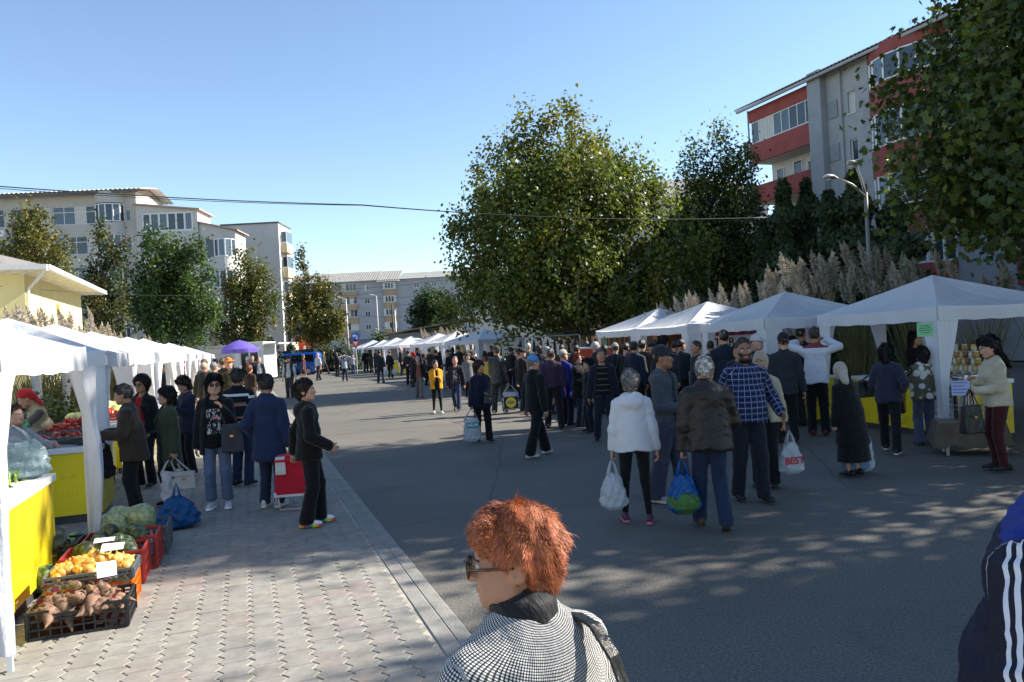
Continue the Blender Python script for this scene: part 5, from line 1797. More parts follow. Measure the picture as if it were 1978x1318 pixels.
def hair_field(style, P, seed=0.0):
 x, y, z = P[..., 0], P[..., 1], P[..., 2]
 w = (np.sin(x * 90 + seed) * np.sin(z * 70 + y * 60 + seed * 2)) * .003
 ax = np.abs(x)
 line = -(y * 1.0 + (z - .165) * .75 + .052)            # >0 in front of the hairline
 if style == 'short':
  d = skull(P, .009) + w
  d = np.maximum(d, line)
  d = np.maximum(d, .048 - z - np.clip(y - .03, 0, 1) * .9)
  ear = d_ell(P, (0, .0, .07), (.12, .032, .045))
  return np.maximum(d, -ear)
 if style == 'crew':
  d = skull(P, .004) + w * .5
  d = np.maximum(d, line)
  d = np.maximum(d, .065 - z - np.clip(y - .03, 0, 1) * .9)
  return np.maximum(d, -d_ell(P, (0, .0, .07), (.12, .032, .045)))
 if style == 'fringe':                                    # bald on top
  d = skull(P, .006) + w
  d = np.maximum(d, z - .135)
  d = np.maximum(d, -(y + .005))
  d = np.maximum(d, .045 - z - np.clip(y - .03, 0, 1) * .9)
  return np.maximum(d, -d_ell(P, (0, .0, .07), (.12, .03, .045)))
 if style == 'bob':
  d = skull(P, .020) + w * 1.5
  d = smin(d, d_cap(P, (-.062, .025, .10), (-.068, .020, .0), .036, .030), .04)
  d = smin(d, d_cap(P, (.062, .025, .10), (.068, .020, .0), .036, .030), .04)
  d = smin(d, d_cap(P, (0, .07, .10), (0, .075, -.01), .06, .05), .04)
  fr = -(y + (z - .15) * .55 + .070 - np.clip(ax - .045, 0, 1) * .9)
  d = np.maximum(d, fr)
  return np.maximum(d, -d_ell(P, (0, -.07, .045), (.058, .075, .085)))
 if style == 'pixie':
  d = skull(P, .016) + w * 2
  d = smin(d, d_cap(P, (0, .08, .08), (0, .06, .02), .045, .035), .04)
  d = np.maximum(d, -(y + (z - .15) * .6 + .062))
  d = np.maximum(d, .03 - z - np.clip(y - .03, 0, 1) * .9)
  return np.maximum(d, -d_ell(P, (0, -.035, .055), (.085, .055, .06)))
 if style == 'long':
  d = skull(P, .018) + w
  d = smin(d, d_cap(P, (-.055, .03, .12), (-.075, .04, -.14), .036, .045), .05)
  d = smin(d, d_cap(P, (.055, .03, .12), (.075, .04, -.14), .036, .045), .05)
  d = smin(d, d_cap(P, (0, .07, .12), (0, .085, -.20), .06, .07), .05)
  d = np.maximum(d, -(y + (z - .15) * .55 + .068 - np.clip(ax - .045, 0, 1) * .9))
  return np.maximum(d, -d_ell(P, (0, -.07, .04), (.056, .078, .09)))
 if style == 'curly':
  b = (np.sin(x * 130) * np.sin(y * 130) * np.sin(z * 130)) * .010
  d = skull(P, .032) + b
  d = smin(d, d_cap(P, (0, .07, .12), (0, .075, .02), .075, .05), .04)
  d = np.maximum(d, -(y + (z - .15) * .6 + .075))
  return np.maximum(d, -d_ell(P, (0, -.06, .045), (.07, .075, .075)))
 if style == 'scarf':
  d = skull(P, .016) + np.sin(z * 60 + x * 30) * .002
  d = smin(d, d_cap(P, (-.055, 0, .08), (0, -.045, -.03), .035, .028), .03)
  d = smin(d, d_cap(P, (.055, 0, .08), (0, -.045, -.03), .035, .028), .03)
  d = smin(d, d_cap(P, (0, .07, .08), (0, .12, -.09), .07, .05, None), .05)
  return np.maximum(d, -d_ell(P, (0, -.085, .07), (.055, .065, .075)))
 if style == 'kerchief':
  d = skull(P, .014) + np.sin(z * 60 + x * 30) * .002
  d = np.maximum(d, -(y * 1.0 + (z - .165) * 1.1 + .07))
  d = np.maximum(d, .05 - z - np.clip(y, 0, 1) * .8)
  d = smin(d, d_cap(P, (0, .10, .08), (.03, .13, -.08), .035, .025), .03)
  return d
 if style in ('cap', 'beanie', 'beret', 'hat', 'flatcap'):
  if style == 'beanie':
   d = skull(P, .013) + w
   d = np.maximum(d, .105 - z + (y) * .25)
   return d
  if style == 'beret':
   d = d_ell(P, (.01, .02, .205), (.12, .125, .04))
   return smin(d, np.maximum(skull(P, .010), .15 - z), .02)
  if style == 'hat':
   d = np.maximum(skull(P, .016), .135 - z)
   br = np.maximum(d_ell(P, (0, .01, .145), (.15, .165, .5)), np.abs(z - .148 - (x * x) * 1.2) - .007)
   return smin(d, br, .012)
  d = np.maximum(skull(P, .014 if style == 'cap' else .018), .125 - z + y * .12)
  k = .17 if style == 'cap' else .135
  br = np.maximum(d_ell(P, (0, -.085, .138), (.075, k - .085, .5)), np.abs(z - .135 - (y + .085) * .22) - .007)
  br = np.maximum(br, y + .03)
  return np.minimum(d, br)
 return skull(P, .01)

HAIR_LO, HAIR_HI = (-.20, -.20, -.30), (.20, .24, .28)

ARMS = {'down': (.095, .00, -.53), 'back': (.09, .16, -.49), 'fwd': (.05, -.20, -.47), 'belly': (-.10, -.24, -.30),
  'carry': (.00, -.30, -.26), 'face': (-.06, -.24, .10), 'head': (-.05, -.10, .26), 'reach': (.02, -.46, -.16),
  'pocket': (.05, -.07, -.42), 'hip': (.05, -.10, -.36), 'high': (.02, -.34, .16), 'chest': (-.10, -.22, -.18), 'bag': (.09, -.01, -.54), 'shoulder': (-.04, -.16, -.06)}

def person(label, pos, face, H=1.70, skin='fair', hair=('short', '#2a211b'), hat=None, top=None, inner=None, bottom=None, shoes=('#1a1a1c', None),
  armR='down', armL='down', curlR=.45, curlL=.45, stride=0.0, lean=0.0, head=(0, 0), g=1.0, fem=False, h=None, glasses=None, group=None,
  lift=0.0, feet=.10, wrink=1.0, name='person', beard=None, cat='person', waist_open=.055, hh=None, patch=None, hs=1.05):
 """top/inner: dict(m=material, hem=height of the hem, open=bool, sleeve='long'|'short'|None, loose=metres, collar, hood, flare)
 bottom: dict(m=material, kind='trousers'|'skirt', hem, loose)"""
 S = H / 1.72
 pos = Vector(pos)
 dist = pos.y
 if h is None:
  h = .0145 if dist < 9 else .018 if dist < 13.5 else .023 if dist < 20 else .030 if dist < 34 else .038
 h = h / S
 seed = (hash(label) % 1000) / 100.0
 root = empty(name, (pos.x, pos.y, pos.z), math.radians(face), label, cat, group)
 la = math.radians(lean)
 def U(p):
  p = np.asarray(p, float)
  y, z = p[1], p[2] - .95
  return np.array((p[0], y * math.cos(la) - z * math.sin(la), .95 + z * math.cos(la) + y * math.sin(la)))
 sw = (.150 if fem else .172) * (.7 + .3 * g)
 hw = .088 if fem else .080
 shR, shL = U((-sw, .01, 1.352)), U((sw, .01, 1.352))
 def arm(spec, sh, sd):
  off = ARMS[spec] if isinstance(spec, str) else spec
  t = sh + np.array((off[0] * sd, off[1], off[2]))
  pole = np.array((sd * .35, .8, -.25)) if not (isinstance(spec, str) and spec in ('head', 'high')) else np.array((sd * 1.0, -.1, -.2))
  return ik2(sh, t, .285, .25, pole)
 elR, wrR = arm(armR, shR, -1)
 elL, wrL = arm(armL, shL, 1)
 hipR, hipL = np.array((-hw, 0, .90)), np.array((hw, 0, .90))
 fR = np.array((-feet, stride / 2, .085 + lift)); fL = np.array((feet, -stride / 2, .085))
 knR, anR = ik2(hipR, fR, .42, .405, (-.05, -1, 0))
 knL, anL = ik2(hipL, fL, .42, .405, (.05, -1, 0))
 bust = .012 if fem else 0.0
 gw = g
 TOR = [((0, 0, .93), (0, .005, 1.10), .150 * gw + (.012 if fem else 0), (.128 if fem else .138) * gw, .70),
  ((0, .005, 1.10), (0, .005, 1.29), (.128 if fem else .138) * gw, .150 * (gw * .5 + .5), .70)]
 if g > 1.05:
  TOR.append(((0, -.04 * (g - .8), 1.02), (0, -.05 * (g - .8), 1.12), .135 * g, .125 * g, .85))
 ARMP = [(shR, elR, .050, .043), (elR, wrR, .042, .029), (shL, elL, .050, .043), (elL, wrL, .042, .029)]
 LEGP = [(hipR, knR, .086, .060), (knR, anR, .058, .040), (hipL, knL, .086, .060), (knL, anL, .058, .040)]
 neckb, neckt = U((0, .012, 1.40)), U((0, -.002, 1.50))

 def torso(P, inf, sh_r=.060):
  d = None
  for a, b, ra, rb, sq in TOR:
   q = d_cap(P, U(a), U(b), ra + inf, rb + inf, sq)
   d = q if d is None else smin(d, q, .05)
  q = d_cap(P, U((-sw + .03, .008, 1.338)), U((sw - .03, .008, 1.338)), sh_r - .008 + inf, sh_r - .008 + inf, .95)
  d = smin(d, q, .06)
  for s in (-1, 1):
   d = smin(d, d_cap(P, U((0, .016, 1.435)), U((s * (sw - .02), .012, 1.362)), .044 + inf * .6, .040 + inf * .6), .03)
  q = d_cap(P, U((0, .012, 1.36)), U((0, .012, 1.44)), .085 + inf, .055 + inf)
  d = smin(d, q, .05)
  if fem:
   for s in (-1, 1):
    d = smin(d, d_ell(P, U((s * .065, -.075, 1.24)), (.062 + inf, .06 + inf, .065 + inf)), .04)
  return d
 def arms(P, inf, cut=0.0, which=(0, 1, 2, 3), taper=0.0):
  d = None
  for i in which:
   a, b, ra, rb = ARMP[i]
   if i % 2 == 1 and cut:
    b = a + (b - a) * (1 - cut)
   q = d_cap(P, a, b, ra + inf, rb + inf + (taper if i % 2 else 0))
   d = q if d is None else smin(d, q, .03)
  return d
 def legs(P, inf, ank=0.0, upto=1.0):
  d = None
  for i, (a, b, ra, rb) in enumerate(LEGP):
   if i % 2 == 1:
    b = a + (b - a) * upto
   q = d_cap(P, a, b, ra + inf, rb + inf + (ank if i % 2 else 0))
   d = q if d is None else smin(d, q, .025)
  q = d_cap(P, (-.045, .01, .93), (.045, .01, .93), .105 * gw + inf, .105 * gw + inf, .82)
  d = smin(d, q, .045)
  if not fem:
   return d
  return smin(d, d_cap(P, (-.055, .035, .91), (.055, .035, .91), .082 + inf, .082 + inf), .05)

 allp = np.array([elR, wrR, elL, wrL, shR, shL, knR, anR, knL, anL, neckb])
 lo, hi = allp.min(0) - .20 * max(g, 1), allp.max(0) + .20 * max(g, 1)

 # ---- body: one continuous skin from feet to neck, head joined on finer
 topm = (top or {})
 skirt = bottom and bottom.get('kind') == 'skirt'
 hb = h * 1.25
 def body_f(P):
  d = np.maximum(torso(P, -.016, .048), .985 - P[..., 2])
  d = smin(d, d_cap(P, (-.04, .01, .94), (.04, .01, .96), .085, .10, .8), .04)
  d = smin(d, arms(P, -.008), .03)
  return smin(d, legs(P, -.014 if not skirt else -.012), .04)
 V0, Q0 = field((lo[0], lo[1], .05), (hi[0], hi[1], max(hi[2] - .12, 1.5)), hb, body_f)
 V = [v for v in V0]
 F = [tuple(q) for q in Q0]
 MI = [0] * len(F)
 hh = hh or max(.0085, h * .55)
 HV, HQ = field((-.105, -.135, -.10), (.105, .135, .245), hh, lambda P: head_field(P, 1.0 if fem else 0.0, max(0, (g - 1) * 5)))
 hy, hp = math.radians(head[0]), math.radians(head[1])
 Rh = np.array(Matrix.Rotation(hy, 3, 'Z') @ Matrix.Rotation(hp + la * .6, 3, 'X'))
 def HT(v):
  return (np.asarray(v) * hs) @ Rh.T + neckt
 o = len(V)
 V.extend(list(HT(HV)))
 F.extend([tuple(q + o) for q in HQ]); MI.extend([0] * len(HQ))
 fv, ff, fm = [], [], []
 for s in (-1, 1):
  ball(fv, ff, fm, (s * .031, -.0765, .096), .0125, 1)
  ball(fv, ff, fm, (s * .031, -.0855, .096), (.0055, .005, .0055), 2, 4, 6)
  tv, tf = tube([(s * .012, -.088, .114), (s * .032, -.088, .120), (s * .05, -.074, .114)], [.004, .0045, .003], 5)
  k = len(fv); fv.extend([np.array(q) for q in tv]); ff.extend([tuple(i + k for i in q) for q in tf]); fm.extend([3] * len(tf))
 tv, tf = tube([(-.021, -.080, .0305), (-.008, -.0915, .0325), (.008, -.0915, .0325), (.021, -.080, .0305)], [.002, .0048, .0048, .002], 6)
 k = len(fv); fv.extend([np.array(q) for q in tv]); ff.extend([tuple(i + k for i in q) for q in tf]); fm.extend([4] * len(tf))
 o = len(V)
 V.extend(list(HT(np.array(fv)))); F.extend([tuple(i + o for i in q) for q in ff]); MI.extend(fm)
 for wr, el, cu, sd in ((wrR, elR, curlR, -1), (wrL, elL, curlL, 1)):
  d = wr - el
  if cu > .9:
   d = d + np.array((0, 0, -.12))
  inn = np.array((-sd, 0.0, 0.0)) if d[2] < -.12 else np.array((-sd * .5, .2, -.8))
  hand_mesh(wr, d, inn, -sd if d[2] < -.12 else -sd, 1.0, cu, V, F, MI, 0)
 hm = hairmat(hair[1]) if hair else hairmat('#30261e')
 me = np_mesh('body', np.array(V) * S, F, [skin_mat(skin), MATS['eye_white'], MATS['eye_dark'], hm, MATS['lip']], True, MI)
 link('body', me, root)

 def piece(nm, VV, QQ, m, wob=.0, fr=16, uv=False, parent=root):
  if len(VV) == 0:
   return None
  if wob:
   N = vnormals(VV, QQ)
   W3 = VV + .05 * np.stack([wobble(VV, 9, seed), wobble(VV, 9, seed + 2), wobble(VV, 9, seed + 5)], 1)
   amp = wobble(W3 * np.array((.7, .7, 1.6), np.float32), fr * .75, seed)
   fold = 1 - np.abs(wobble(W3 * np.array((.8, .8, 2.2), np.float32), fr * 1.3, seed + 3))
   VV = VV + N * ((amp * .7 + .9 * np.clip(fold, -1, 1)) * wob)[:, None]
  me = np_mesh(nm, VV * S, QQ, m, True)
  if uv:
   put_uv(me, VV, uv)
  return link(nm, me, parent)

 def put_uv(me, VV, mode=True):
  uvw = np.zeros((len(VV), 3), np.float32)
  dt = torso(VV[None], 0)[0]
  uvw[:, 0] = np.arctan2(VV[:, 0], -(VV[:, 1])) * .165
  uvw[:, 1] = VV[:, 2]
  if mode == 'r':
   uvw[:, 1] -= .85 * np.hypot(VV[:, 0], VV[:, 1] * 1.3)
  best = dt.copy()
  for i, (a, b, ra, rb) in enumerate(ARMP):
   dd = d_cap(VV, a, b, ra, rb)
   s = dd < best - .012
   best = np.where(s, dd, best)
   ax = (b - a) / np.linalg.norm(b - a)
   e1 = np.cross(ax, (0, 1, 0.01)); e1 /= np.linalg.norm(e1)
   e2 = np.cross(ax, e1)
   r = VV - a
   uvw[s, 0] = (np.arctan2(r @ e1, r @ e2) * .062)[s]
   uvw[s, 1] = (1.385 - (r @ ax) - (.285 if i % 2 else 0))[s]
   uvw[s, 2] = 1.0
  at = me.attributes.new('puv', 'FLOAT_VECTOR', 'POINT')
  at.data.foreach_set('vector', uvw.ravel())

 # ---- trousers or skirt
 if bottom:
  if bottom.get('kind', 'trousers') == 'skirt':
   hem = bottom.get('hem', .45)
   fl = bottom.get('flare', .05)
   def sk(P):
    d = d_cap(P, (0, .01, 1.0), (0, .01 + 0, hem - .1), .148 * gw, .165 * gw + fl, .82)
    d = d + np.sin(np.arctan2(P[..., 0], P[..., 1]) * 9) * .004
    return np.maximum(np.maximum(d, hem - P[..., 2]), P[..., 2] - min(1.04, (top or {}).get('hem', 1.0) + .05))
   VV, QQ = field((-.34, -.32, hem), (.34, .32, 1.06), h, sk)
   piece('skirt', VV, QQ, bottom['m'], .003 * wrink, 14)
  else:
   lo_z = bottom.get('hem', .045)
   lz = bottom.get('loose', .012)
   ank = bottom.get('ank', .018)
   vis = (inner if (top and top.get('open') and inner) else top or {}).get('hem', .88)
   tcut = min(1.02, vis + .05)
   def tr(P):
    d = legs(P, lz, ank)
    return np.maximum(np.maximum(d, P[..., 2] - tcut), lo_z - P[..., 2] if lift < .02 else np.maximum(lo_z - P[..., 2], -9))
   VV, QQ = field((-.30 - .1 * (g - 1), min(anR[1], anL[1], -.1) - .2, lo_z - .02), (.30 + .1 * (g - 1), max(anR[1], anL[1], .1) + .2, 1.03), h, tr)
   piece('trousers', VV, QQ, bottom['m'], .0042 * wrink, 17, bottom.get('uv', False))
 # ---- shoes
 for s, an, back in ((-1, anR, stride > .05), (1, anL, False)):
  pit = 0.0
  if lift > .02 and s < 0:
   pit = .55
  sv, sf = [], []
  prof = [(.085, .024, .050), (.075, .034, .075), (.03, .036, .092), (-.03, .036, .078), (-.08, .042, .058), (-.13, .043, .046), (-.165, .030, .034), (-.175, .014, .022)]
  n = 10
  for (yy, hw_, tp) in prof:
   for k in range(n):
    t = 2 * math.pi * k / n
    cx, cz = math.cos(t), math.sin(t)
    zz = tp * max(0, cz) ** .8 if cz > 0 else 0.0
    ww = hw_ * (1.0 if cz > 0 else 1.0) * (abs(cx) ** .7) * (1 if cx > 0 else -1)
    sv.append(np.array((ww, yy, zz if cz > 0 else -.0 - .004 * (1 - abs(cx)))))
  for i in range(len(prof) - 1):
   for k in range(n):
    sf.append((i * n + k, i * n + (k + 1) % n, (i + 1) * n + (k + 1) % n, (i + 1) * n + k))
  sf.append(tuple(reversed(range(n)))); sf.append(tuple((len(prof) - 1) * n + k for k in range(n)))
  to = .12 * s
  M = Matrix.Translation(Vector((an[0], an[1], max(an[2] - .085, 0.012)))) @ Matrix.Rotation(to, 4, 'Z') @ (Matrix.Translation((0, 0, .02)) @ Matrix.Rotation(pit, 4, 'X'))
  sv2 = [np.array(M @ Vector(v)) for v in sv]
  so = link('shoe', np_mesh('shoe', np.array(sv2) * S, sf, cloth(shoes[0], .55, 0, .1, .1, .4) if isinstance(shoes[0], (str, tuple)) else shoes[0], True), root)
  if shoes[1] and dist < 16:
   mb = MB()
   pr = [(.088, .020), (.07, .037), (.03, .039), (-.03, .039), (-.08, .045), (-.13, .046), (-.165, .033), (-.18, .012)]
   vs = [(x * w_, y, z) for y, w_ in pr for x, z in ((-1, -.02), (1, -.02), (1, .008), (-1, .008))]
   fs = []
   for i in range(len(pr) - 1):
    for k in range(4):
     fs.append((i * 4 + k, i * 4 + (k + 1) % 4, (i + 1) * 4 + (k + 1) % 4, (i + 1) * 4 + k))
   fs += [(3, 2, 1, 0), tuple(len(vs) - 4 + k for k in range(4))]
   vs = [np.array(M @ Vector(v)) * S for v in vs]
   link('sole', np_mesh('sole', np.array(vs), fs, shoes[1] if not isinstance(shoes[1], (str, tuple)) else cloth(shoes[1], .6, 0, .05, .05, .4)), so)
 # ---- upper clothes
 def upper(nm, sp, base_inf):
  inf = base_inf + sp.get('loose', 0.0)
  hem = sp.get('hem', .88)
  fl = sp.get('flare', .015)
  sl = sp.get('sleeve', 'long')
  opn = sp.get('open', False)
  def f(P):
   d = torso(P, inf)
   if hem < .95:
    q = d_cap(P, U((0, .0, 1.08)), (0, .012, hem - .08), .142 * gw + inf, .172 * gw + inf + fl, .80)
    d = smin(d, q, .05)
   if sl == 'long':
    d = smin(d, arms(P, inf * .7 + .006, .03, taper=sp.get('cuff', .006)), .022)
   elif sl == 'short':
    d = smin(d, arms(P, inf + .012, 0, (0, 2)), .035)
   ncut = d_cap(P, U((0, .004, 1.40)), U((0, -.02, 1.56)), .062, .075)
   d = np.maximum(d, -ncut)
   if sp.get('vneck'):
    d = np.maximum(d, -d_cap(P, U((0, -.10, 1.46)), U((0, -.14, 1.46 - sp['vneck'])), .07, .02))
   if sp.get('collar'):
    c1 = d_cap(P, U((0, .02, 1.41)), U((0, .012, 1.41 + sp['collar'])), .078, .074)
    c2 = d_cap(P, U((0, .01, 1.38)), U((0, -.02, 1.62)), .060, .066)
    c1 = np.maximum(np.maximum(c1, -c2), (P[..., 2] - (U((0, 0, 1.44 + sp['collar']))[2])) - .4 * (P[..., 1] - .0))
    d = smin(d, c1, .012)
   if sp.get('hood'):
    hd = d_ell(P, U((0, .105, 1.37)), (.125, .062, .085))
    hd = smin(hd, d_cap(P, U((-.085, .05, 1.43)), U((.085, .05, 1.43)), .045, .045), .04)
    hd = np.maximum(hd, -d_cap(P, U((0, .0, 1.40)), U((0, .0, 1.60)), .068, .09))
    d = smin(d, hd, .018)
   if opn:
    zz = P[..., 2]
    wdt = waist_open + .10 * np.clip((1.30 - zz), 0, 1) * (0.55 if opn == 'slim' else 1.0) + .03 * np.clip(zz - 1.28, 0, 1)
    d = np.maximum(d, np.minimum(wdt - np.abs(P[..., 0]), -.02 - P[..., 1]))
   return np.maximum(d, hem - P[..., 2] + .012 * np.sin(np.arctan2(P[..., 0], P[..., 1]) * 3 + seed))
  zlo = min(hem, wrR[2], wrL[2], .9) - .05
  hiz = max(hi[2], 1.55) if max(wrR[2], wrL[2], elR[2], elL[2]) < 1.4 else max(hi[2], 1.6)
  VV, QQ = field((lo[0] - .02, min(lo[1], -.2), zlo), (hi[0] + .02, max(hi[1], .25), hiz), h, f)
  return piece(nm, VV, QQ, sp['m'], sp.get('wob', .0052) * wrink, sp.get('fr', 15), sp.get('uv', False))
 if inner:
  upper(inner.get('name', 'shirt'), inner, .004)
 if top:
  upper(top.get('name', 'jacket'), top, .018 if inner else .012)
 if patch:
  def pf(P):
   d = np.maximum(torso(P, .036), d_cap(P, U((0, .035, 1.36)), U((0, .015, 1.52)), patch[1], patch[1]))
   d = np.maximum(d, -d_cap(P, U((0, .004, 1.40)), U((0, -.02, 1.56)), .060, .072))
   return np.maximum(d, -(P[..., 2] - (U((0, 0, patch[2]))[2]) - .25 * P[..., 1]))
  VV, QQ = field((-.2, -.2, 1.2), (.2, .25, 1.6), h, pf)
  piece('collar', VV, QQ, patch[0], .001)
 # ---- hair, headwear
 def headpiece(nm, style, m, amp):
  hr = min(hh, max(.008, h * .5))
  lo_, hi_ = ((-.14, -.15, -.30), (.14, .2, .26)) if style in ('long', 'bob', 'scarf') else ((-.16, -.19, -.12), (.16, .2, .26))
  VV, QQ = field(lo_, hi_, hr, lambda P: hair_field(style, P, seed))
  if len(VV) == 0:
   return
  N = vnormals(VV, QQ)
  VV = VV + N * (wobble(VV * np.array((1, 1, .35), np.float32), 120, seed) * amp)[:, None]
  ho = link(nm, np_mesh(nm, HT(VV) * S, QQ, m, True), root)
  if nm == 'hair' and dist < 17 and style != 'crew':
   rg = np.random.default_rng(int(seed * 100))
   n = 2600
   k = rg.integers(0, len(VV), n)
   P0, N0 = VV[k], N[k]
   fl = P0 - np.array((0, .05, .24)); fl[:, 2] -= .10
   fl -= N0 * (fl * N0).sum(1)[:, None]
   fl /= np.maximum(np.linalg.norm(fl, axis=1), 1e-6)[:, None]
   cl = np.stack([wobble(P0, 60, seed + i) for i in range(3)], 1)
   D = fl + N0 * rg.uniform(0, .30, (n, 1)) + cl * .35 + rg.normal(size=(n, 3)) * .14
   L = rg.uniform(.012, .030, n) * (1.7 if style in ('bob', 'long') else 1.0)
   sd = np.cross(D, N0); sd /= np.maximum(np.linalg.norm(sd, axis=1), 1e-6)[:, None]
   A = P0 - N0 * .002; B = P0 + D * (L * .5)[:, None] + N0 * .003; T = P0 + D * L[:, None] - N0 * .001
   w = .0017
   X4 = np.stack([A - sd * w, A + sd * w, B + sd * w * .8, T, B - sd * w * .8], 1).reshape(-1, 3)
   F5 = (np.arange(n) * 5)[:, None] + np.arange(5)[None]
   tag(link('hair_locks', np_mesh('hair_locks', HT(X4) * S, F5, m), ho), None, None, None, 'stuff')
 if hair and hair[0]:
  headpiece('hair', hair[0], hm, .004 if dist < 16 else .002)
 if hat:
  headpiece({'scarf': 'headscarf', 'kerchief': 'headscarf', 'beanie': 'knit_cap', 'beret': 'beret', 'hat': 'hat', 'cap': 'cap', 'flatcap': 'cap'}[hat[0]], hat[0], hat[1], .001)
 if beard:
  VV, QQ = field((-.09, -.13, -.03), (.09, .05, .09), hh, lambda P: np.maximum(np.maximum(head_field(P, 0, 0) - .0035, P[..., 2] - .052 - np.abs(P[..., 0]) * .5), np.maximum(P[..., 1] + .005, -(d_cap(P, (-.016, -.09, .031), (.016, -.09, .031), .011, .011)))))
  if len(VV):
   link('beard', np_mesh('beard', HT(VV) * S, QQ, hairmat(beard), True), root)
 if glasses:
  mb = MB()
  for s in (-1, 1):
   mb.lathe([(.0, -.0015), (.021, -.0015), (.024, 0), (.021, .0015), (.0, .0015)], 12, (0, 0, 0))
   k = 12 * 5
   for i in range(len(mb.v) - k, len(mb.v)):
    x, y, z = mb.v[i]
    mb.v[i] = tuple(HT(np.array((x * 1.05 + s * .031, -.103 - z + abs(s * .031 + x) * .1, y * .85 + .095))))
   mb.bar(HT((s * .055, -.098, .10)), HT((s * .078, .012, .095)), .004, .006)
  mb.bar(HT((-.012, -.104, .10)), HT((.012, -.104, .10)), .004, .004)
  for i in range(len(mb.v)):
   mb.v[i] = tuple(np.asarray(mb.v[i]) * S)
  mb.build('glasses', glasses, root)
 info = {'root': root, 'S': S}
 Rz = Matrix.Rotation(math.radians(face), 4, 'Z')
 def tow(v):
  return pos + Rz @ Vector([float(c) * S for c in v])
 info['handR'] = tow(wrR + (wrR - elR) / np.linalg.norm(wrR - elR) * .08 + (np.array((0, 0, -.02)) if curlR > .9 else 0))
 info['handL'] = tow(wrL + (wrL - elL) / np.linalg.norm(wrL - elL) * .08 + (np.array((0, 0, -.02)) if curlL > .9 else 0))
 info['shR'], info['shL'], info['face'] = tow(shR), tow(shL), math.radians(face)
 info['elR'], info['elL'] = tow(elR), tow(elL)
 info['tow'], info['HT'] = tow, (lambda v: tow(HT(v)))
 info['HTl'], info['U'] = (lambda v: HT(v) * S), U
 return info

mat('eye_white', (0.62, 0.58, 0.54), .25, .03)
mat('eye_dark', (0.02, 0.013, 0.01), .2, .03)
mat('lip', (0.36, 0.12, 0.10), .45, .1)

# ------------------------------------------------------------------ who stands where (head pixel, foot pixel or depth -> place and height)
def PP(label, hpx, foot=None, depth=None, face=0, z=0.0, Hlim=(1.46, 1.90), **kw):
 if foot is not None:
  g = G(foot[0], foot[1], z)
  X, Y = g.x, g.y
 else:
  Y = depth
  X = ab(*hpx)[0] * Y / FPX
 H = HC - ab(*hpx)[1] * Y / FPX - z
 H = min(max(H, Hlim[0]), Hlim[1])
 return person(label, (X, Y, z), face, H, **kw)

def J(c, **k):
 d = dict(m=cloth(c) if isinstance(c, (str, tuple)) else c, hem=.84, name='jacket')
 d.update(k)
 return d
def TR_(c, **k):
 d = dict(m=cloth(c) if isinstance(c, (str, tuple)) else c, kind='trousers')
 d.update(k)
 return d
BLK, NAVY, DGRY, JEAN, BRWN = '#141518', '#161b2a', '#26282c', '#2b3a55', '#33281f'
M_SHADES = mat('dark_lenses', (0.01, 0.01, 0.012), .12, .02)
LEATHER = cloth('#1f1714', .5, 0, .15, .22, .4)
BLEATHER = cloth('#17181a', .4, 0, .2, .5, .5)

# patterned cloths
def f_shirtcheck(nb, u, v):
 a, b = band(nb, u, .035, .004), band(nb, v, .035, .004)
 m = nb.n('ShaderNodeMath', operation='MAXIMUM'); nb.l(a[0], a[1], m, 0); nb.l(b[0], b[1], m, 1)
 return nb.mix((m, 0), lin('#b9b3a2'), lin('#5d5648'))
M_CHECK = pattern_mat('checked_shirt', f_shirtcheck)
def f_plaid(nb, u, v):
 base = lin('#1d2748')
 c = nb.mix(band(nb, u, .060, .022), base, lin('#2c3a66'))
 c = nb.mix(band(nb, v, .060, .022), c, lin('#141c38'))
 a = nb.mix(band(nb, u, .060, .005, .02), c, lin('#8f97ad'))
 return nb.mix(band(nb, v, .060, .005, .02), a, lin('#8f97ad'))
M_PLAID = pattern_mat('plaid_shirt', f_plaid)
def f_stripes(nb, u, v):
 c = lin('#151823')
 c = nb.mix(within(nb, v, 1.335, 1.372), c, lin('#d8d8d4'))
 c = nb.mix(within(nb, v, 1.225, 1.245), c, lin('#6a6a66'))
 c = nb.mix(within(nb, v, 1.195, 1.220), c, lin('#b06a4c'))
 c = nb.mix(mul(nb, within(nb, v, 1.10, 1.125), within(nb, u, .25, .45)), c, lin('#c8c8c4'))
 c = nb.mix(within(nb, v, 1.02, 1.04), c, lin('#b06a4c'))
 return nb.mix(within(nb, v, .955, .972), c, lin('#8f8f8a'))
M_SWEAT = pattern_mat('striped_sweater', f_stripes)
def f_print(nb, u, v):
 src = nb.coord('Object', (22, 22, 9))
 n = nb.noise(src, 1.6, 5, .7)
 r = nb.ramp(n, 'Fac', [(.50, (0, 0, 0)), (.56, (1, 1, 1))])
 msk = mul(nb, within(nb, u, -.10, .10), within(nb, v, .98, 1.30))
 f = mul(nb, (r, 0), msk)
 c = nb.mix(f, lin('#121316'), lin('#b4b4b4'))
 return nb.mix(mul(nb, within(nb, u, -.02, .06), within(nb, v, 1.17, 1.20)), c, lin('#c86a72'))
M_PRINT = pattern_mat('printed_top', f_print)
def f_floral(nb, u, v):
 src = nb.coord('Object', (11, 11, 11))
 vo = nb.n('ShaderNodeTexVoronoi', feature='F1'); vo.inputs['Scale'].default_value = 1.0
 wv = nb.mix(.25, (src[0], src[1]), (nb.noise(src, 2.5, 3), 'Color'))
 nb.l(wv[0], wv[1], vo, 'Vector')
 r = nb.ramp(vo, 'Distance', [(.38, (1, 1, 1)), (.48, (0, 0, 0))])
 return nb.mix((r, 0), lin('#5c5646'), lin('#c9c4bd'))
M_FLOR = pattern_mat('floral_jacket', f_floral)
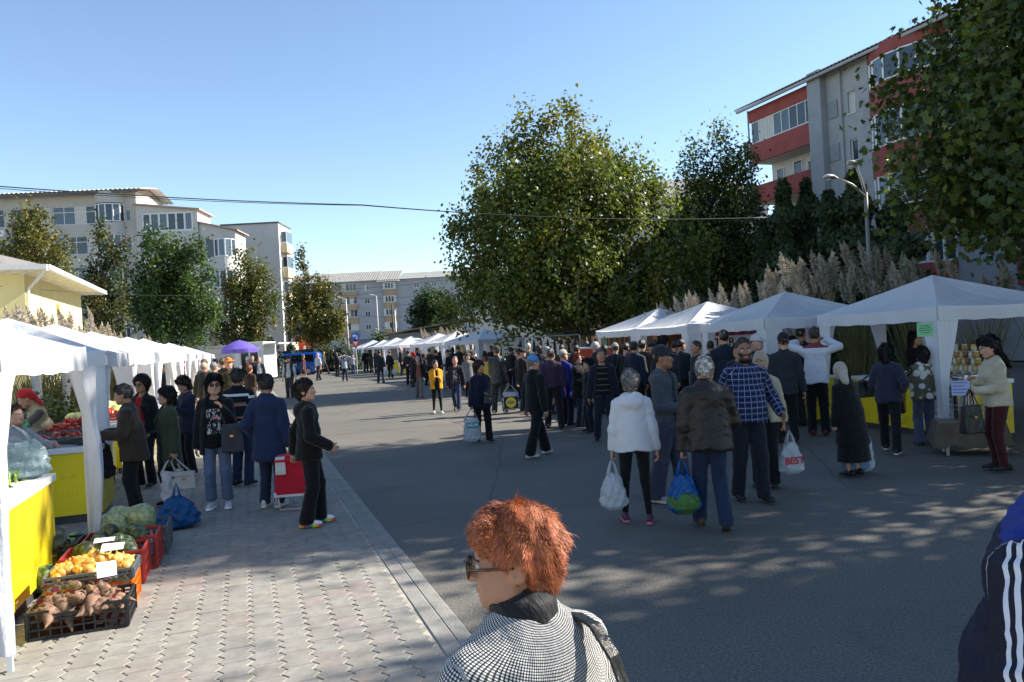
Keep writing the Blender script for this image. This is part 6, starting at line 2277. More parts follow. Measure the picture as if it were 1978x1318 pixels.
def f_tee(nb, u, v):
 src = nb.coord('Object', (18, 18, 12))
 r = nb.ramp(nb.noise(src, 1.3, 4, .7), 'Fac', [(.5, (0, 0, 0)), (.56, (1, 1, 1))])
 return nb.mix(mul(nb, (r, 0), mul(nb, within(nb, u, -.10, .10), within(nb, v, .95, 1.30))), lin('#34363a'), lin('#a9aaac'))
M_TEE = pattern_mat('grey_printed_tee', f_tee)
def f_hstripe(nb, u, v):
 c = nb.mix(band(nb, v, .105, .010), lin('#131417'), lin('#6d6a62'))
 return c
M_HSTR = pattern_mat('dark_striped_jumper', f_hstripe)
def f_embro(nb, u, v):
 return nb.mix(within(nb, v, 1.40, 1.52), lin('#c9cbd4'), lin('#7d3a3c'))
M_EMB = pattern_mat('white_embroidered_shirt', f_embro)
def f_trip(nb, u, v):
 at = nb.n('ShaderNodeAttribute', attribute_name='puv'); sp = nb.n('ShaderNodeSeparateXYZ'); nb.l(at, 'Vector', sp, 0)
 arm = within(nb, (sp, 'Z'), .5, 2)
 c = nb.mix(within(nb, v, 1.405, 3), lin('#0b102a'), lin('#14297a'))
 c = nb.mix(arm, c, lin('#0a0f26'))
 for k in (-1, 0, 1):
  c = nb.mix(mul(nb, arm, within(nb, u, .090 + k * .0145 - .0036, .090 + k * .0145 + .0036)), c, lin('#c9ccd8'))
 return c
M_TRIP = pattern_mat('striped_track_jacket', f_trip, .55)
def f_legst(nb, u, v):
 return lin('#15161a')
def f_ging(nb, u, v):
 a, b = band(nb, u, .0078, .0034), band(nb, v, .0078, .0034)
 s = nb.n('ShaderNodeMath', operation='ADD'); nb.l(a[0], a[1], s, 0); nb.l(b[0], b[1], s, 1)
 h_ = nb.n('ShaderNodeMath', operation='MULTIPLY'); nb.l(s, 0, h_, 0); h_.inputs[1].default_value = .5
 return nb.ramp(h_, 0, [(0, lin('#dcdad4')), (.5, lin('#55565a')), (1.0, lin('#16171b'))]), 0
M_GING = pattern_mat('houndstooth_wool', f_ging, .9)

def fw_hair(info, color):
 """dyed, backcombed hair: a full base shape under several thousand fine locks"""
 root, HTl = info['root'], info['HTl']
 c = np.array(lin(color), np.float32)
 def cut(P):
  y, z = P[..., 1], P[..., 2]
  c1 = d_ell(P, (0, -.055, .045), (.14, .062, .082))
  c2 = d_ell(P, (0, .012, .060), (.14, .030, .046))
  c3 = (y + (z - .15) * .40 + .080)
  return np.minimum(np.minimum(c1, c2), np.minimum(c3, z - .004))       # < 0 where bare
 def base(P, g=.006):
  x, y, z = P[..., 0], P[..., 1], P[..., 2]
  d = skull(P, g) + .004 * np.sin(x * 60 + z * 40) * np.sin(y * 55)
  d = smin(d, d_cap(P, (0, .070, .13), (0, .068, .045), .066, .042), .04)
  d = smin(d, d_cap(P, (-.045, -.050, .182), (.045, -.050, .182), .030, .030), .03)
  return np.maximum(d, -cut(P))
 V, Q = field((-.14, -.14, -.02), (.14, .2, .28), .006, base)
 N = vnormals(V, Q)
 nb = NB('copper_hair')
 at = nb.n('ShaderNodeAttribute', attribute_name='tint')
 nb.l(at, 'Color', nb.b, 'Base Color')
 nb.b.inputs['Roughness'].default_value = .5
 nb.b.inputs['Specular IOR Level'].default_value = .3
 me = np_mesh('hair', HTl(V - N * .004), Q, nb.m, True)
 put_tint(me, np.tile(c * .6, (len(V), 1)) * RNG.uniform(.7, 1.2, (len(V), 1)).astype(np.float32))
 ho = link('hair', me, root)
 n = 46000
 k = RNG.integers(0, len(V), n)
 P0, N0 = V[k] + RNG.normal(size=(n, 3)) * .002, N[k]
 crown = np.array((0, .035, .235))
 flow = P0 - crown
 flow[:, 1] += np.where(P0[:, 1] < -.02, -.05, .02)
 flow -= N0 * (flow * N0).sum(1)[:, None]
 flow /= np.maximum(np.linalg.norm(flow, axis=1), 1e-6)[:, None]
 rnd = RNG.normal(size=(n, 3))
 clump = np.stack([wobble(P0, 75, i * 2.3) for i in range(3)], 1)
 D = flow * .9 + N0 * RNG.uniform(-.06, .20, (n, 1)) + clump * .40 + rnd * .24
 L = RNG.uniform(.009, .020, n)
 fly = RNG.random(n) < .012
 L[fly] *= 1.35
 D[fly] += N0[fly] * .45
 ok = (cut(P0 + D * L[:, None] * .9) > -.004) & (base(P0) > -.02)
 P0, N0, D, L, clump, rnd = P0[ok], N0[ok], D[ok], L[ok], clump[ok], rnd[ok]
 n = len(P0)
 sd = np.cross(D, N0); sd /= np.maximum(np.linalg.norm(sd, axis=1), 1e-6)[:, None]
 VV = np.zeros((n, 7, 3));
 for j, t in enumerate((0, .35, .7)):
  c_ = P0 + D * (L * t)[:, None] + (N0 * .004 * math.sin(t * 2.6) - np.array((0, 0, .004)) * t * t) + clump * .004 * t
  w = .00075 * (1 - t * .55)
  VV[:, 2 * j] = c_ - sd * w; VV[:, 2 * j + 1] = c_ + sd * w
 VV[:, 6] = P0 + D * L[:, None] - np.array((0, 0, .005)) + clump * .005
 o = np.arange(n) * 7
 F = np.concatenate([np.stack([o, o + 1, o + 3, o + 2], 1), np.stack([o + 2, o + 3, o + 5, o + 4], 1), np.stack([o + 4, o + 5, o + 6, o + 6], 1)])
 F4 = F[:2 * n]
 faces = [tuple(f) for f in F4] + [(a, b, c2) for a, b, c2 in np.stack([o + 4, o + 5, o + 6], 1)]
 me = np_mesh('hair_locks', HTl(VV.reshape(-1, 3)), faces, nb.m, True)
 tone = RNG.uniform(.55, 1.25, (n, 1)) * (1 + .25 * clump[:, :1])
 T = np.clip(c * tone * np.stack([np.ones(n), RNG.uniform(.85, 1.25, n), RNG.uniform(.8, 1.4, n)], 1), .01, .9)
 put_tint(me, np.repeat(T, 7, 0).astype(np.float32))
 tag(link('hair_locks', me, ho), None, None, None, 'stuff')
 # spectacles with thick tortoiseshell arms
 fm = mat('tortoiseshell', (0.10, 0.045, 0.02), .25, .5, 60)
 mb = MB()
 for s in (-1, 1):
  pts = [HTl(np.array((s * .031 + .025 * math.cos(a), -.108 + abs(.025 * math.cos(a)) * .08, .092 + .020 * math.sin(a)))) for a in np.linspace(0, 2 * math.pi, 17)]
  mb.tube(pts, .0026, 6, cap=False)
  mb.tube([HTl(np.array((s * .056, -.104, .098))), HTl(np.array((s * .079, -.05, .098))), HTl(np.array((s * .083, .012, .094)))], [.0038, .0034, .003], 6)
 mb.tube([HTl(np.array((-.007, -.109, .096))), HTl(np.array((.007, -.109, .096)))], .002, 6)
 gl = mb.build('spectacles', fm, root, smooth=True)
 lm = NB('spectacle_lens'); lm.b.inputs['Transmission Weight'].default_value = .9; lm.b.inputs['Roughness'].default_value = .03; lm.b.inputs['Base Color'].default_value = (.9, .92, .9, 1)
 for s in (-1, 1):
  ring = [HTl(np.array((s * .031 + .0245 * math.cos(a), -.108 + abs(.025 * math.cos(a)) * .08 + dy, .092 + .0195 * math.sin(a)))) for dy in (0, .0015) for a in np.linspace(0, 2 * math.pi, 17)[:-1]]
  q = MB(); q.add(ring, [tuple(range(16)), tuple(range(16, 32))[::-1]] + [(i, (i + 1) % 16, 16 + (i + 1) % 16, 16 + i) for i in range(16)])
  q.build('lens', lm.m, gl)
 # earring
 q = MB(); q.lathe([(.0001, -.004), (.004, 0), (.0001, .004)], 8, tuple(HTl(np.array((.083, .014, .052))))); q.build('earring', mat('gold', (.7, .45, .12), .3, .05, 3, metal=1.0), root)

I = {}
SWZ = .02
# ---- left pavement group
I['L1'] = PP('stout grey-haired man in brown coat and checked shirt leaning to the stall', (228, 745), (265, 992), face=-70, z=SWZ, g=1.22, hair=('short', '#55524f'), skin='tan', top=J('#3a3026', hem=.72, open=True, collar=.04, loose=.01), inner=dict(m=M_CHECK, name='shirt', hem=.86, uv=True), bottom=TR_('#16161a', loose=.02), armR='carry', armL='carry', lean=8, head=(-12, 8), curlR=1.0)
I['L2'] = PP('woman with red top and tinted glasses behind the brown coat man', (272, 728), None, 11.6, face=-8, z=SWZ, fem=True, hair=('curly', '#231814'), skin='tan', top=J(BLK, open=True, hem=.74), inner=dict(m=cloth('#8d1723'), name='shirt', hem=.84), bottom=TR_(BLK), glasses=M_SHADES)
I['L3'] = PP('dark-haired woman in olive jacket and black dress holding handbags', (320, 750), (332, 978), face=-48, z=SWZ, fem=True, g=1.08, hair=('bob', '#1a1311'), top=J('#3c4432', open=True, hem=.60, collar=.04, loose=.008), inner=dict(m=cloth('#0f1013'), name='blouse', hem=.55, flare=.02), bottom=TR_('#121216'), armL='bag', armR='belly', curlL=1.3, head=(-14, 0), shoes=('#131313', None))
I['L4'] = PP('brown-haired woman in navy jacket looking down into her purse', (357, 728), None, 12.6, face=-35, z=SWZ, fem=True, hair=('bob', '#3a2820'), top=J('#20263a', hem=.72), bottom=TR_(BLK), armR='chest', armL='chest', head=(0, 28))
I['L5'] = PP('woman in sunglasses, black jacket, printed top and ripped jeans', (403, 727), (426, 982), face=12, z=SWZ, fem=True, g=1.1, hair=('bob', '#17110f'), top=J('#0d0d10', open=True, hem=.70, loose=.01, collar=.02), inner=dict(m=M_PRINT, name='printed_top', hem=.80, uv=True, vneck=.05), bottom=TR_(mat('ripped_jeans', '#52617b', .9, .25, 4, .4, 60, dirt=('#b9a9a0', 7, .68, .8)), hem=.11, loose=.008), glasses=M_SHADES, armR='down', armL='shoulder', head=(14, 0), shoes=('#b4b6ba', '#e8e8e8'), waist_open=.085)
I['L6'] = PP('man seen from behind in navy sweater with white and orange stripes', (452, 715), (470, 940), face=168, z=SWZ, g=1.15, hair=('short', '#4e4b48'), skin='tan', top=J(M_SWEAT, hem=.86, uv=True, name='sweater', loose=.012, collar=.02), bottom=TR_('#1f2b45', loose=.014), armR='belly', armL='down', head=(18, 0))
I['L7'] = PP('grey-haired man in long blue coat seen from behind', (525, 725), (527, 980), face=172, z=SWZ, g=1.05, hair=('short', '#3d3a36'), skin='tan', top=J('#1e2a48', hem=.62, flare=.035, loose=.012, collar=.03), bottom=TR_('#222d42', loose=.012), armR='down', armL='pocket', head=(28, 0), shoes=('#c9c9c4', '#d8d8d4'), glasses=M_SHADES)
def rainbow():
 nb = NB('rainbow_sole')
 tc = nb.n('ShaderNodeTexCoord'); sp = nb.n('ShaderNodeSeparateXYZ'); nb.l(tc, 'Object', sp, 0)
 m1 = nb.n('ShaderNodeMath', operation='ADD'); nb.l(sp, 'Y', m1, 0); m1.inputs[1].default_value = 10.0
 m2 = nb.n('ShaderNodeMath', operation='MODULO'); nb.l(m1, 0, m2, 0); m2.inputs[1].default_value = .16
 m3 = nb.n('ShaderNodeMath', operation='MULTIPLY'); nb.l(m2, 0, m3, 0); m3.inputs[1].default_value = 6.25
 r = nb.ramp(m3, 0, [(0, lin('#c8331a')), (.2, lin('#d88a1c')), (.4, lin('#d8c81c')), (.6, lin('#3c9a3c')), (.8, lin('#2a5aa8'))])
 r.color_ramp.interpolation = 'CONSTANT'
 nb.l(r, 0, nb.b, 'Base Color')
 return nb.m
I['L8'] = PP('young person in black hoodie looking right, white shoes with rainbow soles', (603, 735), (606, 1015), face=108, z=SWZ, hair=('pixie', '#2e211a'), skin='fair', top=J('#0c0c0f', hem=.80, hood=True, loose=.014), bottom=TR_('#0d0d10', loose=.02, ank=.03), armR=(.04, -.22, -.40), armL='back', stride=.16, shoes=('#d9d9d9', rainbow()), head=(-14, -4))
# ---- foreground
I['FW'] = person('elderly woman with copper hair and houndstooth jacket in the foreground', (0.028, 1.60, 0), -141, 1.56, skin='tan', hair=None, h=.0095, hh=.0042, fem=True, g=1.27, hs=.93, head=(50, 0), lean=9, top=J(M_GING, hem=.86, uv='r', wob=.0030, loose=.004), inner=dict(m=cloth('#131417'), name='roll_neck', hem=.98), bottom=TR_('#17181c'), armR='down', armL='carry', patch=(cloth('#15161a', .6), .080, 1.385))
fw_hair(I['FW'], (176, 100, 64))
# ---- right foreground group
I['S4'] = PP('man in grey hooded jacket and dark cap looking right', (1278, 671), (1296, 970), face=52, hair=('crew', '#1d1714'), skin='brown', hat=('cap', cloth('#24262b')), top=J('#41474f', open='slim', hem=.84, hood=True, collar=.03), inner=dict(m=cloth('#1b1e26'), name='tee', hem=.86), bottom=TR_('#353a4d', loose=.03, ank=.03), armR='belly', armL='belly', head=(18, 0), shoes=('#8a8c8e', '#b8b8b4'), stride=.25, waist_open=.03)
I['S5'] = PP('grey-haired woman in white hoodie and black leggings from behind', (1228, 717), (1232, 1010), face=174, fem=True, g=1.14, hair=('pixie', '#94918e'), top=J(cloth('#c6c6cc', .9, .1, .04, .10), hem=.83, hood=True, loose=.012, name='hoodie', cuff=.0), bottom=TR_('#101114', loose=-.004, ank=-.002, hem=.10), armR='down', armL='bag', curlL=1.3, stride=.12, shoes=('#4a2e44', '#c06a86'), feet=.13)
I['S6'] = PP('grey-haired man in brown leather jacket walking away with a blue bag', (1350, 693), (1378, 1024), face=176, g=1.12, hair=('short', '#cfccc6'), skin='tan', top=J(LEATHER, hem=.82, loose=.03, collar=.06, wob=.008), bottom=TR_('#1d2a44', loose=.012, ank=.02), armL='bag', armR='carry', curlL=1.3, stride=.34, lift=.05, shoes=('#4a3a2c', None), head=(-14, 0))
I['S7'] = PP('bearded man in blue plaid shirt facing the camera', (1445, 655), (1452, 968), face=6, g=1.18, hair=('crew', '#15110f'), skin='brown', beard='#1c1714', top=J(M_PLAID, hem=.84, uv=True, name='shirt', collar=.03, loose=.008), bottom=TR_('#191d28', loose=.014), armR='back', armL=(.13, -.16, -.42), stride=.2, shoes=('#1c1c1e', None), head=(-8, 0))
I['S8'] = PP('woman with beige headscarf and lilac top beside the plaid shirt man', (1478, 682), (1482, 942), face=-28, fem=True, g=1.1, hair=None, hat=('scarf', cloth('#a39684')), skin='tan', top=J('#a9a48c', open=True, hem=.84), inner=dict(m=cloth('#8d90ad'), name='tee', hem=.90), bottom=TR_('#15161b'), armL='bag', armR='belly', curlL=1.3)
# ---- right, by the stalls
I['T1'] = PP('man in dark cap and jacket with his back to us at the second tent', (1512, 645), None, 12.6, face=168, hair=('crew', '#241e1a'), hat=('cap', cloth('#1d1f22')), top=J('#262c33', hem=.78, collar=.04), bottom=TR_(BLK))
I['T2'] = PP('man in dark waistcoat with pale sleeves near the white shirt man', (1555, 632), (1556, 818), face=150, hair=('crew', '#211a16'), top=J('#16181d', sleeve=None, hem=.82, name='waistcoat'), inner=dict(m=cloth('#8f97b5'), name='shirt', hem=.86), bottom=TR_('#20283a'), shoes=('#c4c4c4', '#d8d8d8'))
I['T3'] = PP('man in white embroidered shirt raising a phone to the stall', (1577, 633), (1583, 842), face=160, hair=('crew', '#2c221c'), skin='tan', top=J(M_EMB, hem=.84, uv=True, name='shirt', loose=.006), bottom=TR_('#131419'), armR='high', armL=(.10, -.22, .14), shoes=('#5c2326', None), curlR=.9, curlL=.9)
I['T4'] = PP('old woman in floral headscarf and long black dress carrying bags', (1628, 701), (1650, 921), face=-150, fem=True, g=1.2, hair=None, hat=('scarf', cloth('#a59b8c')), Hlim=(1.4, 1.9), top=J('#101013', hem=.50, flare=.05, loose=.02), bottom=TR_('#121215', kind='skirt', hem=.24, flare=.09), armL='bag', armR='bag', curlL=1.3, curlR=1.3, lean=14, shoes=('#141414', None), head=(-30, 10))
I['T5'] = PP('woman in dark padded jacket walking right with a black handbag', (1713, 667), (1722, 876), face=150, fem=True, hair=('bob', '#131012'), top=J('#2a2c3c', hem=.82, loose=.012), bottom=TR_('#121318'), armL='carry', armR='hip', stride=.5, shoes=('#1b1b1d', '#b8b8b4'))
I['T6'] = PP('woman in leaf-print jacket and blue-grey jeans at the honey stall', (1782, 672), (1790, 861), face=176, fem=True, g=1.12, hair=('bob', '#14100f'), top=J(M_FLOR, hem=.82, uv=True, loose=.012), bottom=TR_('#4c5368', loose=.016, ank=.03), armR='carry', armL='carry')
I['T7'] = PP('dark-haired woman vendor in black behind the honey counter', (1768, 642), None, 14.1, face=12, fem=True, hair=('long', '#100c0b'), top=J('#0e0f12', hem=.80), bottom=TR_(BLK), armR='belly', armL='belly', head=(24, 4))
I['T8'] = PP('woman in cream jacket and maroon trousers with long dark hair at right edge', (1920, 651), None, 9.4, face=-98, fem=True, hair=('long', '#120d0c'), top=J('#b3a992', hem=.84, collar=.05, loose=.01), bottom=TR_('#3d1519', loose=.006, ank=.0), armR='chest', armL='belly', curlL=1.2, head=(10, 18), lean=5, shoes=('#1d1a1a', None))
I['BJ'] = person('broad person in navy track jacket with white stripes cut off at right edge', (0.985, 1.31, 0), -150, 1.89, skin='tan', hair=('crew', '#2a2320'), h=.0095, g=1.36, head=(-46, 8), top=J(M_TRIP, hem=.84, uv=True, loose=.018, wob=.006), bottom=TR_('#141722'), armL=(.20, .02, -.49), armR='down')
# ---- middle of the square
I['R1'] = PP('grey-haired man in long dark coat and orange top strolling', (809, 689), (811, 769), face=6, hair=('short', '#8f8c88'), top=J(BLK, open=True, hem=.66), inner=dict(m=cloth('#7a4a40'), name='sweater', hem=.88), bottom=TR_('#6a625c'), stride=.25)
I['R2'] = PP('woman in bright yellow padded jacket and black leggings', (839, 697), (846, 800), face=14, fem=True, hair=('pixie', '#1a1412'), top=J('#c98a12', open=True, hem=.80, loose=.012, wob=.006), inner=dict(m=cloth('#121214'), name='top', hem=.78), bottom=TR_('#111215', loose=-.002, ank=0), armR='chest', armL='chest', stride=.3, shoes=('#c9c9c9', '#dddddd'), head=(20, 0), waist_open=.03)
I['R3'] = PP('man in dark open jacket and grey printed tee walking towards us', (887, 689), (884, 794), face=-8, hair=('crew', '#6a6663'), skin='pink', top=J('#1a1e2b', open=True, hem=.78), inner=dict(m=M_TEE, name='tee', hem=.84, uv=True), bottom=TR_('#26334e'), stride=.45, lift=.06, shoes=('#2b2b2b', '#cccccc'))
I['R3b'] = PP('person in light grey coat just behind the printed tee man', (903, 683), None, 27, face=10, hair=('curly', '#3a3530'), top=J('#6f6f70', hem=.62), bottom=TR_(BLK))
I['R4'] = PP('woman with maroon hair in navy quilted jacket carrying a white bag', (921, 700), (934, 854), face=24, fem=True, g=1.12, hair=('curly', '#3b1416'), skin='tan', top=J('#161a2e', hem=.74, loose=.016, wob=.009, fr=22, collar=.03), bottom=TR_('#101116', loose=.014, ank=.025), armR='bag', curlR=1.3, armL='belly', stride=.22, head=(26, 0))
I['R5'] = PP('man in black leather jacket and flat cap from behind with printed carrier bag', (963, 670), (966, 800), face=170, hair=('crew', '#4b4845'), hat=('flatcap', cloth('#3a3a38')), top=J(BLEATHER, hem=.76, loose=.02, wob=.007), bottom=TR_('#34342e', loose=.014), armR='bag', armL='belly', curlR=1.3, shoes=('#b9b9b4', None), feet=.14, head=(20, 0))
I['R6'] = PP('man in black jacket and dark cap facing right by the stall', (1006, 674), (1014, 797), face=120, hair=('crew', '#3b3633'), hat=('flatcap', cloth('#191a1c')), skin='pink', top=J('#1a1716', hem=.78), bottom=TR_(BLK), head=(-160, 0) if False else (-30, 0))
I['R7'] = PP('white-haired man in grey jacket with his back turned beyond the black caps', (1020, 664), None, 27, face=175, hair=('short', '#b8b6b2'), top=J('#565a58', hem=.8), bottom=TR_(DGRY))
I['R8'] = PP('man in light blue cap and black jacket striding right', (1042, 688), (1040, 882), face=128, hair=('crew', '#6d6863'), hat=('cap', cloth('#4f86b8')), skin='pink', top=J('#0f1014', hem=.78, loose=.018), bottom=TR_('#0f1013', loose=.02, ank=.035), stride=.52, lift=.02, shoes=('#9b9b98', '#c8c8c4'), armL='down', armR='down', head=(-8, 6))
I['R9'] = PP('man in glasses with grey hair looking right behind the blue cap', (1057, 671), None, 19.5, face=75, hair=('short', '#8c8a87'), top=J(BLK), bottom=TR_(BLK), glasses=M_SHADES)
I['R10'] = PP('man in purple shirt from behind with dark trousers', (1073, 674), (1072, 829), face=168, hair=('crew', '#3a3735'), skin='tan', top=J('#3b2a3d', hem=.90, name='shirt', loose=.010), bottom=TR_('#1d1d1f', loose=.014), armL='back', feet=.16, head=(-14, 0), stride=.2)
I['R11'] = PP('person in white cap and royal blue jacket', (1091, 677), (1096, 824), face=130, hair=('crew', '#7d7b78'), hat=('cap', cloth('#9a9a96')), top=J('#16257e', hem=.66, loose=.014), bottom=TR_('#1b1a33'))
I['R12'] = PP('red-haired woman in black padded coat smiling to the right', (1120, 683), (1122, 826), face=62, fem=True, hair=('pixie', '#7a3420'), skin='pink', top=J('#111113', hem=.70, loose=.016, wob=.008, fr=22), bottom=TR_('#1a2030'), armR='belly', armL='belly', head=(8, 0))
I['R13'] = PP('grey-haired man in dark jacket with fuchsia scarf looking right', (1151, 662), None, 18.8, face=110, hair=('short', '#a5a3a0'), skin='pink', top=J('#17181b', collar=.05), inner=dict(m=cloth('#7a1f52'), name='scarf_top', hem=1.2), bottom=TR_(BLK), head=(-10, 0))
I['R14'] = PP('black-haired woman in dark coat facing left in the crowd', (1147, 693), (1142, 836), face=-70, fem=True, hair=('bob', '#100c0c'), top=J('#15161c', hem=.62), bottom=TR_(NAVY))
I['R15'] = PP('person in rust orange jacket deep in the crowd', (1132, 660), None, 23, face=170, hair=('short', '#2b221c'), top=J('#8a3f16', hem=.8), bottom=TR_(BLK))
I['S1'] = PP('grey-haired man in dark striped jumper and navy jacket facing us', (1187, 673), (1170, 851), face=-4, hair=('short', '#7e7f82'), skin='tan', top=J('#171b28', open=True, hem=.76), inner=dict(m=M_HSTR, name='jumper', hem=.84, uv=True), bottom=TR_('#191e2c'), waist_open=.09, feet=.15)
I['S2'] = PP('broad man in dark navy jacket leaning over the stall, from behind', (1225, 661), None, 17, face=140, g=1.1, hair=('short', '#1a1513'), top=J('#1b2233', hem=.8, loose=.015), bottom=TR_(BLK))
I['S3'] = PP('person in brown coat behind the navy jacket man', (1240, 658), None, 18.2, face=150, hair=('short', '#211915'), top=J('#3a2a1c', hem=.7), bottom=TR_(BLK))
I['S9'] = PP('man in dark blue coat with his back to us before the poster', (1397, 639), None, 14.2, face=176, hair=('crew', '#15110f'), top=J('#1c2434', hem=.72, loose=.014), bottom=TR_(BLK))
I['S10'] = PP('man with shaved head in profile to the left under the third tent', (1343, 660), None, 15.2, face=-80, hair=('crew', '#2a211d'), skin='tan', top=J('#181c28', hem=.8), bottom=TR_(BLK))
I['S11'] = PP('tall dark-haired man in grey coat behind the cap man', (1281, 650), None, 16.2, face=150, hair=('short', '#1b1614'), top=J('#2a2d33', hem=.7), bottom=TR_(BLK))
I['S12'] = PP('person in black knitted cap behind the white hoodie', (1258, 664), None, 18.5, face=165, hair=None, hat=('beanie', cloth('#111114')), top=J('#191a1d'), bottom=TR_(BLK))
I['S13'] = PP('person in white baseball cap half hidden behind the plaid shirt', (1462, 648), None, 13.0, face=20, hair=('crew', '#2a2320'), hat=('cap', cloth('#b4b4b4')), top=J('#20242c'), bottom=TR_(BLK))
I['S14'] = PP('person in light grey cap behind the striped jumper man', (1188, 664), None, 19.5, face=160, hair=('crew', '#3a3430'), hat=('cap', cloth('#8b8d86')), top=J('#20252f'), bottom=TR_(BLK))
I['S15'] = PP('short dark-haired person between the blue coat and the plaid shirt', (1425, 664), None, 12.8, face=-30, fem=True, hair=('short', '#15110f'), top=J('#17191e'), bottom=TR_(BLK))
# ---- along the left row, farther away
far = [
('M1', 'bald man with bright red collar among the left shoppers', (394, 701), 20.5, 175, dict(hair=('fringe', '#8d8a86'), skin='pink', top=J('#2a2b2e', loose=.02, collar=.02), inner=dict(m=cloth('#b8202c'), name='scarf_top', hem=1.2, collar=.05))),
('M2', 'grey-haired man in grey jacket right of the red collar man', (413, 701), 20.0, 172, dict(hair=('short', '#6f6c69'), top=J('#3e4046', loose=.02))),
('M3', 'man in orange hat and olive coat', (441, 693), 19.5, 28, dict(hair=('crew', '#5d5852'), hat=('hat', cloth('#b8702c')), skin='pink', top=J('#33301f', hem=.6, loose=.02), bottom=TR_('#3a3526'))),
('M4', 'man in khaki cap at the edge of the left tents', (395, 695), 23, 170, dict(hair=('crew', '#4b4642'), hat=('beanie', cloth('#5c5b4a')), top=J('#55604a'))),
('M5', 'man in black cap under the left tents', (416, 694), 26, -150, dict(hair=('crew', '#1d1815'), hat=('cap', cloth('#15161a')), top=J('#8d8a84'), armR='belly')),
('M6', 'dark-clad man left of the orange hat', (431, 693), 24, 150, dict(hair=('short', '#3b3632'), top=J('#1d2228'))),
('M7', 'man in white cap and black jacket near the kiosk', (479, 690), 29, 5, dict(hair=('crew', '#2b2622'), hat=('cap', cloth('#c2c2c2')), top=J(BLK))),
('M8', 'brown-haired woman in brown jacket from behind, arms folded', (482, 706), 23.5, 165, dict(fem=True, hair=('pixie', '#5c2f1c'), top=J('#33261f', hem=.72), armR='belly', armL='belly')),
('M7b', 'dark figure standing by the kiosk window', (487, 687), 41, 10, dict(hair=('short', '#241e1b'), top=J('#2c3038'))),
('M20', 'small dark-haired head beyond the orange hat', (440, 688), 33, 170, dict(hair=('short', '#241c18'), top=J('#1f2124'))),
]
for key, lab, hd, Y, fc, kw in far:
 kw.setdefault('bottom', TR_(BLK))
 I[key] = PP(lab, hd, None, Y, fc, **kw)
walk = [
('M9', 'man in grey suit jacket and white shirt walking to us by the kiosk', (501, 691), (504, 756), 4, dict(hair=('fringe', '#9a9792'), skin='pink', top=J('#33383a', open=True, hem=.72), inner=dict(m=cloth('#b4b8bd'), name='shirt', hem=.9), bottom=TR_('#17181b'), stride=.2)),
('M10', 'man in grey waistcoat, white sleeves and maroon cap walking to us', (559, 689), (561, 770), 2, dict(hair=('crew', '#3b3430'), hat=('flatcap', cloth('#4a1c20')), skin='tan', top=J('#2c3034', sleeve=None, open=True, hem=.84, name='waistcoat'), inner=dict(m=cloth('#c2c4c6'), name='shirt', hem=.86), bottom=TR_('#3c3d42', loose=.018), stride=.12)),
('M11', 'man in dark jacket walking away left of the blue van', (533, 684), (536, 731), 172, dict(hair=('short', '#2a2420'), top=J('#2b2623'), bottom=TR_('#1b2133'), stride=.2)),
('M12', 'woman in maroon coat and green beret before the blue van', (584, 686), (588, 732), 95, dict(fem=True, hair=('bob', '#3a2a20'), hat=('beret', cloth('#5d6a45')), top=J('#4a2a2e', hem=.5, flare=.04), bottom=TR_('#2a2622', kind='skirt', hem=.40), stride=.3)),
('M13', 'stout man in white shirt and dark trousers walking left', (612, 683), (616, 736), -40, dict(hair=('fringe', '#8a8682'), skin='pink', g=1.2, top=J('#b8bac0', name='shirt', hem=.92, sleeve='short'), bottom=TR_('#191b20'), stride=.4)),
('M14', 'man in grey jacket striding right behind the white shirt', (621, 679), (627, 724), 80, dict(hair=('short', '#2a2420'), top=J('#3c3a36'), bottom=TR_('#24242a'), stride=.6)),
('M15', 'woman in black jacket with white sleeve standing far off', (651, 681), (652, 729), 150, dict(fem=True, hair=('bob', '#15110f'), top=J('#15161a'), inner=dict(m=cloth('#a9a9aa'), name='top', hem=.84), bottom=TR_('#1b1b1f'))),
('M16', 'man in striped pale shirt shading his eyes with his hands', (667, 685), (667, 737), 20, dict(hair=('short', '#4a443f'), skin='tan', top=J('#8b93a4', name='shirt', hem=.82), bottom=TR_('#2a2d38'), armR='head', armL='head', stride=.3)),
('M17', 'person in white jacket under the yield sign', (683, 685), (683, 724), 10, dict(hair=('short', '#2c2622'), top=J('#9a9ca4'), bottom=TR_('#3a4660'))),
('M18', 'man in dark jacket and jeans standing with back turned before the far tents', (735, 677), (736, 741), 175, dict(hair=('short', '#241e1a'), top=J('#23262e', loose=.02), bottom=TR_('#20293d'), feet=.14)),
('M19', 'woman with maroon hair and white bags by the far tents', (756, 677), (755, 731), 170, dict(fem=True, hair=('pixie', '#5a1d24'), top=J('#191a1e'), bottom=TR_('#191a1e'))),
('M21', 'red-faced man in black under the fourth far tent', (777, 671), (776, 727), 110, dict(hair=('fringe', '#7d6a5c'), skin='pink', top=J('#16171b'), bottom=TR_(BLK))),
]
for key, lab, hd, ft, fc, kw in walk:
 I[key] = PP(lab, hd, ft, None, fc, **kw)
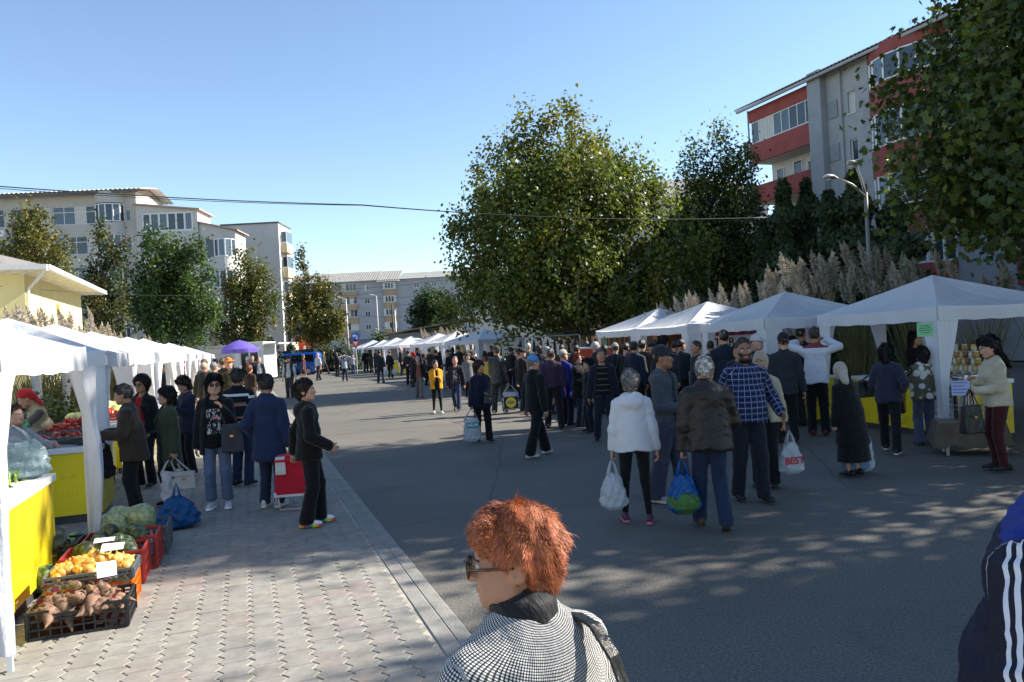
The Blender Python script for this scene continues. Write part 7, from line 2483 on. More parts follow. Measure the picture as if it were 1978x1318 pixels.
# dense dark crowd under the far right tents
crowd = [((705, 672), 62, 20), ((716, 671), 61, 160), ((724, 673), 58, -90), ((745, 674), 56, 120), ((788, 677), 38, 170), ((797, 680), 36, -60), ((806, 672), 46, 150), ((829, 674), 42, 165), ((842, 676), 40, 150), ((853, 668), 43, 20), ((864, 677), 33, -100), ((874, 672), 38, 160), ((886, 667), 36, 130), ((897, 683), 31, 0), ((909, 664), 43, 5), ((909, 680), 33, 20), ((931, 667), 41, 10), ((949, 669), 40.5, -10), ((820, 684), 37, 100), ((812, 676), 52, 0)]
words = ['hatless man in black', 'woman in dark brown coat', 'man in dark green jacket', 'person in black knitted cap', 'man in charcoal coat', 'woman with red headscarf', 'man in navy parka', 'person in grey flat cap', 'man in black leather', 'bald man in dark suit', 'man in leather cap and black coat', 'person in plum coat', 'big man in black jacket', 'young man in dark hooded top', 'dark-skinned vendor in white shirt', 'white-bearded man in black', 'vendor in grey fleece', 'bald vendor in dark top', 'woman in dark shawl', 'vendor in brown apron']
where = ['under the farthest tent', 'beside the farthest tent leg', 'behind the dark-jacket man at the farthest tent', 'right of the white bags', 'left of the strolling orange-top man', 'just behind the strolling orange-top man', 'under the third far tent', 'left of the yellow jacket', 'behind the yellow jacket', 'under the second far tent', 'left of the printed tee man', 'above the printed tee man', 'at the second far tent', 'close behind the grey coat', 'inside the first far tent', 'before the first far tent counter', 'at the back of the first far tent', 'at the right of the first far tent', 'between the orange top and the yellow jacket', 'deep under the third far tent']
cols = [BLK, '#2a1f1a', '#1c2620', '#17181b', '#26272b', '#1d1a20', '#171d2c', '#2a2a2c', '#151517', '#1d1e22', '#19191b', '#2a1a26', '#121316', '#1d2026', '#b0b0b4', '#161719', '#54575c', '#20242c', '#221d22', '#3a2a1e']
for i, (hd, Y, fc) in enumerate(crowd):
 st = [('short', '#241d19'), ('bob', '#241a16'), ('short', '#3a3532'), None, ('short', '#1c1714'), None, ('crew', '#2a2420'), ('crew', '#4a4642'), ('short', '#18130f'), ('fringe', '#8a8682')][i % 10]
 ht = [None, None, None, ('beanie', cloth('#141417')), None, ('scarf', cloth('#8a1e24')), None, ('flatcap', cloth('#4a4b4c')), None, None][i % 10]
 if i == 10: ht, st = ('flatcap', BLEATHER), ('crew', '#8d8a86')
 if i == 14: st = ('crew', '#0d0a09')
 kw = dict(beard='#a5a3a0') if i == 15 else {}
 I['C%d' % i] = PP(words[i] + ' ' + where[i], hd, None, Y, fc, fem=i % 10 in (1, 5), skin='brown' if i == 14 else ('tan', 'fair', 'pink')[i % 3], hair=st, hat=ht, top=J(cols[i], hem=(.82, .6, .8, .76)[i % 4]), bottom=TR_((BLK, NAVY, DGRY)[i % 3]), armR=('down', 'belly', 'pocket')[i % 3], armL=('belly', 'down', 'carry')[i % 3], group='crowd under the far right tents', **kw)
extra = [((1112, 668), 21.0, 165, 'man in charcoal coat behind the red-haired woman', '#202226', ('short', '#2a2320')), ((1166, 668), 20.5, 175, 'woman in dark brown coat right of the fuchsia scarf', '#2a2019', ('bob', '#1d1512')), ((1207, 664), 19.2, 150, 'man in dark green jacket left of the broad navy jacket', '#1c2420', ('short', '#1a1513')), ((1214, 668), 21.6, 190, 'grey-haired person in black deeper in the crowd', '#121316', ('short', '#77746f')), ((1266, 656), 19.6, 160, 'tall man in black coat behind the knitted cap', '#141518', ('crew', '#1a1512')), ((1302, 661), 20.0, 170, 'person in navy parka before the wooden booth', '#161c2a', ('short', '#211a16')), ((1312, 657), 17.6, 140, 'man in dark grey jacket right of the booth post', '#26282c', ('short', '#15110f')), ((1040, 668), 25.0, 185, 'woman in black by the clothes rail', '#131417', ('bob', '#18120f')), ((1084, 667), 24.0, 160, 'man in brown jacket near the dark parked car', '#33281f', ('short', '#3a342f')), ((1372, 660), 16.6, 170, 'short-haired man in black left of the dark blue coat', '#15161a', ('crew', '#1c1613')), ((1326, 666), 18.6, -60, 'woman in dark plum jacket at the third tent counter', '#241a24', ('bob', '#15100e')), ((1532, 652), 14.6, 176, 'man in dark jacket between the cap man and the waistcoat', '#1a1d24', ('short', '#1a1512')), ((985, 672), 30.0, 150, 'man in dark coat by the white price board', '#1c1d20', ('short', '#2c2520')), ((1000, 676), 25.0, -100, 'woman in black coat left of the black caps', '#141417', ('pixie', '#1a1412'))]
for i, (hd, Y, fc, lab, c_, hr) in enumerate(extra):
 I['X%d' % i] = PP(lab, hd, None, Y, fc, skin=('tan', 'fair', 'pink')[i % 3], fem=hr[0] == 'bob', hair=hr, top=J(c_, hem=(.82, .66, .78)[i % 3]), bottom=TR_((BLK, NAVY, DGRY)[i % 3]), armR=('belly', 'down', 'pocket')[i % 3], armL=('carry', 'belly', 'down')[i % 3], head=((-20, 8), (15, 4), (0, 12))[i % 3], lean=(6, 0, 4)[i % 3], group='crowd along the right stalls')
# ---- vendors on the left
I['V1'] = PP('vendor woman in red headscarf and beige waistcoat bending over cabbages', (88, 744), None, 10.9, face=-40, z=SWZ, fem=True, hair=None, hat=('kerchief', mat('red_spotted_cloth', (0.48, 0.02, 0.03), .8, .1, 30, dirt=('#d9c9c9', 60, .62, .8))), top=J('#a79c80', hem=.8, sleeve=None, name='waistcoat'), inner=dict(m=cloth('#5c5a58'), name='sweater', hem=.85), bottom=TR_(BLK), armR='reach', armL='reach', lean=24, head=(-20, 14))
I['V2'] = PP('vendor in dark cap under the fifth left tent', (312, 703), None, 23, face=-20, hair=('crew', '#1d1815'), hat=('cap', cloth('#14161c')), top=J('#1b2434'), bottom=TR_(BLK), z=SWZ)
I['V3'] = PP('customer in grey sleeves reaching out between the first left tents', (30, 800), None, 8.6, face=70, z=SWZ, fem=True, hair=('short', '#3a2c24'), top=J('#85868e', hem=.8), bottom=TR_(DGRY), armL='reach', armR='belly')

# ------------------------------------------------------------------ bags and other carried things
def thin_plastic(name, c, trans=.45, rough=.25):
 return fabric_thin(name, c, trans, rough, .8)
def carrier_bag(label, hand, h=.46, w=.30, d=.16, m=None, yaw=0.0, full=.6, name='carrier_bag', parts=None, neck=.35):
 """soft bag hanging from two stretched handles"""
 hand = Vector(hand)
 zb = max(hand.z - h, .03)
 h = hand.z - zb
 root = empty(name, (hand.x, hand.y, zb), yaw, label, 'bag')
 V, F = [], []
 n, rows = 28, 18
 body = h * .72
 sd = (hash(label) % 100) / 7.0
 for j in range(rows + 1):
  t = j / rows
  if t < .12: k = .55 + .45 * (t / .12)
  else: k = 1 - (1 - neck) * ((t - .12) / .88) ** (1.2 + full)
  for i in range(n):
   a = 2 * math.pi * i / n
   cr = 1 + .10 * math.sin(a * 5 + t * 7 + sd) * (.3 + t) + .07 * math.sin(a * 9 - t * 13 + sd) + .05 * math.sin(a * 3 + t * 21 + sd * 2)
   x, y = math.cos(a), math.sin(a)
   q = 1.0 / max(abs(x) ** 2.6 + abs(y) ** 2.6, 1e-6) ** (1 / 2.6)
   V.append((x * q * w / 2 * k * cr, y * q * d / 2 * (k if t < .7 else k) * cr, body * t + .01 * math.sin(a * 3 + sd) * t))
 for j in range(rows):
  for i in range(n):
   F.append((j * n + i, j * n + (i + 1) % n, (j + 1) * n + (i + 1) % n, (j + 1) * n + i))
 F.append(tuple(reversed(range(n))))
 link('pouch', np_mesh('pouch', V, F, m, False), root)
 mb = MB()
 for s in (-1, 1):
  x0 = w / 2 * neck
  mb.tube([(x0, s * d * .12, body - .02), (x0 * .5, s * .008, body + (h - body) * .6), (0, s * .004, h + .005), (-x0 * .5, s * .008, body + (h - body) * .6), (-x0, s * d * .12, body - .02)], [.016, .011, .008, .011, .016], 6)
 mb.build('handles', m, root, smooth=True)
 return root

def hand_bag(label, at, w, h, d, m, yaw=0.0, strap_to=None, name='handbag', hardware=True):
 """stiff trapezoid bag; 'at' is the middle of its top edge; strap_to is where the strap hangs from"""
 at = Vector(at)
 root = empty(name, (at.x, at.y, at.z - h), yaw, label, 'bag')
 mb = MB()
 b, t = w / 2, w / 2 * .86
 mb.add([(-b, -d / 2, 0), (b, -d / 2, 0), (b, d / 2, 0), (-b, d / 2, 0), (-t, -d * .28, h), (t, -d * .28, h), (t, d * .28, h), (-t, d * .28, h)], [(0, 3, 2, 1), (4, 5, 6, 7), (0, 1, 5, 4), (1, 2, 6, 5), (2, 3, 7, 6), (3, 0, 4, 7)])
 mb.build('body', m, root, bevel=.015)
 top = Vector((0, 0, h + .16)) if strap_to is None else (Matrix.Rotation(-yaw, 4, 'Z') @ (Vector(strap_to) - Vector((at.x, at.y, at.z - h))))
 for s in (-1, 1):
  mb = MB(); mb.tube([(-t * .7, s * d * .24, h - .02), (top.x - t * .35, top.y + s * .01, (h + top.z) / 2 + .03), (top.x, top.y + s * .006, top.z), (top.x + t * .35, top.y + s * .01, (h + top.z) / 2 + .03), (t * .7, s * d * .24, h - .02)], .007, 6)
  mb.build('strap', m, root, smooth=True)
 if hardware:
  MB().box(-.02, .02, -d / 2 - .004, -d / 2 + .004, h * .55, h * .62).build('clasp', mat('brass', (0.5, 0.36, 0.14), .3, .05, 3, metal=1.0), root)
 return root

P_WHITE = thin_plastic('white_plastic', (214, 218, 222))
P_BLUE = thin_plastic('blue_plastic', (30, 92, 160), .3)
P_SACK = thin_plastic('sack_plastic', (24, 78, 128), .2)
P_TEAL = thin_plastic('clear_plastic', (150, 172, 180), .5)
M_TXT_BLK = mat('print_black', (0.02, 0.02, 0.02), .6); M_TXT_TEAL = mat('print_teal', (0.0, 0.28, 0.26), .6); M_TXT_RED = mat('print_red', (0.5, 0.02, 0.03), .6)
carrier_bag('pale plastic bag held by the white hoodie woman', I['S5']['handL'], .50, .27, .2, P_WHITE, .2, .9)
b_ = carrier_bag('blue plastic bag full of greens held by the leather jacket man', I['S6']['handL'], .52, .30, .24, P_BLUE, .1, .9)
mb = MB(); mb.lathe([(.001, .0), (.10, .01), (.155, .07), (.16, .13), (.12, .2), (.001, .22)], 16); mb.build('greens', mat('greens_inside', (0.05, 0.13, 0.03), .8, .4, 30), b_)
b_ = carrier_bag('white bag with teal print in the navy jacket woman’s hand'.replace('’', ''), I['R4']['handR'], .66, .33, .14, P_WHITE, .35, .3, neck=.75)
MB().box(-.12, .12, -.078, -.074, .27, .37).build('teal_print', M_TXT_TEAL, b_)
lettering('NIUM', .085, M_SWHITE, b_, face_matrix((0, -.080, .32), (1, 0, 0)), True)
b_ = carrier_bag('white carrier bag with dark panel and yellow disc held by the flat cap man', I['R5']['handR'] + Vector((.02, 0, 0)), .66, .42, .16, P_WHITE, .12, .2, neck=.85)
MB().box(-.19, .19, -.088, -.082, .05, .36).build('dark_panel', mat('print_navy', (0.012, 0.016, 0.045), .6), b_)
o = disc(b_, 'yellow_disc', mat('print_yellow', (0.75, 0.62, 0.02), .6), .21, .135, -.092, 28, .003)
lettering('LiDL', .105, mat('print_blue', (0.0, 0.04, 0.30), .6), o, face_matrix((0, -.0935, .21), (1, 0, 0)), True)
b_ = carrier_bag('white bag lettered BEST held by the headscarf woman', I['S8']['handL'] + Vector((.05, 0, 0)), .50, .30, .18, P_WHITE, .15, .5)
lettering('BEST', .115, M_TXT_RED, b_, face_matrix((.0, -.096, .16), (1, .0, .0)), True)
b_ = carrier_bag('blue-grey paper bag carried by the old woman in black', I['T4']['handR'] + Vector((-.06, -.05, 0)), .56, .34, .14, mat('blue_paper', (0.12, 0.19, 0.30), .7, .1, 6), .2, .1, neck=.9)
carrier_bag('white plastic bag carried beside the blue-grey one', I['T4']['handR'] + Vector((.10, .02, 0)), .60, .22, .14, P_WHITE, .2, .3, neck=.6)
carrier_bag('white bag hanging by the maroon-haired far woman', I['M19']['handR'], .5, .34, .2, P_WHITE, 0, .4)
carrier_bag('second white bag of the maroon-haired far woman', I['M19']['handL'], .5, .3, .2, P_WHITE, 0, .4)
# handbags of the olive jacket woman
hb_ = hand_bag('cream handbag with black script held by the olive jacket woman', I['L3']['handL'] + Vector((.13, -.05, -.17)), .30, .22, .11, mat('cream_leather', (0.42, 0.39, 0.37), .5, .08, 5), .15, I['L3']['handL'] + Vector((.0, 0, .01)))
lettering('Venus', .05, M_TXT_BLK, hb_, face_matrix((-.04, -.058, .17), (1, 0, .05)), False) if False else MB().box(-.12, .08, -.060, -.056, .165, .168).box(-.13, -.11, -.060, -.056, .14, .17).build('script_line', M_TXT_BLK, hb_)
carrier_bag('glossy white paper bag behind the cream handbag', I['L3']['handL'] + Vector((-.06, .03, .0)), .58, .26, .12, mat('white_paper', (0.55, 0.53, 0.55), .5, .06, 5), .6, .1, neck=.92)
carrier_bag('dark folded bag clutched by the brown coat man', I['L1']['handR'] + Vector((-.02, -.06, .04)), .58, .42, .16, cloth('#15171c', .6), .2, .1, neck=.6)
hand_bag('soft grey shoulder bag under the arm of the sunglasses woman', I['L5']['elL'] + Vector((.05, -.16, .02)), .26, .34, .12, cloth('#33333b', .5), .3, I['L5']['shL'] + Vector((0, -.03, .05)))
hand_bag('black handbag on the arm of the padded jacket woman', I['T5']['handL'] + Vector((-.24, -.05, .05)), .38, .24, .14, BLEATHER, .2, I['T5']['handL'] + Vector((-.12, 0, .14)))
hand_bag('dark rucksack-like bag hanging by the leaf-print jacket', I['T6']['elL'] + Vector((-.30, -.16, .05)), .24, .46, .14, cloth('#121216'), .1, I['T6']['shL'] + Vector((-.08, -.05, .05)))
hand_bag('black handbag of the cream jacket woman', I['T8']['handL'] + Vector((-.06, -.12, -.14)), .26, .34, .14, BLEATHER, .2, I['T8']['handL'] + Vector((-.02, -.04, .04)))
hand_bag('small black bag on the forearm of the navy jacket woman', I['R4']['handL'] + Vector((.05, -.08, -.02)), .24, .16, .1, BLEATHER, .1)
# shoulder bag of the foreground woman: strap over her right shoulder
fw = I['FW']
sb_root = empty('shoulder_bag', (fw['root'].location.x, fw['root'].location.y, 0), math.radians(-152), 'black shoulder bag with long strap over the houndstooth jacket', 'bag')
S_ = fw['S']
path = [(-.085, -.150, 1.12), (-.095, -.140, 1.24), (-.105, -.095, 1.36), (-.108, -.03, 1.434), (-.112, .045, 1.428), (-.120, .100, 1.375), (-.136, .135, 1.27), (-.158, .145, 1.14), (-.178, .135, 1.02), (-.195, .10, .92)]
mbs = MB(); V = []
for i, p in enumerate(path):
 a_, b2 = Vector(path[max(0, i - 1)]), Vector(path[min(len(path) - 1, i + 1)])
 dr = (b2 - a_).normalized(); ce = Vector((0, .0, Vector(p).z)); nrm = (Vector(p) - Vector((-.06, 0, 1.25))).normalized()
 sdv = dr.cross(nrm).normalized()
 for sx, sz in ((-1, 0), (1, 0), (1, 1), (-1, 1)):
  V.append((Vector(p) + sdv * .019 * sx + nrm * (.004 + .007 * sz)) * S_)
mbs.add(V, [(i * 4 + k, i * 4 + (k + 1) % 4, i * 4 + 4 + (k + 1) % 4, i * 4 + 4 + k) for i in range(len(path) - 1) for k in range(4)])
st_ = mbs.build('strap', BLEATHER, sb_root, smooth=False)
MB().box(-.215 * S_, -.10 * S_, .145 * S_, .152 * S_, 1.005 * S_, 1.03 * S_).build('buckle', mat('steel_buckle', (.6, .6, .6), .25, .05, 3, metal=1.0), sb_root)
MB().box(-.36, -.12, .03, .16, .62, .86).build('body', BLEATHER, sb_root, bevel=.02)

# red shopping trolley between the blue coat and the black hoodie
tp_ = G(560, 990)
tr_ = empty('shopping_trolley', (tp_.x + .02, tp_.y + .12, .02), .12, 'red and white wheeled shopping trolley beside the black hoodie', 'trolley')
M_TRED = cloth('#b3142c', .6, .1); M_TWHT = cloth('#c9c6c2', .6, .1); M_TROD = mat('red_rod', (0.5, 0.02, 0.03), .35)
def sheet_block(x0, x1, y0, y1, z0, z1, tz=1.0):
 m = MB(); cx = (x0 + x1) / 2
 m.add([(x0, y0, z0), (x1, y0, z0), (x1, y1, z0), (x0, y1, z0), (cx + (x0 - cx) * tz, y0 + .02, z1), (cx + (x1 - cx) * tz, y0 + .02, z1), (cx + (x1 - cx) * tz, y1, z1), (cx + (x0 - cx) * tz, y1, z1)], [(0, 3, 2, 1), (4, 5, 6, 7), (0, 1, 5, 4), (1, 2, 6, 5), (2, 3, 7, 6), (3, 0, 4, 7)])
 return m
sheet_block(-.20, .20, -.15, .13, .17, .62, .88).build('bag', M_TRED, tr_, bevel=.03)
sheet_block(-.185, .185, -.165, .135, .58, .66, .9).build('flap', M_TRED, tr_, bevel=.02)
sheet_block(-.17, -.05, -.172, -.13, .44, .655, .95).build('white_panel', M_TWHT, tr_, bevel=.01)
sheet_block(-.205, .205, -.158, -.12, .17, .235, 1.0).build('white_band', M_TWHT, tr_, bevel=.01)
m = MB(); m.tube([(-.15, .15, .08), (-.15, .16, .95)], .011, 7); m.build('upright', M_TROD, tr_)
m = MB(); m.tube([(.15, .15, .08), (.15, .16, .95)], .011, 7); m.build('upright', M_TROD, tr_)
m = MB(); m.tube([(-.15, .16, .95), (-.10, .17, 1.0), (.10, .17, 1.0), (.15, .16, .95)], .012, 7); m.build('handle', M_TROD, tr_)
m = MB(); m.tube([(-.15, .15, .15), (-.15, -.16, .15), (-.13, -.18, .03), (.13, -.18, .03), (.15, -.16, .15), (.15, .15, .15)], .009, 6); m.build('stand', mat('pink_rod', (.55, .35, .36), .4), tr_)
for s in (-1, 1):
 m = MB(); m.lathe([(.001, -.015), (.07, -.016), (.075, 0), (.07, .016), (.001, .015)], 18); w_ = m.build('wheel', mat('grey_rubber', (.3, .28, .28), .7), tr_); w_.rotation_euler = (0, math.pi / 2, 0); w_.location = (s * .22, .14, .075)
# blue sack standing on the paving
bp = G(341, 1026)
carrier_bag('full blue plastic sack standing on the paving', (bp.x, bp.y + .05, .52), .50, .44, .36, P_SACK, .4, 1.3, 'plastic_sack', neck=.16)

# ------------------------------------------------------------------ crates and vegetables, lower left
def crate(label, s, w, z, L, D, H, m, group='crates of vegetables on the paving', rails=4, bars=9, ang=0.0, notch=True):
 """slatted plastic crate; origin at its near road-side corner, long side away from the road"""
 p = ST(s, w, z)
 root = empty('crate', p, ST_A + math.pi + ang, label, 'crate', group)
 # local x runs to the left row (-> +w is -x here), local y against the street; rotate so x: away from road
 root.rotation_euler = (0, 0, math.atan2(ST_N.y, ST_N.x) + ang)
 def side(x0, y0, x1, y1, low):
  mb = MB()
  for k in range(rails):
   zz = .012 + (H - .024) * k / (rails - 1)
   if low and k == rails - 1:
    mb.bar((x0, y0, zz), (x0 + (x1 - x0) * .22, y0 + (y1 - y0) * .22, zz), .016, .022)
    mb.bar((x1 - (x1 - x0) * .22, y1 - (y1 - y0) * .22, zz), (x1, y1, zz), .016, .022)
    mb.bar((x0 + (x1 - x0) * .22, y0 + (y1 - y0) * .22, zz - .03), (x1 - (x1 - x0) * .22, y1 - (y1 - y0) * .22, zz - .03), .016, .022)
   else:
    mb.bar((x0, y0, zz), (x1, y1, zz), .014, .020 if k in (0, rails - 1) else .012)
  for k in range(bars + 1):
   t = k / bars
   if k in (0, bars): ww = .03
   else: ww = .010
   mb.bar((x0 + (x1 - x0) * t, y0 + (y1 - y0) * t, .012), (x0 + (x1 - x0) * t, y0 + (y1 - y0) * t, H - (.045 if low and .22 < t < .78 else .01)), ww, .011, up=(x1 - x0, y1 - y0, 0))
  return mb
 # local +x = towards the stalls, local -y = up the street (ST_N x Z)
 side(0, 0, L, 0, notch).build('side_panel', m, root)
 side(0, -D, L, -D, notch).build('side_panel', m, root)
 side(0, 0, 0, -D, False).build('end_panel', m, root)
 side(L, 0, L, -D, False).build('end_panel', m, root)
 MB().box(.008, L - .008, -D + .008, -.008, .006, .016).build('base', m, root)
 return root
def CL_(s, w, z):          # point over the crate area
 return ST(s, w, z)
C_BLK = mat('black_crate', (0.018, 0.018, 0.020), .45, .2, 6); C_RED = mat('red_crate', (0.34, 0.035, 0.03), .45, .2, 6, dirt=('#5a3a30', 9, .6, .5)); C_ORG = mat('orange_crate', (0.75, 0.17, 0.01), .4, .1, 6); C_GRY = mat('grey_tray', (0.10, 0.11, 0.12), .4, .15, 6)
crate('black crate of beetroot at the foot of the yellow counter', 6.60, 2.18, .02, .62, .40, .20, C_BLK)
crate('orange crate under the onion tray', 7.05, 2.20, .02, .58, .38, .22, C_ORG, notch=False)
crate('grey tray heaped with onions on the orange crate', 7.04, 2.19, .245, .60, .40, .09, C_GRY, rails=3, notch=False)
crate('front red crate of dark squashes', 7.72, 2.20, .02, .62, .42, .29, C_RED)
crate('rear red crate of squashes beside the blue sack', 8.18, 2.14, .02, .60, .42, .31, C_RED)
crate('black crate of pumpkins against the counter', 8.25, 2.80, .02, .55, .40, .30, C_BLK)
crate('grey tub of pale round melons behind the red crates', 8.68, 2.10, .02, .70, .48, .28, C_GRY, notch=False)

def veg_mesh(name, prof, n, m, ribs=0, amp=.0, bend=0.0, seed=0):
 V, F = [], []
 for (r, z) in prof:
  for k in range(n):
   a = 2 * math.pi * k / n
   rr = r * (1 + amp * math.cos(ribs * a)) if ribs else r
   V.append((rr * math.cos(a) + bend * z * z, rr * math.sin(a), z))
 for i in range(len(prof) - 1):
  for k in range(n):
   F.append((i * n + k, i * n + (k + 1) % n, (i + 1) * n + (k + 1) % n, (i + 1) * n + k))
 F += [tuple(reversed(range(n))), tuple((len(prof) - 1) * n + k for k in range(n))]
 return np_mesh(name, V, F, m, True)
def sph(r, h, k=7, pw=.5):
 return [(max(.002, r * math.sin(math.pi * i / k) ** pw if 0 < i < k else .002), h * (-.5 + i / k)) for i in range(k + 1)]
def two_tone(name, c1, c2, scale, rough=.4, lo=.45, hi=.55, stretch=(1, 1, 1), bump=.1):
 if name in MATS: return MATS[name]
 nb = NB(name)
 src = nb.coord('Object', stretch)
 oi = nb.n('ShaderNodeObjectInfo')
 n = nb.noise(src, scale, 4, .6)
 r = nb.ramp(n, 'Fac', [(lo, lin(c1)), (hi, lin(c2))])
 v = nb.ramp(oi, 'Random', [(0, (.72, .72, .72)), (1, (1.2, 1.18, 1.12))])
 c = nb.mix(1.0, (r, 0), (v, 0), 'MULTIPLY')
 nb.l(c[0], c[1], nb.b, 'Base Color')
 nb.b.inputs['Roughness'].default_value = rough
 nb.bump(n, 'Fac', bump, .01)
 MATS[name] = nb.m
 return nb.m
ONION = veg_mesh('onion', [(.002, -.034), (.016, -.031), (.031, -.018), (.036, 0), (.031, .017), (.016, .029), (.007, .036), (.004, .050)], 12, two_tone('onion_skin', '#c98a2e', '#e0b060', 30, .35, stretch=(1, 1, .25)))
BEET = veg_mesh('beetroot', [(.002, -.11), (.008, -.085), (.018, -.06), (.034, -.02), (.038, .01), (.030, .035), (.016, .045), (.010, .06)], 10, two_tone('beet_skin', '#5a4030', '#8f705c', 18, .8), bend=1.2)
SQUASH = veg_mesh('squash', sph(.075, .17, 9, .6), 14, two_tone('squash_skin', '#26331f', '#56653f', 26, .45), 8, .03)
MELON = veg_mesh('melon', sph(.115, .26, 9, .6), 16, two_tone('melon_skin', '#7d8c5c', '#a5ad80', 22, .5), 9, .025)
WMEL = veg_mesh('watermelon', sph(.12, .26, 9, .55), 16, two_tone('watermelon_skin', '#2c4a24', '#7f9a55', 7, .35, stretch=(3, 3, .5)))
PUMP = veg_mesh('pumpkin', sph(.11, .16, 9, .5), 20, two_tone('pumpkin_skin', '#23281c', '#4b5138', 12, .5), 10, .06)
CABB = veg_mesh('cabbage', sph(.115, .19, 9, .55), 18, two_tone('cabbage_leaf', '#8fa45c', '#c9d493', 7, .55, .4, .6, (1, 1, .4), .5), 7, .05)
ZUCC = veg_mesh('courgette', [(.003, -.15), (.024, -.13), (.030, -.05), (.029, .05), (.024, .12), (.010, .14), (.008, .165)], 10, two_tone('courgette_skin', '#121a10', '#26331d', 20, .35), bend=.8)
PEPG = veg_mesh('pepper', [(.001, -.085), (.006, -.06), (.012, -.02), (.015, .03), (.011, .048), (.004, .052), (.003, .075)], 7, two_tone('green_pepper_skin', '#3c5a1a', '#7c9a35', 12, .3), bend=2.5)
PEPR = veg_mesh('pepper', [(.002, -.08), (.018, -.05), (.032, .0), (.034, .04), (.018, .055), (.004, .06), (.004, .085)], 10, two_tone('red_pepper_skin', '#8e1410', '#c8331a', 9, .25), 4, .08)
CAUL = veg_mesh('cauliflower', sph(.10, .15, 8, .5), 14, two_tone('cauliflower_head', '#c9c49a', '#e8e4c8', 40, .8, bump=.9))
TOMA = veg_mesh('tomato', sph(.036, .06, 6, .5), 10, two_tone('tomato_skin', '#a3180c', '#d4401c', 6, .2))
def strew(me, name, label, cat, group, s0, s1, w0, w1, z0, n, seed, tilt=1.5, pile=0.0, layers=1, sc=(0.8, 1.15), squash=None, frame=None):
 """single vegetables laid in a heap; each one an object sharing the mesh"""
 rng = random.Random(seed)
 out = []
 for k in range(n):
  u, v = rng.random(), rng.random()
  hgt = pile * (1 - (2 * u - 1) ** 2) * (1 - (2 * v - 1) ** 2) * rng.uniform(.35, 1.0)
  pt = (frame or ST)(s0 + (s1 - s0) * u, w0 + (w1 - w0) * v, z0 + hgt)
  o = link(name, me, None, pt)
  o.rotation_euler = (rng.uniform(-tilt, tilt), rng.uniform(-tilt, tilt), rng.uniform(0, 6.28))
  q = rng.uniform(*sc)
  o.scale = (q, q, q)
  tag(o, label, cat, group)
  out.append(o)
 return out
strew(BEET, 'beetroot', 'earthy beetroot in the black crate', 'beetroot', 'beetroots in the black crate', 6.64, 6.96, 2.24, 2.74, .17, 46, 1, 1.6, .13, sc=(.9, 1.7))
strew(ONION, 'onion', 'golden onion heaped in the grey tray', 'onion', 'onions in the grey tray', 7.08, 7.41, 2.24, 2.74, .315, 72, 2, .9, .11, sc=(.9, 1.3))
strew(SQUASH, 'squash', 'dark green squash in the front red crate', 'squash', 'squashes in the front red crate', 7.80, 8.08, 2.30, 2.72, .27, 14, 3, 1.5, .14)
strew(SQUASH, 'squash', 'dark green squash in the rear red crate', 'squash', 'squashes in the rear red crate', 8.26, 8.52, 2.24, 2.66, .29, 10, 4, 1.5, .10, sc=(.8, 1.1))
strew(MELON, 'melon', 'pale green ribbed melon in the grey tub', 'melon', 'melons in the grey tub', 8.80, 9.05, 2.25, 2.65, .30, 8, 5, 1.5, .14, sc=(.95, 1.2))
strew(PUMP, 'pumpkin', 'dark pumpkin in the black crate by the counter', 'pumpkin', 'pumpkins in the black crate', 8.32, 8.55, 2.90, 3.25, .30, 5, 6, .6, .12)
tag(link('watermelon', WMEL, None, ST(7.78, 2.93, .15)), 'striped watermelon on the ground beside the red crate', 'watermelon').rotation_euler = (1.4, .3, .6)
for k, (s, w) in enumerate(((8.75, 3.0), (9.05, 2.95))):
 tag(link('watermelon', WMEL, None, ST(s, w, .15)), ('dark watermelon nearer the counter behind the pumpkins', 'dark watermelon farther back behind the pumpkins')[k], 'watermelon').rotation_euler = (1.2, .6, k)
# leaves on the beets
rngb = np.random.default_rng(5)
Pb = np.array([tuple(ST(6.62 + rngb.uniform(0, .36), 2.22 + rngb.uniform(0, .54), .25 + rngb.uniform(0, .09))) for _ in range(60)], np.float32)
Vb, Fb, Tb = leaf_cloud(Pb, rngb.normal(size=(60, 3)).astype(np.float32) + np.array((0, 0, .6), np.float32), .06, np.array([[(.06, .07, .02), (.11, .02, .03), (.10, .08, .05)][i % 3] for i in range(60)], np.float32), LEAF_Q, rngb)
mb_ = np_mesh('beet_leaves', Vb, Fb, M_LEAF); put_tint(mb_, Tb)
tag(link('beet_leaves', mb_), 'wilted leaves scattered over the beetroot crate', 'leaves', None, 'stuff')
def note(label, pos, w, h, yaw, tilt, m=None, name='price_note'):
 mb = MB(); n = 5
 for j in range(n):
  t = j / (n - 1)
  mb.v += [(-w / 2, -h / 2 + h * t, .012 * math.sin(t * 2.5)), (w / 2, -h / 2 + h * t, .012 * math.sin(t * 2.5 + .5))]
 mb.f = [(2 * j, 2 * j + 1, 2 * j + 3, 2 * j + 2) for j in range(n - 1)]; mb.mi = [0] * (n - 1)
 o = tag(mb.build(name, m or mat('note_paper', (0.74, 0.75, 0.76), .7, .03, 5), None, pos), label, 'price note')
 o.rotation_euler = (tilt, 0, yaw)
 return o
note('blank white price note stuck on the beetroot crate', ST(6.88, 2.34, .38), .13, .12, .5, .9)
note('white price note lying on the onions', ST(7.2, 2.34, .47), .16, .10, .3, .35)
note('white slip lying on the squashes', ST(7.85, 2.5, .40), .16, .09, .3, .2)
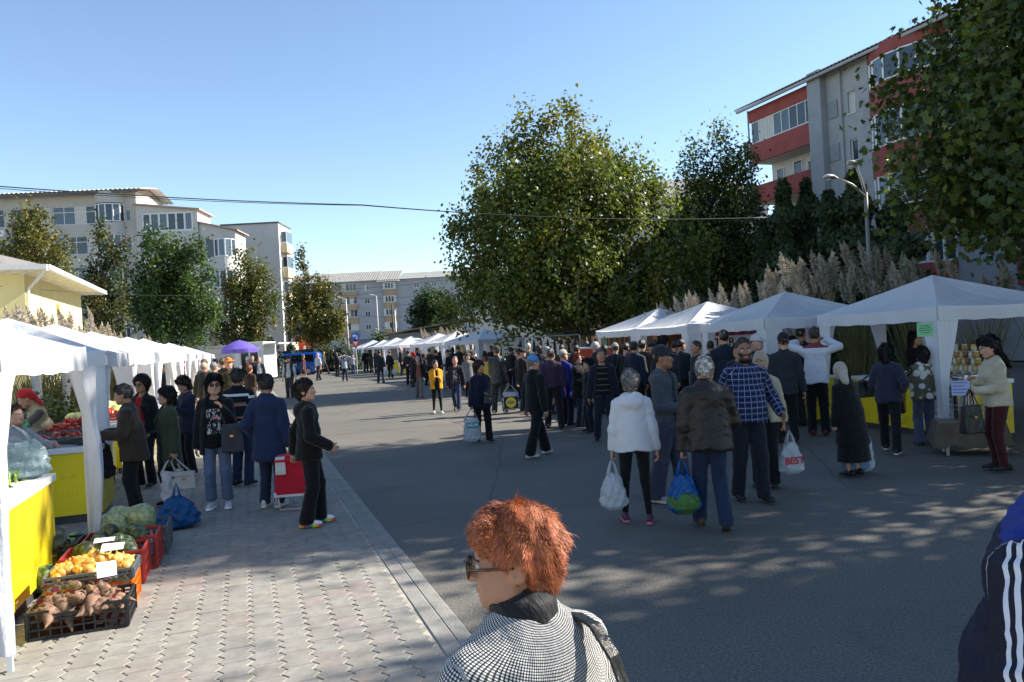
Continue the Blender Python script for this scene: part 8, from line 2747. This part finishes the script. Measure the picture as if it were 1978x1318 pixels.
# peppers and bags on the first counter (top at .94)
strew(PEPG, 'pepper', 'long green pepper heaped on the first counter', 'pepper', 'green peppers on the first counter', 6.95, 8.15, 3.15, 3.75, .965, 190, 8, 1.5, .13, sc=(.9, 1.5))
strew(PEPR, 'pepper', 'red pepper among the green ones on the first counter', 'pepper', 'red peppers on the first counter', 7.9, 8.3, 3.55, 3.85, 1.0, 6, 9, 1.4, .05)
strew(ONION, 'onion', 'white garlic-like bulb at the near end of the first counter', 'onion', 'bulbs on the first counter', 6.55, 6.85, 3.1, 3.6, .97, 26, 10, 1.4, .07, sc=(.7, 1.0))
crate('black crate holding the green peppers on the first counter', 6.9, 3.08, .941, .74, 1.30, .07, C_BLK, 'crates on the counters', rails=2, notch=False) if False else None
carrier_bag('big grey clear plastic bag of greens standing on the first counter', ST(8.22, 3.22, 1.40), .46, .52, .34, P_TEAL, .3, .9, 'plastic_sack', neck=.55)
note('white price card standing in the green peppers', ST(7.55, 3.3, 1.10), .20, .09, .9, .9)
# second counter: local frame of that counter (faces the camera), top at .92
def C2(u, v, z):                # u along the front from left to right, v into the stall
 base = ST(10.9, 5.25)
 return Vector((base.x + math.cos(ST_A) * u - math.sin(ST_A) * v, base.y + math.sin(ST_A) * u + math.cos(ST_A) * v, z))
strew(CABB, 'cabbage', 'pale cabbage in the tall heap behind the second counter', 'cabbage', 'cabbages heaped behind the second counter', .15, 1.15, .45, 1.0, 1.02, 26, 12, .8, .55, sc=(.85, 1.15), frame=C2)
strew(ZUCC, 'courgette', 'dark courgette on the second counter', 'courgette', 'courgettes on the second counter', 1.35, 2.15, .15, .55, .96, 26, 13, .35, .06, frame=C2)
for o in [o for o in bpy.data.objects if o.name.startswith('courgette')]:
 o.rotation_euler = (math.pi / 2 + random.uniform(-.15, .15), random.uniform(-.2, .2), ST_A + math.pi / 2 + random.uniform(-.35, .35))
strew(PEPR, 'pepper', 'red pepper behind the courgettes', 'pepper', 'red peppers behind the courgettes', 1.35, 2.15, .60, .80, .98, 16, 14, 1.4, .07, frame=C2)
strew(CAUL, 'cauliflower', 'cauliflower at the front of the second counter', 'cauliflower', 'cauliflowers on the second counter', .35, .85, .10, .30, 1.0, 5, 15, .5, .05, frame=C2)
strew(TOMA, 'tomato', 'tomato in the heap on the second counter', 'tomato', 'tomatoes on the second counter', 1.05, 1.3, .55, .85, .98, 18, 16, 1.0, .08, frame=C2)
bs = empty('basin', C2(1.12, .32, .922), 0, 'teal plastic basin on the second counter', 'basin')
m = MB(); m.lathe([(.14, 0), (.15, .005), (.19, .12), (.215, .125), (.212, .133), (.185, .13), (.145, .02), (.001, .015)], 28); m.build('bowl', mat('teal_plastic', (0.0, 0.24, 0.28), .35, .06), bs, smooth=True)
for k in range(3):
 tag(link('cabbage', CABB, None, C2(1.08 + .05 * k, .32 + .02 * k, 1.08 + .12 * k)), ('cabbage lowest in the teal basin', 'cabbage in the middle over the teal basin', 'cabbage topmost over the teal basin')[k], 'cabbage')
note('pale blue price card hanging at the courgettes', C2(1.45, .06, 1.0), .16, .13, ST_A + .3, 1.1, mat('pale_card', (0.5, 0.62, 0.66), .7, .03))
sk = empty('net_sack', C2(1.28, .70, .92), 0, 'green net sack of cabbages behind the second counter', 'sack')
me_ = veg_mesh('sack', sph(.11, .34, 10, .45), 16, two_tone('green_net', '#0f7a4c', '#8fc46a', 22, .5), 6, .05)
link('net', me_, sk, (0, 0, .19))
# banded sloping boards behind, seen through the first tent
for k in range(2):
 a_, b_2 = ST(11.2 + k * .5, 6.6), ST(12.0 + k * .5, 5.9)
 mb = MB(); mb.bar((a_.x - .6, a_.y, 2.0), (b_2.x + .5, b_2.y, 1.2), .10, .16)
 tag(mb.build('stair_stringer', mat('grey_beam', (0.13, 0.13, 0.14), .7)), ('nearer', 'farther')[k] + ' dark grey slanting beam behind the cabbages', 'beam')
# goods on the farther left counters
rngc = random.Random(77)
kinds = [(TOMA, 'tomato'), (PEPR, 'pepper'), (CABB, 'cabbage'), (ONION, 'onion'), (ZUCC, 'courgette')]
for i in range(8):
 for j in range(3):
  me_, nm = kinds[(i + j) % 5]
  big = nm == 'cabbage'
  where_ = '%s left tent' % ordn[i]
  cr_ = crate('%s crate of %ss under the %s' % (('near', 'middle', 'far')[j], nm, where_), 12.1 + i * 3.06 + j * .8, 3.40, .925, .55, .62, .12, (C_GRY, C_RED, C_BLK)[(i + j) % 3], 'crates on the left counters', rails=3, bars=5, notch=False)
  if i < 5:
   strew(me_, nm, '%s in the %s crate under the %s' % (nm, ('near', 'middle', 'far')[j], where_), nm, '%ss in the %s crate under the %s' % (nm, ('near', 'middle', 'far')[j], where_), 12.18 + i * 3.06 + j * .8, 12.64 + i * 3.06 + j * .8, 3.46, 3.88, 1.02 if not big else 1.06, 8 if big else 20, 100 + i * 3 + j, .9, .12)
# hanging strings of peppers at a far left tent
hp = W(352, 705, 24)
hr_ = empty('pepper_string', hp, 0, 'string of yellow and red peppers hanging from a left tent', 'peppers')
for k in range(12):
 o = link('pepper', PEPR if k % 3 else PEPG, hr_, (.05 * math.sin(k * 2.1), .05 * math.cos(k * 1.7), .30 - k * .055)); o.rotation_euler = (2.6, .4 * math.sin(k), k)
m = MB(); m.tube([(0, 0, -.4), (0, 0, .45)], .004, 5); m.build('string', M_CONC, hr_)

# ------------------------------------------------------------------ right stalls
def T1F(u, v, z):            # along the nearest right tent's counter, measured from its near end; v into the stall
 a = math.atan(.20)
 T = Vector((-math.sin(a), math.cos(a), 0)); S2 = Vector((math.cos(a), math.sin(a), 0))
 p = Vector((6.22, 11.33, 0)) + T * (.15 + u) + S2 * (.55 + v)
 return Vector((p.x, p.y, z))
JB = MB(); JB.lathe([(.036, 0), (.040, .005), (.040, .075), (.032, .088)], 14)
JL = MB(); JL.lathe([(.034, .088), (.035, .090), (.035, .106), (.001, .107)], 14)
M_LIDS = [mat('lid_%d' % i, c, .4, .05, 4) for i, c in enumerate(((.62, .60, .52), (.45, .33, .14), (.10, .20, .45), (.5, .48, .42)))]
M_HON = [mat('honey_%d' % i, c, .12, .15, 20) for i, c in enumerate(((.40, .20, .03), (.55, .42, .20), (.20, .07, .02), (.58, .52, .38)))]
JM = [(JB.mesh('glass', M_HON[i], True), JL.mesh('lid', M_LIDS[i], False)) for i in range(4)]
for me_ in JM: pass
k = 0
for row in range(5):
 for i in range(11 - row):
  for dd in range(2 if row < 2 else 1):
   p = T1F(.15 + row * .05 + i * .094, .44 + dd * .10 + row * .01, .921 + row * .1085)
   if row == 4 and i % 2: continue
   jr = tag(link('honey_jar', None, None, p), 'small lidded jar in the honey pyramid on the nearest right stall', 'jar', 'jars of the honey pyramid')
   g_, l_ = JM[(k * 7 + row) % 4]
   link('glass', g_, jr); link('lid', l_, jr); k += 1
for i in range(9):
 p = T1F(-.35 + .1 * (i % 3), .40 + .11 * (i // 3), .921) if False else T1F(1.5 + .11 * i, .2 + .03 * (i % 2), .921)
 jr = tag(link('honey_jar', None, None, p), 'jar standing singly along the front of the honey counter', 'jar', 'single jars on the honey counter')
 g_, l_ = JM[i % 4]; link('glass', g_, jr); link('lid', l_, jr)
# steel drum with a handwritten sheet, cloth-covered bench
A1_ = math.atan(.20)
dp = W(1873, 812, 10.75); dp.z = .50
dr_ = empty('steel_drum', (dp.x, dp.y, .46), -.5, 'shiny steel honey drum with handwritten sheet on the covered bench', 'drum')
M_STEEL = mat('polished_steel', (0.62, 0.62, 0.62), .16, .05, 3, metal=1.0)
m = MB(); m.lathe([(.185, 0), (.19, .01), (.19, .60), (.185, .61), (.192, .615), (.192, .63), (.05, .645), (.001, .645)], 32); m.build('barrel', M_STEEL, dr_, smooth=False)
for z in (.14, .20, .47, .55):
 m = MB(); m.lathe([(.190, z), (.199, z + .006), (.199, z + .014), (.190, z + .02)], 32); m.build('hoop', M_STEEL, dr_)
m = MB(); m.tube([(0, -.19, .10), (0, -.26, .10), (0, -.26, .07)], .014, 8); m.build('tap', M_STEEL, dr_)
sh_ = MB(); sh_.box(-.20, .02, -.205, -.203, .36, .56); so_ = sh_.build('sheet', mat('lilac_paper', (0.42, 0.46, 0.70), .7, .03), dr_)
for j in range(4):
 MB().box(-.185, -.01 - .03 * (j % 2), -.2075, -.2055, .53 - j * .045, .538 - j * .045).build('handwriting', mat('ink', (.03, .04, .14), .6), so_)
bn = empty('covered_bench', (dp.x - .02, dp.y, 0), -.35, 'low bench draped with brown cloth under the steel drum', 'bench')
V, F = [], []
for j, (z, e) in enumerate(((.46, 0), (.455, .03), (.30, .06), (.13, .09))):
 for i in range(32):
  t = i / 32 * 4; sd = int(t); u = t - sd
  cx, cy = [(-.36 + .72 * u, -.24), (.36, -.24 + .48 * u), (.36 - .72 * u, .24), (-.36, .24 - .48 * u)][sd]
  fl = 1 + (e * (1.2 + .5 * math.sin(i * 1.9))) / .4
  V.append((cx * fl, cy * fl, z - (.03 * math.sin(i * 2.3) if j == 3 else 0)))
for j in range(3):
 for i in range(32):
  F.append((j * 32 + i, (j + 1) * 32 + i, (j + 1) * 32 + (i + 1) % 32, j * 32 + (i + 1) % 32))
F.append(tuple(range(32)))
link('cloth', np_mesh('cloth', V, F, cloth('#5c5244'), False), bn)
MB().box(-.34, .34, -.22, .22, .40, .452).build('seat', M_CONC, bn)
for x in (-.3, .3):
 for y in (-.18, .18):
  MB().box(x - .02, x + .02, y - .02, y + .02, 0, .40).build('leg', M_METAL, bn)
# lettered banner on the honey counter front
ra = math.atan(.20)
fd = Vector((math.sin(ra), -math.cos(ra), 0))          # towards the viewer along the front
bnp = T1F(.45, -.012, 0)
ban = empty('lettered_banner', (bnp.x, bnp.y, 0), 0, 'grey banner crowded with printed words on the honey counter', 'banner')
right = Vector((math.sin(ra), -math.cos(ra), 0))
o = MB(); L0 = -right * .55; L1 = right * .42; nn = Vector((-math.cos(ra), -math.sin(ra), 0))
o.add([L0 + Vector((0, 0, .16)) + nn * .004, L1 + Vector((0, 0, .16)) + nn * .004, L1 + Vector((0, 0, .86)) + nn * .004, L0 + Vector((0, 0, .86)) + nn * .004, L0 + Vector((0, 0, .16)), L1 + Vector((0, 0, .16)), L1 + Vector((0, 0, .86)), L0 + Vector((0, 0, .86))], [(0, 1, 2, 3), (7, 6, 5, 4), (0, 4, 5, 1), (1, 5, 6, 2), (2, 6, 7, 3), (3, 7, 4, 0)])
o.build('sheet', mat('banner_grey', (0.40, 0.44, 0.45), .6, .06), ban)
for j, (tx, sz) in enumerate((('CULORILOR', .085), ('PADINDRIM', .12), ('MINE COMOARA', .085), ('PASTA TURTA', .085), ('MIERE MURE', .07), ('NATURALA', .09), ('. DE ALBINE .', .09))):
 ps = Vector((0, 0, .80 - j * .10)) + nn * .0065 - right * .06
 lettering(tx, sz, M_TXT_BLK, ban, face_matrix(ps, right), j == 1)
# picture panel beside it
pp = T1F(1.45, -.012, 0)
pn = empty('picture_panel', (pp.x, pp.y, 0), 0, 'small brown picture panel on the yellow counter front', 'panel')
o = MB(); A_, B_ = -right * .12, right * .12
o.add([A_ + nn * .012 + Vector((0, 0, .35)), B_ + nn * .012 + Vector((0, 0, .35)), B_ + nn * .012 + Vector((0, 0, .75)), A_ + nn * .012 + Vector((0, 0, .75)), A_ + Vector((0, 0, .35)), B_ + Vector((0, 0, .35)), B_ + Vector((0, 0, .75)), A_ + Vector((0, 0, .75))], [(0, 1, 2, 3), (7, 6, 5, 4), (0, 4, 5, 1), (1, 5, 6, 2), (2, 6, 7, 3), (3, 7, 4, 0)])
o.build('picture', two_tone('brown_picture', '#2c1d0c', '#a0762c', 14, .6), pn)
# green notices on the tent corners
M_GREEN = mat('green_paper', (0.22, 0.50, 0.28), .7, .05)
def notice(label, px, py, Y, w, h, lines=4, yaw=0.0):
 p = W(px, py, Y)
 r_ = empty('notice', p, yaw, label, 'notice')
 MB().box(-w / 2, w / 2, -.003, .003, -h / 2, h / 2).build('sheet', M_GREEN, r_)
 for j in range(lines):
  ww = w * (.28 + .12 * ((j * 37) % 3) / 2)
  MB().box(-ww, ww, -.0055, -.0035, h * .28 - j * h * .17 - .006, h * .28 - j * h * .17 + .006).build('print_line', mat('green_ink', (.04, .16, .07), .6), r_)
 return r_
notice('green notice taped to the corner leg of the nearest right tent', 1787, 637, 11.25, .24, .20)
notice('green notice on the leg of the fourth right tent', 1240, 648, 20.7, .22, .28)
notice('green notice hanging at the left end of the fourth right tent', 1165, 656, 23.6, .22, .32)
gp = W(133, 705, 8.7)
notice('mint green slip hanging from the nearest left tent', 148, 712, 9.0, .10, .34, 0, .5)
# wooden orange kiosk frame, poster and boxes under the third tent
kf = W(1320, 668, 21.3)
kk = empty('wooden_booth', (kf.x, kf.y, 0), -.15, 'orange wooden booth frame under the third right tent', 'booth')
M_OWOOD = mat('orange_wood', (0.50, 0.22, 0.035), .6, .2, 5)
for x in (-.75, .05, .8):
 MB().box(x - .06, x + .06, -.06, .06, 0, 2.0).build('post', M_OWOOD, kk)
MB().box(-.69, .74, -.07, .07, 1.82, 2.02).build('beam', M_OWOOD, kk)
MB().box(-.69, .74, -.07, .07, .95, 1.06).build('shelf', M_OWOOD, kk)
MB().box(-.69, .74, .5, .53, 0, 2.0).build('back_board', mat('brown_board', (0.12, 0.06, 0.03), .8), kk)
ps = W(1410, 664, 18.2)
po = empty('poster', (ps.x, ps.y, 0), -.25, 'white poster reading TUR MIHAI with crimson top under the second tent', 'poster')
MB().box(-.75, .65, 0, .02, 1.05, 2.02).build('board', mat('poster_white', (0.55, 0.53, 0.48), .6, .04), po)
MB().box(-.70, .64, -.006, -.001, 1.75, 2.0).build('crimson_band', two_tone('crimson_print', '#5c1030', '#a8355c', 9, .6), po)
lettering('TUR', .25, M_TXT_BLK, po, face_matrix((-.12, -.003, 1.60), (1, 0, 0)), True)
lettering('MIHAI', .25, M_TXT_BLK, po, face_matrix((-.08, -.003, 1.36), (1, 0, 0)), True)
MB().box(-.74, -.70, .05, .10, 0, 1.2).build('stand_leg', M_METAL, po); MB().box(.60, .64, .05, .10, 0, 1.2).build('stand_leg', M_METAL, po)
# strings of sausages and a red cabinet at the fourth tent
hs = W(1185, 655, 23.0)
for k in range(5):
 q = empty('sausage_string', (hs.x - .7 + k * .32, hs.y, 1.9), 0, ('leftmost', 'second', 'middle', 'fourth', 'rightmost')[k] + ' orange string hanging at the fourth right tent', 'sausage')
 m = MB(); m.tube([(-.10, 0, 0), (-.06, 0, -.28), (0, 0, -.40 + .08 * (k % 2)), (.06, 0, -.25), (.11, 0, 0)], .016, 7); m.build('loop', mat('orange_casing', (0.42, 0.14, 0.03), .5), q)
rb_ = W(1150, 690, 22.5)
cb_ = empty('red_cabinet', (rb_.x, rb_.y, 0), .1, 'red-orange cabinet beside the fourth right tent', 'cabinet')
MB().box(-.45, .45, 0, .5, .75, 1.55).build('case', mat('red_orange_panel', (0.55, 0.07, 0.02), .5), cb_)
MB().box(-.5, .5, -.05, .55, 1.553, 1.60).build('lid', M_WTRIM, cb_)
for x in (-.42, .42):
 MB().box(x - .02, x + .02, .02, .06, 0, .75).build('leg', M_METAL, cb_)
# green cloth and boxes on the second tent's counter
gc_ = W(1668, 728, 14.6)
def T2F(u, v, z):
 a = math.atan(.16); T = Vector((-math.sin(a), math.cos(a), 0)); S2 = Vector((math.cos(a), math.sin(a), 0))
 p = Vector((4.73, 14.5, 0)) + T * (.1 + u) + S2 * (.6 + v)
 return Vector((p.x, p.y, z))
for i in range(6):
 p = T2F(.3 + i * .42, .35, .922)
 bx_ = empty('wooden_box', p, -.3, ('first', 'second', 'third', 'fourth', 'fifth', 'sixth')[i] + ' wooden box along the second right counter, counted from the near end', 'box', 'wooden boxes on the second right counter')
 for (x0, x1, y0, y1) in ((-.17, .17, -.13, -.118), (-.17, .17, .118, .13), (-.17, -.158, -.117, .117), (.158, .17, -.117, .117)):
  MB().box(x0, x1, y0, y1, .0, .11).build('board', M_OWOOD if i % 2 else mat('brown_board', (0.12, 0.06, 0.03), .8), bx_)
 MB().box(-.157, .157, -.117, .117, .004, .012).build('base', M_OWOOD, bx_)
# white board with blue letters and clothes rail near the first far tent
wb = W(988, 684, 34)
wbo = empty('price_board', (wb.x, wb.y, 0), .1, 'white price board leaning at the first far tent', 'board')
MB().box(-.4, .4, 0, .03, 1.1, 2.2).build('panel', M_WTRIM, wbo)
for j in range(5):
 MB().box(-.3, .3 - .1 * (j % 3), -.006, -.001, 2.05 - j * .18, 2.10 - j * .18).build('print_line', mat('ink', (.03, .04, .14), .6), wbo)
for x in (-.38, .38): MB().box(x - .02, x + .02, .03, .07, 0, 1.8).build('leg', M_METAL, wbo)
cr2 = W(1060, 690, 29)
rl = empty('clothes_rail', (cr2.x, cr2.y, 0), -.2, 'rail of dark clothes with a crimson piece in the tree shade', 'clothes rail')
for x in (-1.2, 1.2):
 m = MB(); m.tube([(x, 0, 0), (x, 0, 2.0)], .02, 6); m.build('upright', M_METAL, rl)
m = MB(); m.tube([(-1.2, 0, 2.0), (1.2, 0, 2.0)], .02, 6); m.build('rail', M_METAL, rl)
for k in range(9):
 m = MB(); x = -1.05 + k * .26
 m.add([(x - .03, -.22, 1.0), (x + .03, -.22, 1.0), (x + .03, .22, 1.0), (x - .03, .22, 1.0), (x - .02, -.20, 1.75), (x + .02, -.20, 1.75), (x + .02, .20, 1.75), (x - .02, .20, 1.75), (x, 0, 1.95), (x, .02, 1.95)], [(0, 3, 2, 1), (0, 1, 5, 4), (1, 2, 6, 5), (2, 3, 7, 6), (3, 0, 4, 7), (4, 5, 8), (5, 6, 9, 8), (6, 7, 9), (7, 4, 8, 9)])
 m.build('garment', cloth(('#17181c', '#101114', '#22242c', '#7a1426', '#15171a', '#1e2230', '#131315', '#2a2024', '#17181c')[k]), rl)
# dark crates and scales on the far counters
for i, (ax, ay) in enumerate(((-1.65, 38.0), (-3.7, 41.2), (-5.2, 46.0), (-7.55, 51.6))):
 a = math.atan(.48); T = Vector((-math.sin(a), math.cos(a), 0)); S2 = Vector((math.cos(a), math.sin(a), 0))
 for j in range(3):
  p = Vector((ax, ay, .922)) + T * (.6 + j * .8) + S2 * 1.05
  q = empty('goods_box', p, a, ('near', 'middle', 'far')[j] + ' box of goods on the counter of the %s far right tent' % ('first', 'second', 'third', 'fourth')[i], 'box', 'boxes on the far right counters')
  MB().box(-.25, .25, -.3, .3, 0, .18).build('case', (C_BLK, C_RED, C_ORG)[(i + j) % 3], q)
  MB().box(-.23, .23, -.28, .28, .181, .24).build('contents', two_tone('mixed_goods', '#3a2a14', '#b8923c', 9, .6), q, bevel=.02)
